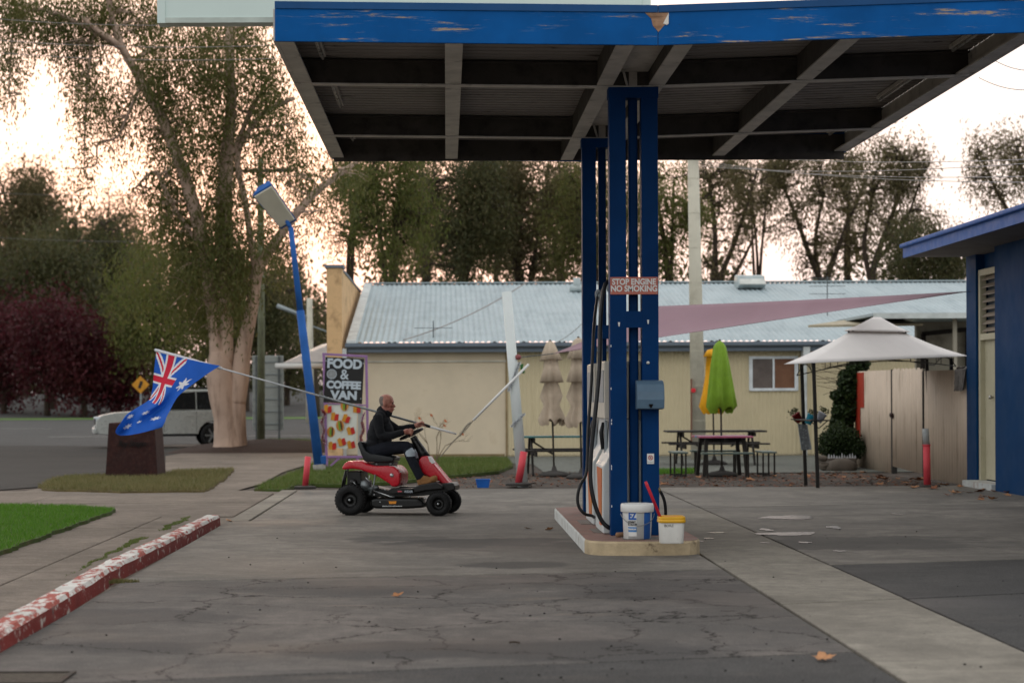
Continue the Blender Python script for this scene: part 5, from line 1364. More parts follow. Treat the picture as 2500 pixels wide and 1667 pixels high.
# power wires
def wire(name, pts, label, r=.007, sag=.15, wm=None):
    w = thing(name, label, 'power line', W(*pts[0]), group='overhead wires')
    A_, B_ = W(*pts[0]), W(*pts[-1]); P = []
    for i in range(17): t = i/16; p = A_.lerp(B_, t); p.z -= sag * 4*t*(1-t); P.append(p)
    MB().tube(P, r, 5).build('strand', wm or pm('wire_light', '#8f8a86', .5), w)
for (a, b) in (((-60, 42, 48), (700, 52, 48)), ((-60, 94, 48), (760, 106, 48)), ((-60, 125, 48), (780, 138, 48))): wire('overhead_wire', (a, b), 'pale wire crossing in front of the gum tree crown below the sign board')
for (a, b) in (((-60, 468, 120), (640, 473, 66)), ((-60, 576, 140), (640, 590, 66))): wire('overhead_wire', (a, b), 'thin dark wire low across the far trees towards the timber pole', .012, .15, pm('wire_dark', '#2b2826', .6))
for (a, b) in (((1706, 405, 49), (2600, 392, 30)), ((1706, 398, 49), (2600, 428, 30)), ((1706, 392, 49), (2600, 445, 30)), ((1700, 370, 49), (2600, 385, 30)), ((2390, 190, 30), (2600, 200, 28)), ((2420, 143, 30), (2600, 152, 28))): wire('overhead_wire', (a, b), 'thin wire crossing the sky right of the canopy', .006)
wire('service_cable', ((1280, 693, 56), (985, 830, 51.5)), 'dark service cable slung down over the pale roof', .018)
wire('service_cable', ((1480, 720, 50), (1355, 838, 51.3)), 'faint cable over the roof behind the far column', .008)
# bare little shrub by the wall
sb = thing('bare_shrub', 'bare twiggy shrub with a few orange leaves below the beige wall', 'shrub', G(1062, 1125))
bs0 = G(1062, 1128); mb = MB(); tips = []
def twig(p, d, L, r, lev):
    q = p + d * L; mb.tube([p, p.lerp(q, .5) + Vector((rnd.gauss(0, .02), 0, rnd.gauss(0, .02))), q], [r, r*.8, r*.6], 4); tips.append(q)
    if lev:
        for _ in range(rnd.choice((2, 3))):
            d2 = (d + Vector((rnd.gauss(0, .45), rnd.gauss(0, .4), rnd.gauss(.05, .2)))).normalized(); twig(q, d2, L*rnd.uniform(.5, .8), r*.6, lev - 1)
for d in ((-.35, 0, 1), (.1, .1, 1), (.5, 0, .9), (-.8, .1, .8), (.25, -.2, 1)): twig(bs0 + Vector((0, 0, -.05)), Vector(d).normalized(), .5, .012, 3)
mb.build('twigs', pm('twig_grey', '#6f5f4c', .9), sb)
for i in range(7):
    p = rnd.choice(tips); MB().sheet([p, p + Vector((.05, .01, -.03)), p + Vector((.07, 0, -.08)), p + Vector((.0, -.01, -.06))]).build('leaf', pm('leaf_orange', '#b5602e', .7), sb, fix=False)

# ================================================================ RIDE-ON MOWER (local frame: +x forward, +y away from the viewer)
MK = .2551 * 1.0 / 188.0                               # metres per pixel of the close-up the profile was measured on
YAW = R(-11)
near = G(857, 1257)
TR = .33
mroot = Vector((near.x - math.sin(YAW) * TR * 1.0, near.y + math.cos(YAW) * TR, 0))
SN, CS = -math.sin(YAW), math.cos(YAW)
def L_(zx, zy, y=0.):                                   # close-up pixel -> local point at lateral offset y
    xv = (zx - 420) * MK - TR * SN
    return Vector(((xv - y * SN) / CS, y, (1400 - zy) * MK))
def P2(pts, y): return [(L_(a, b, y).x, L_(a, b, y).z) for a, b in pts]
M_mred = pm('mower_red', '#c01428', .28, var=.06, spec=.6)
M_mblk = pm('mower_black', '#0a0a0a', .38, var=.2, vs=8)
M_tyre = pm('tyre_rubber', '#0d0d0e', .75, var=.2, vs=10, bump=.2, bs=60)
M_rim = pm('rim_black', '#070707', .35)
M_chrome = pm('steel_bright', '#b9bcbd', .28, .85, var=.15)
M_alum = pm('engine_alloy', '#7f8486', .4, .7, var=.3, vs=20)
mow = thing('ride_on_mower', 'red and black ride-on mower being driven across the forecourt', 'mower', mroot, YAW, local=True)
def wheel(x, y, r, w, side):
    wh = thing_part = None
    M2 = rotm(R(90))
    c = Vector((x, y, r))
    n = 40
    prof = [(r*.52, -w/2 + .012), (r*.66, -w/2), (r*.86, -w/2 + .004), (r*.965, -w/2 + .028), (r, -w/4), (r*1.003, 0), (r, w/4), (r*.965, w/2 - .028), (r*.86, w/2 - .004), (r*.66, w/2), (r*.52, w/2 - .012)]
    ty = MB().lathe(prof, c, n, M2, cap=False).build('wheel', M_tyre, mow, smooth=True)
    # tread blocks
    tb = MB()
    for k in range(30):
        for s_ in (-1, 1):
            a = 2*math.pi*(k + (.5 if s_ > 0 else 0))/30
            Mt = Matrix.Rotation(-a, 3, 'Y')
            tb.box(c + Mt @ Vector((r*.995, s_*w*.2, 0)), (.012, w*.34, .018), Mt @ Matrix.Rotation(s_*.5, 3, 'X'))
    tb.build('tread', M_tyre, ty)
    for s_ in (-1, 1):
        MB().lathe([(r*.54, s_*(w/2 - .012)), (r*.5, s_*(w/2 - .02)), (r*.42, s_*(w/2 - .06)), (r*.15, s_*(w/2 - .055)), (r*.13, s_*(w/2 - .02)), (.001, s_*(w/2 - .015))], c, 28, M2, cap=False).build('rim', M_rim, ty, smooth=True)
        MB().lathe([(.017, s_*(w/2 - .02)), (.014, s_*(w/2 + .004)), (.001, s_*(w/2 + .006))], c, 12, M2, cap=False).build('hub_cap', M_chrome, ty, smooth=True)
    return ty
rx = L_(420, 1245, -TR).x; fxw = L_(1265, 1265, -TR).x
for s_ in (-1, 1):
    wheel(rx, s_*TR, .2, .17, s_); wheel(fxw, s_*.34, .156, .13, s_)
# rear red shell
def shell(name, pts, y0, y1, mat, bev=.03, inset=None):
    ym = 0
    a = P2(pts, 0)
    return MB().prism(a, 'y', y0, y1).build(name, mat, mow, bevel=bev, seg=4, smooth=True)
tail = [(368, 968), (372, 938), (395, 905), (430, 886), (560, 886), (606, 912), (680, 932), (800, 930), (868, 934), (905, 965), (930, 1000), (926, 1100), (902, 1128), (850, 1130), (822, 1098), (720, 1035), (640, 1002), (540, 965), (470, 958)]
shell('rear_hood', tail, -.27, .27, M_mred, .035)
shell('decal', [(815, 930), (868, 932), (925, 990), (870, 992)], -.20, -.10, M_white, .004)
for a, b, r in ((812, 1018, .015),):
    c = L_(a, b, -.275); MB().lathe([(.026, 0), (.022, .008), (.001, .01)], c, 14, rotm(R(90)), cap=False).build('fuel_knob', M_chrome, mow, smooth=True)
# engine under the tail
eng = MB().prism(P2([(405, 985), (540, 985), (545, 1115), (405, 1115)], 0), 'y', -.20, .22).build('engine', M_mblk, mow, bevel=.015)
for i in range(6):
    x0e = L_(545, 0).x + .015*i
    MB().bx(x0e, x0e + .008, -.22, .05, L_(0, 1165).z, L_(0, 1075).z).build('cooling_fin', M_alum, eng)
MB().tube([L_(560, 1120, -.24), L_(560, 1120, .1)], .07, 14).build('cylinder', M_alum, eng, smooth=True)
MB().tube([L_(590, 1160, -.22), L_(680, 1130, -.24)], .028, 10).build('exhaust', M_alum, eng, smooth=True)
MB().ell(L_(440, 1090, -.22), (.05, .03, .045), 12).build('air_cleaner', M_mblk, eng, smooth=True)
for a, b in (((600, 1020), (588, 1075)), ((470, 1120), (440, 1080)), ((560, 1040), (620, 1100))):
    MB().tube([L_(*a, -.26), L_(*b, -.25)], .006, 6).build('cable', M_chrome, eng, smooth=True)
MB().tube([L_(370, 975, -.26), L_(345, 1060, -.27), L_(333, 1135, -.27)], .014, 8).build('tow_bar', M_mblk, mow, smooth=True)
MB().tube([L_(372, 975, .26), L_(345, 1060, .27), L_(333, 1135, .27)], .014, 8).build('tow_bar', M_mblk, mow, smooth=True)
# chassis, deck, foot plates
MB().prism(P2([(400, 1130), (640, 1130), (840, 1175), (1130, 1150), (1330, 1120), (1380, 1180), (1150, 1215), (860, 1235), (640, 1230), (400, 1215)], 0), 'y', -.17, .17).build('chassis', M_mblk, mow, bevel=.01)
MB().prism(P2([(640, 1255), (700, 1240), (1100, 1240), (1160, 1275), (1165, 1325), (1000, 1338), (700, 1338), (645, 1320)], 0), 'y', -.30, .34).build('cutting_deck', M_mblk, mow, bevel=.03)
a = L_(720, 1313, -.305); b = L_(912, 1311, -.305); MB().bar(a, b, .006, .010).build('deck_trim', M_chrome, mow)
c = L_(820, 1276, -.303); MB().hexa([c + Vector((-.052, 0, .014)), c + Vector((.052, 0, .016)), c + Vector((.045, 0, -.018)), c + Vector((-.044, 0, -.02))], [p + Vector((0, .004, 0)) for p in (c + Vector((-.052, 0, .014)), c + Vector((.052, 0, .016)), c + Vector((.045, 0, -.018)), c + Vector((-.044, 0, -.02)))]).build('orange_sticker', pm('sticker_orange', '#dc8a20', .5), mow)
for s_ in (-1, 1):
    MB().prism(P2([(825, 1160), (860, 1140), (1050, 1140), (1060, 1150), (1055, 1192), (830, 1192)], 0), 'y', s_*.16, s_*.33).build('foot_board', M_mblk, mow, bevel=.008)
    MB().prism(P2([(1055, 1140), (1110, 1110), (1280, 1080), (1330, 1110), (1340, 1150), (1180, 1165), (1060, 1190)], 0), 'y', s_*.15, s_*.30).build('foot_rest', M_mblk, mow, bevel=.015)
a = L_(870, 1172, -.332); MB().bx(a.x, a.x + .055, -.334, -.33, a.z - .005, a.z + .012).build('red_badge', pm('badge_red', '#c0505a', .5), mow)
text('lettering', 'RIDER', M_letter, .04, Matrix.Translation(L_(975, 1172, -.3335)) @ FACE, mow, .0006, .0006)
MB().tube([L_(635, 1165, -.28), L_(800, 1222, -.30), L_(840, 1222, -.30)], .008, 8).build('lift_rod', M_chrome, mow, smooth=True)
MB().tube([L_(655, 1010, -.29), L_(640, 1110, -.30), L_(600, 1205, -.31)], [.010, .010, .013], 8).build('height_lever', M_alum, mow, smooth=True)
for zx, zy in ((645, 1205), (985, 1222), (1070, 1225), (750, 1155), (1135, 1235), (700, 1275)):
    MB().ell(L_(zx, zy, -.30), .012, 8).build('bolt', M_chrome, mow, smooth=True)
# front hood (nose) and axle
nose = [(1088, 905), (1092, 870), (1112, 845), (1150, 838), (1185, 842), (1222, 900), (1320, 1020), (1385, 1100), (1412, 1150), (1390, 1172), (1360, 1150), (1290, 1080), (1210, 1050), (1130, 1010), (1096, 945)]
MB().prism(P2(nose, 0), 'y', -.13, .13).build('front_hood', M_mred, mow, bevel=.035, seg=4, smooth=True)
MB().prism(P2([(1163, 842), (1186, 846), (1222, 902), (1205, 912), (1180, 890)], -.1), 'y', -.138, -.02).build('white_decal', M_white, mow, bevel=.004)
MB().prism(P2([(1290, 1095), (1420, 1090), (1440, 1120), (1445, 1160), (1380, 1180), (1290, 1150)], 0), 'y', -.17, .17).build('front_bumper', M_mblk, mow, bevel=.02)
MB().bx(fxw - .03, fxw + .03, -.30, .30, .14, .20).build('front_axle', M_mblk, mow, bevel=.01)
MB().bx(rx - .04, rx + .04, -.28, .28, .16, .24).build('rear_axle', M_mblk, mow, bevel=.01)
c = L_(1382, 1150, -.15); MB().ell(c, (.03, .02, .03), 12).build('axle_cap', M_chrome, mow, smooth=True)
# steering column and wheel
MB().tube([L_(1135, 880), L_(1095, 790), L_(1045, 710), L_(1015, 655)], [.085, .062, .05, .045], 12).build('steering_column', M_mblk, mow, smooth=True)
swc = L_(1000, 628); Msw = rotm(0, R(-25.5), 0)
MB().torus(swc, .158, .0155, Msw, 36, 10).build('steering_wheel', M_mblk, mow, smooth=True)
mbq = MB()
for a in (90, 210, 330): mbq.bar(swc - Vector((0, 0, .02)), swc + Msw @ Vector((.15*math.cos(R(a)), .15*math.sin(R(a)), 0)), .035, .014)
mbq.lathe([(.05, -.03), (.05, .0), (.03, .012), (.001, .014)], swc, 16, Msw)
mbq.build('steering_spokes', M_mblk, mow)
# seat
seat = [(508, 715), (520, 698), (552, 698), (566, 740), (590, 785), (640, 815), (700, 822), (830, 842), (862, 856), (852, 890), (760, 900), (600, 895), (570, 880), (545, 820)]
MB().prism(P2(seat, 0), 'y', -.21, .21).build('seat', pm('seat_vinyl', '#15181b', .42, var=.15), mow, bevel=.03, seg=4, smooth=True)
MB().prism(P2([(620, 905), (850, 895), (840, 930), (640, 935)], 0), 'y', -.14, .14).build('seat_bracket', M_mblk, mow)
for y in (-.12, .12):
    for zx in (665, 800): MB().tube([L_(zx, 940, y), L_(zx, 892, y)], .026, 10).build('seat_spring', M_alum, mow, smooth=True)

# ================================================================ RIDER (one continuous body, voxel-fused from tapered limbs)
prim = []                                               # (kind, data, material)
def cap(p0, p1, r0, r1, m): prim.append(('c', Vector(p0), Vector(p1), r0, r1, m))
def eli(c, r, m, M=None): prim.append(('e', Vector(c), Vector(r), M or Matrix.Identity(3), m))
SK, SW, JE, BO, BA, HA = 0, 1, 2, 3, 4, 5               # skin, sweater, jeans, boots, reflective band, grey hair
# pelvis and torso
hipN, hipF = L_(655, 790, -.095), L_(655, 790, .095)
eli(L_(650, 785), (.135, .175, .115), JE)
eli(L_(650, 720), (.125, .165, .12), SW)
eli(L_(668, 640), (.135, .175, .15), SW, rotm(0, R(8)))
eli(L_(690, 560), (.135, .185, .15), SW, rotm(0, R(12)))
eli(L_(712, 490), (.11, .19, .10), SW, rotm(0, R(16)))
cap(L_(700, 455, -.12), L_(700, 455, .12), .075, .075, SW)
eli(L_(760, 600), (.09, .14, .13), SW)
eli(L_(735, 690), (.10, .15, .10), SW)
# neck, collar
cap(L_(728, 430), L_(752, 360), .062, .058, SK)
cap(L_(715, 405, -.0), L_(765, 425, 0), .072, .066, SW)
# skull and face
hd0 = L_(762, 318)
eli(hd0 + Vector((-.006, 0, .012)), (.098, .076, .090), SK)
eli(L_(735, 300), (.066, .070, .070), HA)
eli(L_(735, 325), (.055, .072, .055), HA)
eli(L_(790, 345), (.052, .060, .065), SK)
eli(L_(793, 385), (.044, .050, .048), SK)
eli(L_(803, 405), (.027, .030, .024), SK)
cap(L_(758, 395, -.035), L_(798, 408, -.018), .026, .02, SK); cap(L_(758, 395, .035), L_(798, 408, .018), .026, .02, SK)
cap(L_(822, 335), L_(838, 362), .010, .015, SK); cap(L_(836, 362, -.010), L_(836, 362, .010), .011, .011, SK)
cap(L_(820, 318, -.035), L_(822, 316, .035), .014, .014, SK)
for s_ in (-1, 1):
    eli(L_(740, 345, s_*.078), (.020, .012, .031), SK, rotm(0, R(-12)))
    eli(L_(808, 348, s_*.036), (.022, .02, .02), SK)
cap(L_(827, 385, -.018), L_(827, 385, .018), .010, .010, SK); cap(L_(825, 394, -.016), L_(825, 394, .016), .010, .010, SK)
# near arm (right) to the steering wheel
shN, elN, wrN = L_(680, 478, -.195), L_(712, 640, -.235), L_(912, 612, -.185)
cap(shN, L_(690, 560, -.225), .072, .064, SW); cap(L_(690, 560, -.225), elN, .064, .056, SW)
cap(elN, L_(800, 645, -.23), .056, .052, SW); cap(L_(800, 645, -.23), wrN, .052, .042, SW)
rimN = swc + Msw @ Vector((-.02, -.156, 0))
pm_ = L_(950, 606, -.17)
cap(wrN, pm_, .030, .034, SK)
eli(L_(962, 603, -.165), (.050, .024, .038), SK, rotm(0, R(14)))
for i, dz in enumerate((.030, .012, -.006, -.024)):
    k0 = L_(985, 600, -.175) + Vector((.0 - i*.003, 0, dz)); k1 = k0 + Vector((.034 - i*.003, -.004, -.004)); k2 = k1 + Vector((.010, .022, -.020)); k3 = k2 + Vector((-.022, .012, -.010))
    cap(k0, k1, .0105, .010, SK); cap(k1, k2, .010, .0092, SK); cap(k2, k3, .0092, .0085, SK)
cap(L_(950, 590, -.15), L_(985, 585, -.135), .013, .011, SK); cap(L_(985, 585, -.135), L_(1008, 592, -.13), .011, .009, SK)
# far arm (left) to the flag pole
shF, elF, wrF = L_(690, 478, .195), L_(860, 590, .27), L_(1020, 560, .25)
cap(shF, L_(775, 530, .24), .070, .060, SW); cap(L_(775, 530, .24), elF, .060, .052, SW); cap(elF, wrF, .052, .040, SW)
gp = L_(1088, 520, .235)
cap(wrF, L_(1050, 548, .25), .030, .033, SK)
eli(L_(1066, 543, .248), (.046, .026, .036), SK, rotm(0, R(14)))
for i, dz in enumerate((.020, .006, -.008, -.022)):
    k0 = L_(1082, 538, .25) + Vector((.0, 0, dz*.6)); 
    if i < 3:
        k1 = k0 + Vector((.012 + i*.008, -.008, .024)); k2 = k1 + Vector((.022, -.030, .004)); k3 = k2 + Vector((.012, -.012, -.02))
    else:
        k1 = k0 + Vector((.034, -.004, -.004)); k2 = k1 + Vector((.026, -.004, -.006)); k3 = k2 + Vector((.018, 0, -.004))
    cap(k0, k1, .0105, .0098, SK); cap(k1, k2, .0098, .009, SK); cap(k2, k3, .009, .008, SK)
cap(L_(1062, 530, .22), L_(1095, 520, .205), .012, .010, SK); cap(L_(1095, 520, .205), L_(1120, 520, .205), .010, .009, SK)
# legs
for s_, kn, an, hip in ((-1, L_(955, 745, -.15), L_(1082, 1035, -.20), hipN), (1, L_(985, 765, .15), L_(1105, 1040, .20), hipF)):
    md = hip.lerp(kn, .5) + Vector((0, 0, .012))
    cap(hip, md, .100, .088, JE); cap(md, kn, .088, .070, JE)
    cf = kn.lerp(an, .4) + Vector((-.012, 0, 0))
    cap(kn, cf, .068, .064, JE); cap(cf, an, .064, .058, JE)
    b0_, b1_ = kn.lerp(an, .20), kn.lerp(an, .27)
    cap(b0_ + Vector((.004, 0, 0)), b1_ + Vector((.002, 0, 0)), .0695, .068, BA)
    an2 = an + (an - kn).normalized() * .03
    y = an.y
    heel = L_(1085, 1105, y); toe = L_(1225, 1045, y); ball = L_(1170, 1075, y)
    cap(an, heel + Vector((.01, 0, .012)), .050, .046, BO); cap(heel + Vector((.01, 0, .008)), ball, .044, .046, BO); cap(ball, toe, .045, .036, BO)
    cap(an + Vector((.01, 0, -.02)), ball + Vector((-.01, 0, .01)), .05, .045, BO)
    cap(L_(1080, 1122, y), L_(1130, 1105, y), .022, .026, BO); cap(L_(1130, 1105, y), L_(1235, 1062, y), .028, .022, BO)
mbp = MB()
for q in prim:
    if q[0] == 'c':
        _, a, b, ra, rb, m = q
        d = b - a
        if d.length < 1e-5: d = Vector((0, 0, 1e-3)); b = a + d
        dn = d.normalized(); pts, rad = [], []
        for t in (-90, -60, -30, 0): pts.append(a + dn*ra*math.sin(R(t))); rad.append(max(.0015, ra*math.cos(R(t))))
        for t in (0, 30, 60, 90): pts.append(b + dn*rb*math.sin(R(t))); rad.append(max(.0015, rb*math.cos(R(t))))
        # keep the frame stable along the straight limb
        x = dn.orthogonal().normalized(); y = dn.cross(x); n = 14; vs, fs = [], []
        for p, r in zip(pts, rad):
            for k in range(n): a_ = 2*math.pi*k/n; vs.append(p + (x*math.cos(a_) + y*math.sin(a_))*r)
        for i in range(7):
            for k in range(n): k2 = (k+1) % n; fs.append((i*n+k, i*n+k2, (i+1)*n+k2, (i+1)*n+k))
        fs.append(tuple(range(n))[::-1]); fs.append(tuple(range(7*n, 8*n))); mbp.add(vs, fs)
    else:
        _, c, r, M2, m = q; mbp.ell(c, r, 20, M2)
raw = mbp.build('rider_raw', M_white)
md = raw.modifiers.new('r', 'REMESH'); md.mode = 'VOXEL'; md.voxel_size = .0062
md = raw.modifiers.new('s', 'SMOOTH'); md.factor = .5; md.iterations = 3
dg = bpy.context.evaluated_depsgraph_get(); me = bpy.data.meshes.new_from_object(raw.evaluated_get(dg))
bpy.data.objects.remove(raw)
nv_ = len(me.vertices); co = np.empty(nv_*3); me.vertices.foreach_get('co', co); co = co.reshape(-1, 3)
best = np.full(nv_, 1e9); lab = np.zeros(nv_, int)
for q in prim:
    if q[0] == 'c':
        _, a, b, ra, rb, m = q; a_, b_ = np.array(a), np.array(b); d = b_ - a_
        t = np.clip(((co - a_) @ d) / max(1e-9, d @ d), 0, 1); dist = np.linalg.norm(co - (a_ + t[:, None]*d), axis=1) - (ra + (rb - ra)*t)
    else:
        _, c, r, M2, m = q; pl_ = (co - np.array(c)) @ np.array(M2); rr = np.array(r)
        k = np.linalg.norm(pl_ / rr, axis=1); dist = (k - 1) * rr.min()
    if m == HA: dist = dist - .002
    if m == BA: dist = dist - .003
    up = dist < best; best[up] = dist[up]; lab[up] = m
# hair only on the back and sides, bald crown
hmask = (lab == HA); crown = co[:, 2] > L_(0, 262).z; lab[hmask & crown] = SK
skin_head = (lab == SK) & (co[:, 2] > L_(0, 345).z) & (co[:, 0] < L_(728, 0).x) & (co[:, 2] < L_(0, 262).z) & (co[:, 0] > L_(690, 0).x - .05); lab[skin_head] = HA
# knit and denim folds
for i in range(nv_):
    if lab[i] in (SW, JE):
        p = Vector(co[i]); f = .0045 * mnoise.noise(p * 13) + .003 * mnoise.noise(Vector((p.x*6, p.y*6, p.z*26)))
        co[i] += np.array(me.vertices[i].normal) * f
me.vertices.foreach_set('co', co.reshape(-1))
def skinmat():
    g = NG('skin'); c = g.mix(g.ramp(g.noise(14, 4), .35, .65), '#b27c69', '#94584a'); g.done(c, .5); g.p.inputs['Subsurface Weight'].default_value = .12; g.p.inputs['Subsurface Radius'].default_value = (.02, .008, .005); return g.m
mats = [skinmat(), pm('knit_charcoal', '#121419', .95, var=.45, vs=90, bump=.7, bs=220, bd=.006), pm('denim_navy', '#0d121e', .9, var=.3, vs=40, bump=.3, bs=200), pm('boot_tan', '#94693f', .85, var=.25, vs=18, bump=.3, bs=60), pm('reflective_band', '#a9b4bd', .4, var=.1), pm('hair_grey', '#7b716b', .9, var=.35, vs=80, bump=.6, bs=200)]
me.materials.clear()
for m in mats: me.materials.append(m)
npoly = len(me.polygons); ls = np.empty(npoly, np.int32); me.polygons.foreach_get('loop_start', ls)
lv_ = np.empty(len(me.loops), np.int32); me.loops.foreach_get('vertex_index', lv_)
me.polygons.foreach_set('material_index', lab[lv_[ls]].astype(np.int32)); me.polygons.foreach_set('use_smooth', [True]*npoly); me.update()
me.name = 'body'
rider = bpy.data.objects.new('person', None); col.objects.link(rider); rider.location = mroot; rider.rotation_euler = (0, 0, YAW); ORG[rider.name] = (0, 0, 0)
tag(rider, 'balding person in dark sweater and jeans riding the mower, holding a flag pole', 'person')
body = bpy.data.objects.new('body', me); col.objects.link(body); body.parent = rider
# sweater collar, eyes, brows
MB().torus(L_(737, 408), .067, .017, rotm(0, R(28)), 24, 8).build('collar', mats[1], rider, smooth=True)
for s_ in (-1, 1):
    MB().ell(L_(820, 334, s_*.031), (.011, .010, .008), 10).build('eye', pm('eye_dark', '#2a1d18', .3), rider, smooth=True)
    MB().tube([L_(822, 320, s_*.045), L_(829, 318, s_*.03), L_(829, 321, s_*.012)], .006, 6).build('eyebrow', mats[5], rider, smooth=True)
MB().tube([L_(834, 389.5, -.018), L_(837, 389, 0), L_(834, 389.5, .018)], .003, 5).build('mouth', pm('lip', '#7a4038', .6), rider, smooth=True)

# ================================================================ FLAG ON ITS POLE (world space)
def loc2w(p): 
    c, s_ = math.cos(YAW), math.sin(YAW); return Vector((mroot.x + p.x*c - p.y*s_, mroot.y + p.x*s_ + p.y*c, p.z))
gpw = loc2w(L_(1092, 519, .225))
FYa = gpw.y                                             # the pole lies roughly across the view, tail a little nearer
fl = thing('flag_on_pole', 'large blue flag with Union Jack and white stars on a long pole', 'flag', W(1115, 1059, FYa))
pe, ps = W(1114, 1059, FYa), W(378, 854, FYa + .55)
def pol(f): return pe.lerp(ps, f)
MB().tube([pol(0), pol(.03), pol(.085)], [.012, .016, .017], 10).build('grip', M_white, fl, smooth=True)
MB().tube([pol(.085), pol(.10), pol(.115)], [.019, .024, .017], 10).build('pole_joint', M_mblk, fl, smooth=True)
MB().tube([pol(.1), pol(.45)], [.0155, .0145], 10).build('pole_lower', M_alum, fl, smooth=True)
MB().tube([pol(.44), pol(.78), pol(1.003)], [.012, .010, .008], 10).build('pole_upper', pm('pole_white', '#c4c8cc', .4), fl, smooth=True)
K = .2551
def Z2(a, b): return (200 + a*K, 820 + b*K)
left_c = [(712, 150), (698, 260), (684, 400), (672, 520), (640, 610), (520, 690), (430, 750), (375, 825), (338, 872)]
mid_c = [(1010, 222), (960, 330), (880, 450), (810, 570), (740, 660), (640, 730), (560, 790), (470, 870), (395, 952)]
right_c = [(1322, 285), (1190, 370), (1040, 478), (930, 568), (880, 640), (842, 715), (812, 770), (795, 820), (770, 872)]
def crv(c, u):
    t = u * (len(c) - 1); i = min(int(t), len(c) - 2); f = t - i
    a, b, d, e = (Vector(c[max(i-1, 0)]).to_2d(), Vector(c[i]).to_2d(), Vector(c[i+1]).to_2d(), Vector(c[min(i+2, len(c)-1)]).to_2d())
    return .5*((2*b) + (d-a)*f + (2*a-5*b+4*d-e)*f*f + (3*b-a-3*d+e)*f**3)
def flagpt(u, v):                                       # u along the fly, v along the hoist (0 = pole tip)
    L0, M0, R0 = crv(left_c, u), crv(mid_c, u), crv(right_c, u)
    p = L0*(1-v)*(1-2*v) + M0*4*v*(1-v) + R0*v*(2*v-1)
    px, py = Z2(p.x, p.y)
    y = FYa + .55 - .25*v + u*(.10*math.sin(v*7 + u*5) + .10*math.sin(v*12 - u*3 + 1)*u) - .12*u
    return W(px, py, y)
def star(u, v, cu, cv, r, n):                            # fly is twice as long as the hoist
    du, dv = (u - cu)*2, v - cv; d = math.hypot(du, dv)
    if d > r: return False
    a = math.atan2(dv, du) * n / (2*math.pi); f = abs((a % 1) - .5) * 2
    return d < r * (.46 + .54 * max(0, (f - .0)) ** 1.6)
def flagcol(u, v):                                      # 0 blue 1 white 2 red
    if u < .5 and v < .5:
        x, y = u/.5*2 - 1, v/.5*2 - 1                    # x -1..1 along the fly (2 long), y -1..1
        X, Y = x*1.0, y*.5
        if abs(X) < .10 or abs(Y) < .10: return 2
        if abs(X) < .165 or abs(Y) < .165: return 1
        d = abs(Y - X*.5) / math.hypot(1, .5); e = abs(Y + X*.5) / math.hypot(1, .5)
        if min(d, e) < .034: return 2
        if min(d, e) < .10: return 1
        return 0
    for cu, cv, r, n in ((.25, .75, .15, 7), (.75, .17, .095, 7), (.64, .44, .095, 7), (.87, .40, .095, 7), (.76, .82, .095, 7), (.80, .56, .05, 5)):
        if star(u, v, cu, cv, r, n): return 1
    return 0
def clothmat(name, c):
    g = NG(name); cc = g.mix(g.ramp(g.noise(6, 4), .3, .7), [x*.85 for x in lin(c)], lin(c)); g.done(cc, .7, 0, .3)
    tr = g.n('BsdfTranslucent'); g.l(cc, tr.inputs[0]); ms = g.n('MixShader'); ms.inputs[0].default_value = .25
    g.l(g.p.outputs[0], ms.inputs[1]); g.l(tr.outputs[0], ms.inputs[2]); g.l(ms.outputs[0], g.o.inputs[0]); return g.m
MB().grid(flagpt, 170, 100, mfn=flagcol).build('flag_cloth', [clothmat('flag_blue', '#1f5fc4'), clothmat('flag_white', '#e8e9ee'), clothmat('flag_red', '#d42a44')], fl, smooth=True, fix=False)
MB().tube([pol(.775), pol(.999)], .021, 8).build('hoist_sleeve', clothmat('flag_white2', '#e8e9ee'), fl, smooth=True)

# ================================================================ PARKED SUV (local: +x forward)
M_car = pm('car_silver_white', '#a6a9a5', .28, .15, var=.05, spec=.6)
M_cgl = glass('car_glass', (.012, .013, .015), .05)
M_cblk = pm('car_black_trim', '#17181a', .5)
rw = G(497, 1092, -.044); CYAW = R(180 + 12)
car = thing('parked_suv', 'silver white four wheel drive wagon parked behind the rusty steel block', 'car', (rw.x + .1, rw.y + .85, -.044), CYAW, local=True)
def arch(cx, r, x0, x1, zb_):
    out = []
    for i in range(11):
        a = math.pi - math.pi*i/10; out.append((cx + r*math.cos(a), max(zb_, .38 + r*math.sin(a))))
    return out
WB, zs = 2.78, .42
low = [(-.98, .55), (-.95, zs + .02)] + [(-.44, zs)] + arch(0, .44, 0, 0, zs) + [(.46, zs), (WB - .46, zs)] + arch(WB, .44, 0, 0, zs) + [(WB + .46, zs), (WB + .72, zs + .02), (WB + .82, .62), (WB + .80, .88), (WB + .62, 1.02), (WB + .2, 1.10), (1.95, 1.16), (1.0, 1.15), (-.9, 1.18), (-1.0, 1.1)]
low = [(x, max(z, .36)) for x, z in low]
MB().prism(low, 'y', -.92, .92).build('body_shell', M_car, car, bevel=.06, seg=3)
gh_ = [(-.98, 1.16), (1.98, 1.155), (1.20, 1.76), (.9, 1.81), (-.6, 1.82), (-.86, 1.77)]
def gx(p, y): return (p[0], y, p[1])
mb = MB().hexa([gx(p, -.88 if p[1] < 1.3 else -.70) for p in gh_], [gx(p, .88 if p[1] < 1.3 else .70) for p in gh_]); mb.build('cabin', M_car, car, bevel=.05, seg=3)
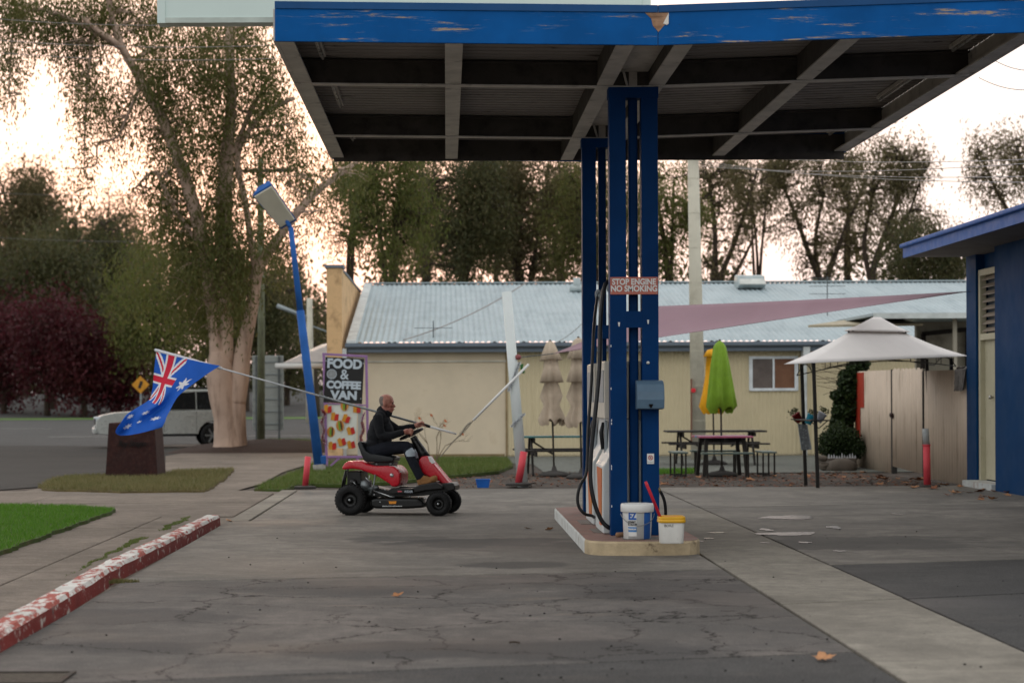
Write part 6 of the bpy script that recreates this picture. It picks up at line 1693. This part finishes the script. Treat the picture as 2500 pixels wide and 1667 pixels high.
# side glass (proud of the pillars), windscreen
def glz(pts, s_, name='side_window'):
    def yy(z): return s_ * (.885 - (z - 1.16) / .63 * .175 + .006)
    MB().hexa([(x, yy(z), z) for x, z in pts], [(x, yy(z) - s_*.02, z) for x, z in pts]).build(name, M_cgl, car)
for s_ in (-1, 1):
    glz([(.52, 1.19), (1.72, 1.19), (1.16, 1.70), (.52, 1.74)], s_); glz([(-.29, 1.19), (.48, 1.19), (.48, 1.74), (-.29, 1.75)], s_); glz([(-.88, 1.21), (-.33, 1.19), (-.33, 1.75), (-.77, 1.72)], s_)
    MB().bx(-.7, 1.0, s_*.60 - .02, s_*.60 + .02, 1.84, 1.88).build('roof_rail', M_cblk, car, bevel=.01)
    for x in (.62, -.2): MB().bx(x, x + .16, s_*.92 - .012, s_*.92 + .012 + s_*.01, .98, 1.01).build('door_handle', M_car, car, bevel=.006)
    for x in (.50, -.30, 1.5): MB().bx(x - .006, x + .006, s_*.915, s_*.923, .5, 1.12).build('door_seam', M_cblk, car)
    MB().bx(.5, WB - .5, s_*.86, s_*.95, .36, .44).build('side_step', M_cblk, car, bevel=.02)
    MB().ell((1.55, s_*1.02, 1.22), (.08, .11, .08), 12).build('wing_mirror', M_car, car, smooth=True)
    MB().box((WB + .66, s_*.70, .90), (.26, .3, .17), rotm(0, R(12), s_*R(-18))).build('headlight', pm('headlight_glass', '#aab3bb', .1, var=.1, spec=.8), car, bevel=.03)
    MB().bx(-1.01, -.96, s_*.66, s_*.88, .75, 1.1).build('tail_light', pm('tail_red', '#7a1518', .3), car, bevel=.02)
    MB().box((WB + .80, s_*.62, .60), (.08, .3, .16)).build('fog_lamp', M_cblk, car, bevel=.03)
MB().hexa([(1.99, -.80, 1.165), (1.99, .80, 1.165), (1.235, .66, 1.745), (1.235, -.66, 1.745)], [(1.96, -.80, 1.165), (1.96, .80, 1.165), (1.20, .66, 1.745), (1.20, -.66, 1.745)]).build('windscreen', glass('windscreen_pale', (.30, .33, .35), .08), car)
MB().bx(WB + .79, WB + .84, -.45, .45, .72, .92).build('grille', M_cblk, car, bevel=.02)
MB().bx(WB + .82, WB + .86, -.19, .19, .58, .67).build('number_plate', M_white, car)
MB().bx(WB + .72, WB + .88, -.88, .88, .44, .64).build('front_bumper', M_car, car, bevel=.05, seg=3)
MB().bx(-1.06, -.9, -.88, .88, .45, .68).build('rear_bumper', M_car, car, bevel=.05)
for x in (0, WB):
    for s_ in (-1, 1):
        c = Vector((x, s_*.80, .38)); M2 = rotm(R(90))
        ty = MB().lathe([(.25, -.12), (.33, -.13), (.375, -.10), (.385, 0), (.375, .10), (.33, .13), (.25, .12)], c, 32, M2, cap=False).build('wheel', M_tyre, car, smooth=True)
        MB().lathe([(.26, -.11), (.25, -.10), (.235, -.02), (.235, .02), (.25, .10), (.26, .11)], c, 28, M2, cap=False).build('rim', M_alum, ty, smooth=True)
        mb = MB().lathe([(.06, -.10), (.06, .10)], c, 12, M2)
        for k in range(6):
            a = math.pi*2*k/6; mb.bar(c + Vector((0, s_*.085, 0)), c + Vector((.24*math.cos(a), s_*.095, .24*math.sin(a))), .05, .09, (0, 1, 0))
        mb.build('spokes', M_alum, ty); MB().lathe([(.235, -.03), (.235, .03)], c, 24, M2).build('brake_disc', M_cblk, ty)

# ================================================================ TREES
M_bark = pm('gum_bark', '#b39a89', .85, var=.2, vs=1.2, dirt='#7a6455', ds=1.6, dlo=.5, dhi=.66, stretch=(2, 2, .35), bump=.3, bs=12, bd=.03)
M_bark2 = pm('dark_bark', '#3f342a', .95, var=.3, vs=3, bump=.4, bs=14, bd=.03)
LF = {
 'gum': leafmat('gum_leaf', (.07, .09, .022), (.115, .125, .03), (.17, .14, .055), .5, .5),
 'gumlight': leafmat('gum_leaf_light', (.075, .105, .02), (.12, .14, .032), (.16, .14, .05), .5, .5),
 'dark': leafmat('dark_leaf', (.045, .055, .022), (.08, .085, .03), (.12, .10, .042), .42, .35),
 'olive': leafmat('olive_leaf', (.085, .08, .034), (.125, .11, .046), (.16, .125, .06), .48, .35),
 'plum': leafmat('plum_leaf', (.06, .010, .016), (.12, .016, .026), (.06, .022, .018), .4, .12),
}
def crown(par, blobs, Y, dpt, LL, ww, dens, mat, seed, droop=1.0, tuft=14, tr=.35):
    tuft = int(tuft * 2.4); dens = dens * (1.0 if Y < 60 else .92 if Y > 130 else .62)
    rs = np.random.default_rng(seed); out = []
    for b in blobs:
        px, py, rx, ry = b[:4]; k = b[4] if len(b) > 4 else 1.0
        c = np.array(W(px, py, Y + rs.uniform(-.5, .5) * dpt)); rxm, rzm = rx*Y/F, ry*Y/F; rym = min(max(rxm, rzm), dpt)*.8 + .1
        area = rxm * rzm
        nt = max(3, int(dens * k * area * 6.28 / (LL*ww) / tuft))
        d = rs.normal(size=(nt, 3)); d /= np.linalg.norm(d, axis=1)[:, None]
        T = c + d * np.array([rxm, rym, rzm]) * (rs.uniform(0, 1, nt) ** .42)[:, None]
        P = np.repeat(T, tuft, 0) + rs.normal(size=(nt*tuft, 3)) * np.array([tr*.7, tr*.7, tr*1.35])
        m = len(P)
        ax = rs.normal(size=(m, 3)) * .55; ax[:, 2] -= droop; ax /= np.linalg.norm(ax, axis=1)[:, None]
        sd = np.cross(ax, rs.normal(size=(m, 3))); sd /= np.linalg.norm(sd, axis=1)[:, None]
        ll = (LL * rs.uniform(.6, 1.35, m))[:, None]; wv = (ww * rs.uniform(.7, 1.3, m))[:, None]
        out.append(np.stack([P, P + ax*ll*.45 + sd*wv*.5, P + ax*ll, P + ax*ll*.45 - sd*wv*.5], 1))
    return fast_quads('crown', np.concatenate(out), mat, par)
def tree(name, label, Y, trunk, limbs, blobs, leaf, seed, bark=None, dpt=3., LL=.17, ww=.045, dens=1.9, droop=1.0, tuft=14, tr=.33, group=None, twigs=True, r_twig=.03, crown2=None):
    """trunk/limbs: lists of (px, py, radius_m) at distance Y"""
    base = W(trunk[0][0], trunk[0][1], Y); t = thing(name, label, 'tree', (base.x, Y, -.06), group=group)
    def path(pl, sd):
        r_ = random.Random(sd); P = [W(q[0], q[1], Y + (q[3] if len(q) > 3 else 0)) for q in pl]; k = 5
        out = smooth_path(P, k); rad = []
        for i in range(len(P) - 1):
            for j in range(k): rad.append(pl[i][2] + (pl[i+1][2] - pl[i][2]) * j / k)
        rad.append(pl[-1][2]); 
        return [p + Vector((.10*rad[i]*mnoise.noise(p*.9), .10*rad[i]*mnoise.noise(p*.9 + Vector((5, 0, 0))), 0)) for i, p in enumerate(out)], rad
    P, rad = path(trunk, seed); P[0].z = -.1
    bk = bark or M_bark
    MB().tube(P, rad, 14).build('trunk', bk, t, smooth=True)
    nodes = [(p, r) for p, r in zip(P, rad)][len(P)//2:]
    for i, lb in enumerate(limbs):
        P2_, r2 = path(lb, seed + i + 1); MB().tube(P2_, r2, 9).build('limb', bk, t, smooth=True); nodes += list(zip(P2_, r2))
    if twigs:
        mb = MB(); r_ = random.Random(seed + 99)
        for b in blobs:
            c = W(b[0], b[1], Y)
            q, r = min(nodes, key=lambda n: (n[0] - c).length + (2.0 if n[0].z > c.z + .3 else 0))
            md = q.lerp(c, .5) + Vector((r_.gauss(0, .2), r_.gauss(0, .3), .12*(c - q).length))
            mb.tube(smooth_path([q, md, c], 3), [min(r, r_twig*2.2)*(1 - .75*i/6) for i in range(7)], 5)
            for _ in range(3):
                e = c + Vector((r_.gauss(0, b[2]*Y/F*.7), r_.gauss(0, .4), r_.gauss(0, b[3]*Y/F*.6))); mb.tube([md, md.lerp(e, .6) + Vector((0, 0, .1)), e], [r_twig, r_twig*.6, r_twig*.25], 4)
        mb.build('branches', bk, t)['kind'] = 'stuff'
    crown(t, blobs, Y, dpt, LL, ww, dens, LF[leaf], seed, droop, tuft, tr)
    if crown2: crown(t, crown2[0], Y - crown2[3], dpt, LL, ww, crown2[2], LF[crown2[1]], seed + 50, droop, tuft, tr)
    return t

# mulch mound at the gum's foot
mbm = MB(); mc = W(590, 1075, 58)
mbm.grid(lambda u, v: (mc.x - 2.0 + 5.2*u, 55.5 + 8*v, -.05 + .30*math.sin(math.pi*u)**.6*math.sin(math.pi*v)**.6*(1 + .15*mnoise.noise(Vector((u*9, v*9, 0))))), 26, 18)
tag(mbm.build('mulch_bed', M_mulch, smooth=True, fix=False), kind='structure')
mgr = [(mc.x + .3, 61), (mc.x + 3.6, 60), (mc.x + 3.9, 64), (mc.x + .3, 64)]
blades('mulch_weeds', mgr, 7000, .22, .012, M_lawn2, -.02, 21, 'weedy green tufts on the mulch bed behind the gum tree', patch=.3)

gum_blobs = [(20, 30, 70, 70), (25, 150, 26, 80, .7), (22, 240, 14, 40, .6), (140, 45, 80, 55), (230, 60, 70, 50), (170, 110, 50, 40), (300, 30, 60, 50), (350, 60, 50, 50),
 (200, 190, 45, 50, .7), (235, 240, 50, 55, .8), (275, 285, 55, 50, .8), (205, 300, 26, 50, .8), (206, 390, 15, 60, .9), (203, 450, 9, 40, .8), (287, 370, 10, 42, .9), (320, 240, 45, 50, .7),
 (360, 170, 40, 60, .7), (420, 110, 50, 55, .9), (400, 220, 50, 50), (430, 300, 55, 50), (370, 330, 45, 40, .7), (500, 100, 70, 55), (590, 100, 60, 50), (650, 170, 50, 60), (540, 180, 60, 50), (480, 200, 50, 60),
 (470, 370, 50, 60, .9), (410, 420, 40, 50, .7), (350, 470, 40, 30, .6), (430, 490, 50, 60), (470, 560, 50, 60), (395, 540, 40, 45, .7), (545, 300, 55, 60, .7), (540, 400, 40, 70, 1), (545, 500, 42, 70, 1.1), (545, 600, 48, 60, 1.1),
 (610, 270, 55, 50, .65), (680, 250, 45, 50, .6), (640, 350, 50, 50, .5), (700, 340, 40, 60, .55), (720, 420, 40, 40, .55), (640, 420, 36, 40, .5), (610, 500, 34, 40, .5), (770, 430, 45, 40, .7), (830, 420, 45, 40, .8), (760, 510, 40, 40, .5), (700, 610, 40, 50, .7), (640, 600, 40, 50, .7),
 (470, 650, 60, 50), (560, 690, 60, 50), (520, 740, 60, 45), (585, 640, 45, 45), (560, 740, 40, 45), (450, 720, 50, 50), (550, 800, 45, 36), (490, 800, 40, 40)]
gum_blobs += [(b[0] + rnd.uniform(-30, 30), b[1] + rnd.uniform(-25, 25), b[2]*.8, b[3]*.8, .6) for b in gum_blobs[:4] + gum_blobs[4:9] + gum_blobs[16:50]]
low_blobs = [(400, 640, 70, 60), (350, 700, 60, 60), (400, 740, 60, 55), (330, 780, 60, 50), (420, 800, 50, 50), (300, 650, 50, 50), (360, 600, 50, 40)]
tree('river_red_gum', 'huge gum tree with a thick pale pink forked trunk and drooping leaves', 57,
     [(558, 1090, .47), (556, 1065, .40), (553, 1020, .36), (546, 970, .39), (540, 925, .40), (537, 890, .36), (535, 860, .28)],
     [[(576, 1095, .34), (577, 1050, .30), (578, 985, .28), (582, 940, .27)], [(536, 905, .34), (532, 850, .25), (524, 790, .2), (502, 640, .18), (478, 520, .2), (440, 400, .17), (400, 300, .15), (340, 190, .13), (300, 120, .11), (270, 30, .09), (262, -60, .08)], [(345, 200, .09), (300, 120, .08, -.3), (230, 70, .07, -.6), (200, 40, .05, -.6)],
      [(578, 985, .28), (585, 925, .29), (594, 860, .24), (606, 800, .2), (618, 740, .18), (630, 660, .18), (680, 580, .14), (760, 480, .11), (850, 410, .07), (900, 380, .04)], [(552, 890, .22), (552, 720, .2), (548, 560, .24), (552, 400, .2), (565, 250, .15), (560, 100, .12), (570, -40, .08)],
      [(625, 680, .10), (600, 500, .09), (580, 380, .08), (640, 280, .07), (720, 240, .05)], [(545, 430, .09), (600, 300, .07), (650, 200, .05)], [(500, 620, .09), (420, 500, .07), (380, 420, .05), (330, 460, .03)], [(345, 205, .06), (312, 280, .045), (285, 335, .035), (240, 350, .03), (235, 400, .025), (205, 410, .02), (160, 412, .012)], [(300, 120, .09), (200, 62, .07), (100, 24, .06), (40, 50, .045), (26, 150, .03), (22, 240, .015)], [(230, 75, .05), (215, 180, .04), (208, 300, .03), (205, 430, .012)]],
     gum_blobs, 'gum', 3, dpt=3.2, LL=.15, ww=.04, dens=3.3, tr=.34, tuft=22, r_twig=.018, crown2=(low_blobs, 'gumlight', 1.5, -4))

def simple_tree(name, label, Y, bx_, by_, blobs, leaf, seed, r=.25, bark=None, forks=3, **kw):
    top = min(b[1] for b in blobs); cx = sum(b[0]*b[2]*b[3] for b in blobs) / sum(b[2]*b[3] for b in blobs)
    low = max(b[1] for b in blobs); fk = by_ + (top - by_) * .38
    r *= .72
    trunk = [(bx_, by_, r*1.25), (bx_ + (cx-bx_)*.1, by_ + (fk-by_)*.5, r), (bx_ + (cx-bx_)*.3, fk, r*.75)]
    r_ = random.Random(seed); limbs = []
    srt = sorted(blobs, key=lambda b: b[0]); 
    for i in range(forks):
        b = srt[int((i + .5) * len(srt) / forks)]
        cand = [q for q in blobs if abs(q[0] - b[0]) <= b[2]*1.2]; tgt = min(cand, key=lambda q: q[1])
        sx_, sy_ = trunk[2][0], trunk[2][1]
        limbs.append([(sx_, sy_, r*.6), ((sx_*.6 + tgt[0]*.4) + r_.uniform(-8, 8), sy_ + (tgt[1]-sy_)*.4, r*.42), (tgt[0]*.9 + sx_*.1, sy_ + (tgt[1]-sy_)*.8, r*.25), (tgt[0], tgt[1], r*.1)])
    return tree(name, label, Y, trunk, limbs, blobs, leaf, seed, bark=bark or M_bark2, **kw)
def bl_rand(cx, cy, rx, ry, n, s, seed, k=1.0, shape=None):
    r_ = random.Random(seed); out = []
    while len(out) < n:
        a, b = r_.uniform(-1, 1), r_.uniform(-1, 1)
        if a*a + b*b < 1: out.append((cx + a*rx, cy + b*ry, s*r_.uniform(.7, 1.3), s*r_.uniform(.6, 1.1), k*r_.uniform(.7, 1.2)))
    return out
WOOD = 'trees beyond the road'
# far wood behind the road, left
simple_tree('gum_tree', 'round topped olive gum beyond the road at the wood edge', 190, 60, 1004, bl_rand(60, 610, 100, 190, 60, 40, 1), 'olive', 31, .5, dpt=6, LL=0.40, ww=0.144, dens=2.0, tr=.9, r_twig=.08, group=WOOD)
simple_tree('gum_tree', 'grey green gum standing between the round olive gum and the huge gum', 175, 200, 1004, bl_rand(205, 670, 105, 150, 55, 38, 2), 'dark', 32, .45, dpt=6, LL=0.36, ww=0.130, dens=2.1, tr=.8, r_twig=.08, group=WOOD)
simple_tree('gum_tree', 'tall thin topped gum with small tufts against the white sky', 200, 300, 1002, bl_rand(285, 640, 85, 120, 36, 32, 3) + [(158, 470, 22, 20), (265, 475, 18, 16)], 'olive', 33, .45, dpt=6, LL=0.36, ww=0.130, dens=1.6, tr=.8, r_twig=.07, group=WOOD)
simple_tree('gum_tree', 'dark blue green bushy tree above the plum trees', 165, 130, 1006, bl_rand(90, 700, 150, 90, 50, 42, 4), 'dark', 34, .4, dpt=6, LL=0.36, ww=0.144, dens=2.4, tr=.8, r_twig=.07, group=WOOD)
simple_tree('gum_tree', 'mid green leafy tree directly behind the blue flag', 150, 380, 1008, bl_rand(380, 750, 120, 130, 60, 28, 5), 'gum', 35, .35, dpt=5, LL=0.30, ww=0.115, dens=2.2, tr=.7, r_twig=.06, group=WOOD)
simple_tree('gum_tree', 'dark tall tree seen through the fork of the huge gum', 160, 600, 1006, bl_rand(600, 770, 130, 120, 60, 30, 6), 'dark', 36, .35, dpt=5, LL=0.32, ww=0.122, dens=2.2, tr=.7, r_twig=.06, group=WOOD)
simple_tree('gum_tree', 'dark tree behind the grey road sign and timber pole', 170, 700, 1004, bl_rand(690, 830, 110, 90, 30, 34, 7), 'dark', 37, .35, dpt=5, LL=0.32, ww=0.130, dens=2.3, tr=.7, r_twig=.06, group=WOOD)
simple_tree('gum_tree', 'small grey tree top beside the tan parapet', 150, 775, 1000, bl_rand(775, 780, 40, 55, 12, 24, 8) + bl_rand(700, 680, 40, 40, 8, 22, 88, .8), 'olive', 38, .25, dpt=4, LL=0.30, ww=0.115, dens=2.0, tr=.6, r_twig=.05, group=WOOD)
for i, (px, cy, rx, ry, Y) in enumerate(((10, 860, 95, 110, 158), (115, 850, 85, 110, 154), (205, 880, 75, 85, 152), (290, 900, 60, 75, 156))):
    simple_tree('plum_tree', ['dark burgundy plum tree at the end of the plum row by the kerb side', 'tallest burgundy plum tree with a red tinged top', 'burgundy plum tree in the middle of the row, dull crown', 'smallest burgundy plum tree nearest the yellow road sign'][i], Y, px, 1003, bl_rand(px, cy, rx*.85, ry*.85, 44, 34, 40+i), 'plum', 45+i, .3, dpt=5, LL=0.36, ww=0.158, dens=2.6, tr=.8, r_twig=.07, droop=.3, group='plum trees across the road')
# shadowy understorey closing the wood
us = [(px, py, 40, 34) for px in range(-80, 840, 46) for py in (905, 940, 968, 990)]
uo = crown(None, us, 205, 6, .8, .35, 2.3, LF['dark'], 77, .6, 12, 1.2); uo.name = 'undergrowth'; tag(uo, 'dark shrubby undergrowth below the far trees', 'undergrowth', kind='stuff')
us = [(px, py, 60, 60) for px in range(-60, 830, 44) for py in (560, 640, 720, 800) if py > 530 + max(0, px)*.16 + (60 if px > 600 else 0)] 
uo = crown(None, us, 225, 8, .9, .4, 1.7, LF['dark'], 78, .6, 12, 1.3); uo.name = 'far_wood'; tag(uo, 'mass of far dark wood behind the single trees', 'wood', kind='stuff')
# behind the beige building
BT = 'trees behind the beige building'
simple_tree('gum_tree', 'bright green weeping gum hanging behind the pale roof', 72, 960, 1040, bl_rand(960, 500, 85, 135, 46, 44, 9) + [(985, 640, 40, 45), (960, 690, 30, 30), (930, 420, 50, 50)], 'gumlight', 51, .3, dpt=2.5, LL=.19, ww=.05, dens=2.0, droop=1.6, group=BT)
simple_tree('gum_tree', 'sparse sunset lit gum between the parapet and the weeping gum', 78, 850, 1030, bl_rand(850, 500, 75, 120, 34, 36, 10, .75), 'gum', 52, .26, dpt=2.5, LL=.19, ww=.052, dens=1.6, group=BT)
simple_tree('gum_tree', 'dark olive gum next to the weeping gum behind the roof', 85, 1120, 1030, bl_rand(1120, 510, 115, 140, 58, 44, 11) + bl_rand(1100, 640, 70, 40, 12, 32, 111), 'dark', 53, .32, dpt=3, LL=.2, ww=.06, dens=1.9, group=BT)
simple_tree('gum_tree', 'broad dark gum showing between the far column and the dark olive gum', 88, 1280, 1030, bl_rand(1290, 530, 125, 145, 60, 44, 12) + bl_rand(1240, 400, 70, 30, 10, 34, 121, .7), 'olive', 54, .34, dpt=3, LL=.2, ww=.06, dens=1.8, group=BT)
simple_tree('gum_tree', 'gum half hidden behind the blue columns', 84, 1450, 1030, bl_rand(1455, 530, 110, 140, 50, 42, 13), 'gum', 55, .32, dpt=3, LL=.2, ww=.06, dens=1.6, group=BT)
simple_tree('gum_tree', 'green gum filling the gap beside the concrete power pole', 90, 1640, 1030, bl_rand(1630, 550, 75, 150, 40, 40, 14, 1.0), 'gumlight', 56, .3, dpt=3, LL=.2, ww=.06, dens=1.6, group=BT)
def open_gum(label, Y, bx_, blobs, seed, trunks, leaf='olive', dens=1.25):
    limbs = []
    for tr_ in trunks: limbs.append(tr_)
    return tree('gum_tree', label, Y, [(bx_, 1028, .3), (bx_, 900, .26), (bx_, 700, .22), (bx_, 680, .2)], limbs, blobs, leaf, seed, bark=M_bark2, dpt=3, LL=.22, ww=.06, dens=dens, tr=.36, group=BT, r_twig=.03)
open_gum('open gum with thin leaning stems right of the concrete pole', 100, 1745, bl_rand(1740, 440, 80, 70, 24, 34, 15) + bl_rand(1770, 530, 90, 90, 22, 30, 151, .8) + bl_rand(1745, 650, 70, 40, 8, 26, 152, .8), 61, [[(1745, 700, .17), (1745, 560, .12), (1730, 440, .07)], [(1748, 700, .16), (1790, 600, .12), (1830, 480, .08), (1850, 410, .05)], [(1745, 740, .12), (1800, 660, .09), (1850, 560, .05)]])
open_gum('airy forked gum over the roof aerial, sky showing through', 104, 2010, bl_rand(1940, 440, 100, 75, 32, 36, 16) + bl_rand(2010, 540, 120, 80, 24, 30, 161, .8) + bl_rand(2010, 650, 90, 40, 8, 28, 162, .8), 62, [[(2010, 700, .18), (1975, 620, .14), (1940, 520, .1), (1900, 430, .06)], [(2012, 700, .18), (2040, 620, .14), (2080, 520, .1), (2120, 430, .06)], [(2010, 720, .12), (1990, 600, .1), (2010, 480, .06)]])
open_gum('tall lacy gum rising highest beside the canopy corner', 98, 2130, bl_rand(2185, 410, 80, 70, 36, 36, 17) + bl_rand(2170, 520, 95, 80, 28, 32, 171, .85) + [(2120, 470, 30, 30), (2250, 390, 20, 30, .8)], 63, [[(2130, 700, .18), (2135, 640, .15), (2180, 520, .11), (2210, 400, .06)], [(2130, 700, .15), (2110, 600, .11), (2130, 480, .07)], [(2140, 640, .1), (2210, 540, .07), (2250, 430, .04)]])
simple_tree('gum_tree', 'dense dark leafy tree behind the blue eave', 92, 2290, 1030, bl_rand(2270, 630, 110, 70, 44, 36, 18) + [(2170, 660, 40, 40), (2330, 590, 40, 40)], 'dark', 64, .32, dpt=3, LL=.2, ww=.06, dens=2.2, group=BT)
simple_tree('gum_tree', 'thin topped grey gum above the dense tree by the blue eave', 110, 2240, 1030, bl_rand(2250, 560, 90, 40, 20, 26, 19, .9), 'olive', 65, .28, dpt=3, LL=.22, ww=.065, dens=1.4, group=BT)
open_gum('lone lacy gum in the sky above the blue roof', 96, 2500, bl_rand(2445, 410, 80, 70, 28, 34, 20) + [(2375, 345, 28, 24), (2380, 390, 20, 18, .8), (2420, 480, 30, 20), (2500, 360, 60, 50), (2520, 470, 60, 50)], 66, [[(2500, 700, .18), (2480, 560, .13), (2430, 460, .08), (2385, 360, .04)], [(2500, 620, .14), (2510, 480, .09), (2480, 360, .05)]], dens=1.3)
simple_tree('gum_tree', 'leafy gum closing the gap between weeping gum and dark olive gum', 96, 1045, 1030, bl_rand(1045, 500, 60, 140, 40, 40, 21), 'olive', 67, .3, dpt=3, LL=.21, ww=.062, dens=1.7, group=BT)
simple_tree('gum_tree', 'leafy gum between the dark olive gum and the broad dark gum', 98, 1205, 1030, bl_rand(1205, 510, 65, 140, 40, 40, 22), 'gum', 68, .3, dpt=3, LL=.21, ww=.062, dens=1.7, group=BT)
simple_tree('gum_tree', 'leafy gum just left of the blue columns behind the roof', 97, 1370, 1030, bl_rand(1375, 520, 65, 140, 40, 40, 23), 'olive', 69, .3, dpt=3, LL=.21, ww=.062, dens=1.7, group=BT)
simple_tree('gum_tree', 'thin crowned gum behind the roof vent, bright sky below its crown', 108, 1850, 1030, bl_rand(1850, 440, 70, 60, 26, 34, 24, .9) + bl_rand(1840, 540, 60, 60, 10, 26, 241, .7), 'olive', 70, .26, dpt=3, LL=.22, ww=.062, dens=1.4, group=BT)
simple_tree('gum_tree', 'thin crowned gum between the airy forked gum and the tall lacy gum', 106, 2070, 1030, bl_rand(2070, 460, 70, 80, 30, 34, 25, .9) + bl_rand(2080, 610, 60, 60, 14, 28, 251, .8), 'olive', 71, .26, dpt=3, LL=.22, ww=.062, dens=1.4, group=BT)
us = [(px, 660 + 18*math.sin(px*.05), 36, 30) for px in range(900, 2420, 40) if not 1790 < px < 2010]
uo = crown(None, us, 118, 4, .5, .2, 1.5, LF['dark'], 79, .6, 12, .6); uo.name = 'low_scrub'; tag(uo, 'low dark scrub along the ridge line behind the building', 'scrub', kind='stuff')

# ================================================================ FALLEN LEAVES and litter
def leafmesh(name, seed, s_):
    r_ = random.Random(seed); pts = []
    n = 30
    for i in range(n):
        t = 2*math.pi*i/n
        lob = .55 + .45*abs(math.cos(2.5*t)) ** 1.5
        rr = s_*.5*lob*r_.uniform(.9, 1.08)*(1 if math.cos(t) > -.8 else .5)
        x, y = rr*math.cos(t), rr*math.sin(t)*.85
        pts.append((x, y, .006 + .22*abs(y) * (1 if i % 2 else .85) + .10*s_*(x/s_)**2 + r_.uniform(0, .006)))
    vs = [(0, 0, .004)] + pts; fs = [(0, i+1, (i+1) % n + 1) for i in range(n)]
    me = bpy.data.meshes.new(name); me.from_pydata(vs, [], fs); return me
M_lv = [pm('dry_leaf_a', '#9a6a45', .75, var=.3, vs=40), pm('dry_leaf_b', '#7a4a30', .8, var=.3, vs=40), pm('dry_leaf_c', '#b07f58', .75, var=.25, vs=40)]
LM = []
for i in range(6):
    m = leafmesh('fallen_leaf', i, .17); m.materials.append(M_lv[i % 3]); LM.append(m)
def leaf(p, s_, label, group=None, rz=None, i=None):
    o = bpy.data.objects.new('fallen_leaf', LM[rnd.randrange(6) if i is None else i]); col.objects.link(o)
    o.location = p; o.scale = (s_, s_, s_*rnd.uniform(.7, 1.6)); o.rotation_euler = (rnd.uniform(-.25, .25), rnd.uniform(-.25, .25), rnd.uniform(0, 6.3) if rz is None else rz)
    return tag(o, label, 'leaf', group)
leaf(G(2008, 1610, .004), 1.0, 'large pale brown curled leaf alone on the slab by the strip joint', rz=.2, i=2)
leaf(G(973, 1456, .004), .8, 'small orange brown leaf alone on the cracked slab', rz=1.0, i=0)
leaf(G(560, 1272, .004), .8, 'pale brown leaf at the far end of the painted kerb', i=2)
for px, py in ((1290, 1290), (1345, 1293)): leaf(G(px, py, .004), .8, 'brown leaf on the slab in front of the pump island', 'leaves in front of the island')
for i in range(46):
    px = rnd.uniform(2060, 2480); py = 1160 + (px - 2060) * .12 + rnd.gauss(0, 9) + (6 if px > 2330 else 0)
    if py > 1222: continue
    q = G(px, py, .0)
    if 8.7 < q.x < 9.1: q.x -= .3
    leaf(q + Vector((0, 0, .01*rnd.random())), rnd.uniform(.8, 1.5), 'dry brown leaf in the drift along the fence foot', 'leaf drift along the fence')
for i in range(26): leaf(G(rnd.uniform(1620, 2060), rnd.uniform(1158, 1188), -.03), rnd.uniform(.7, 1.1), 'dry leaf on the dark soil beside the tables and gazebo', 'leaves on the garden soil')
# loose leaf litter too small to count
def scatter(name, poly, n, s_, z, mat, seed, label, cat):
    rs = np.random.default_rng(seed); poly = [(p[0], p[1]) for p in poly]; a = np.array(poly); P = rs.uniform(a.min(0), a.max(0), (n*3, 2)); P = P[in_poly(poly, P)][:n]; m = len(P)
    t = rs.uniform(0, 6.28, m); d = np.stack([np.cos(t), np.sin(t)], 1) * (s_*rs.uniform(.4, 1.2, m))[:, None]; e = np.stack([-d[:, 1], d[:, 0]], 1)*.45
    V = np.zeros((m, 4, 3)); 
    for k, o in enumerate((d, e, -d, -e)): V[:, k, :2] = P + o; V[:, k, 2] = z + rs.uniform(0, .025, m)
    o = fast_quads(name, V, mat, None, 'stuff'); tag(o, label, cat)
scatter('leaf_litter', gpoly([(1600, 1157), (2080, 1150), (2260, 1180), (2250, 1192), (1600, 1186)], -.05), 900, .045, -.055, M_lv[1], 5, 'crumbled brown leaf litter over the garden soil', 'leaf litter')
scatter('leaf_litter', gpoly([(1050, 1165), (1430, 1150), (1430, 1186), (1050, 1192)], -.05), 500, .04, -.055, M_lv[1], 6, 'sparse leaf litter on the dirt near the white post', 'leaf litter')
def pebbles(name, n, seed, label):
    rs = random.Random(seed); mb = MB()
    for i in range(n):
        p = G(rs.uniform(-50, 2500), rs.uniform(1290, 1667), .003)
        if p.x < -2.6 or (1.3 < p.x < 2.55 and p.y > 19): continue
        s_ = rs.choice((.004, .005, .006, .009))
        mb.ell((p.x, p.y, .004 + s_*.3), (s_, s_*.8, s_*.55), 6)
    o = mb.build(name, pm('grit', '#1d1a18', .9)); tag(o, label, 'grit', kind='stuff')
pebbles('grit', 120, 3, 'scattered dark grit and gum nuts over the forecourt')
tag(MB().tube(smooth_path([G(1243, 1567, .012), G(1256, 1566, .014), G(1268, 1568, .012)]), [.006]*13, 6).build('twig', M_bark2, base=True), 'short brown stick on the slab beside the crack', 'stick')
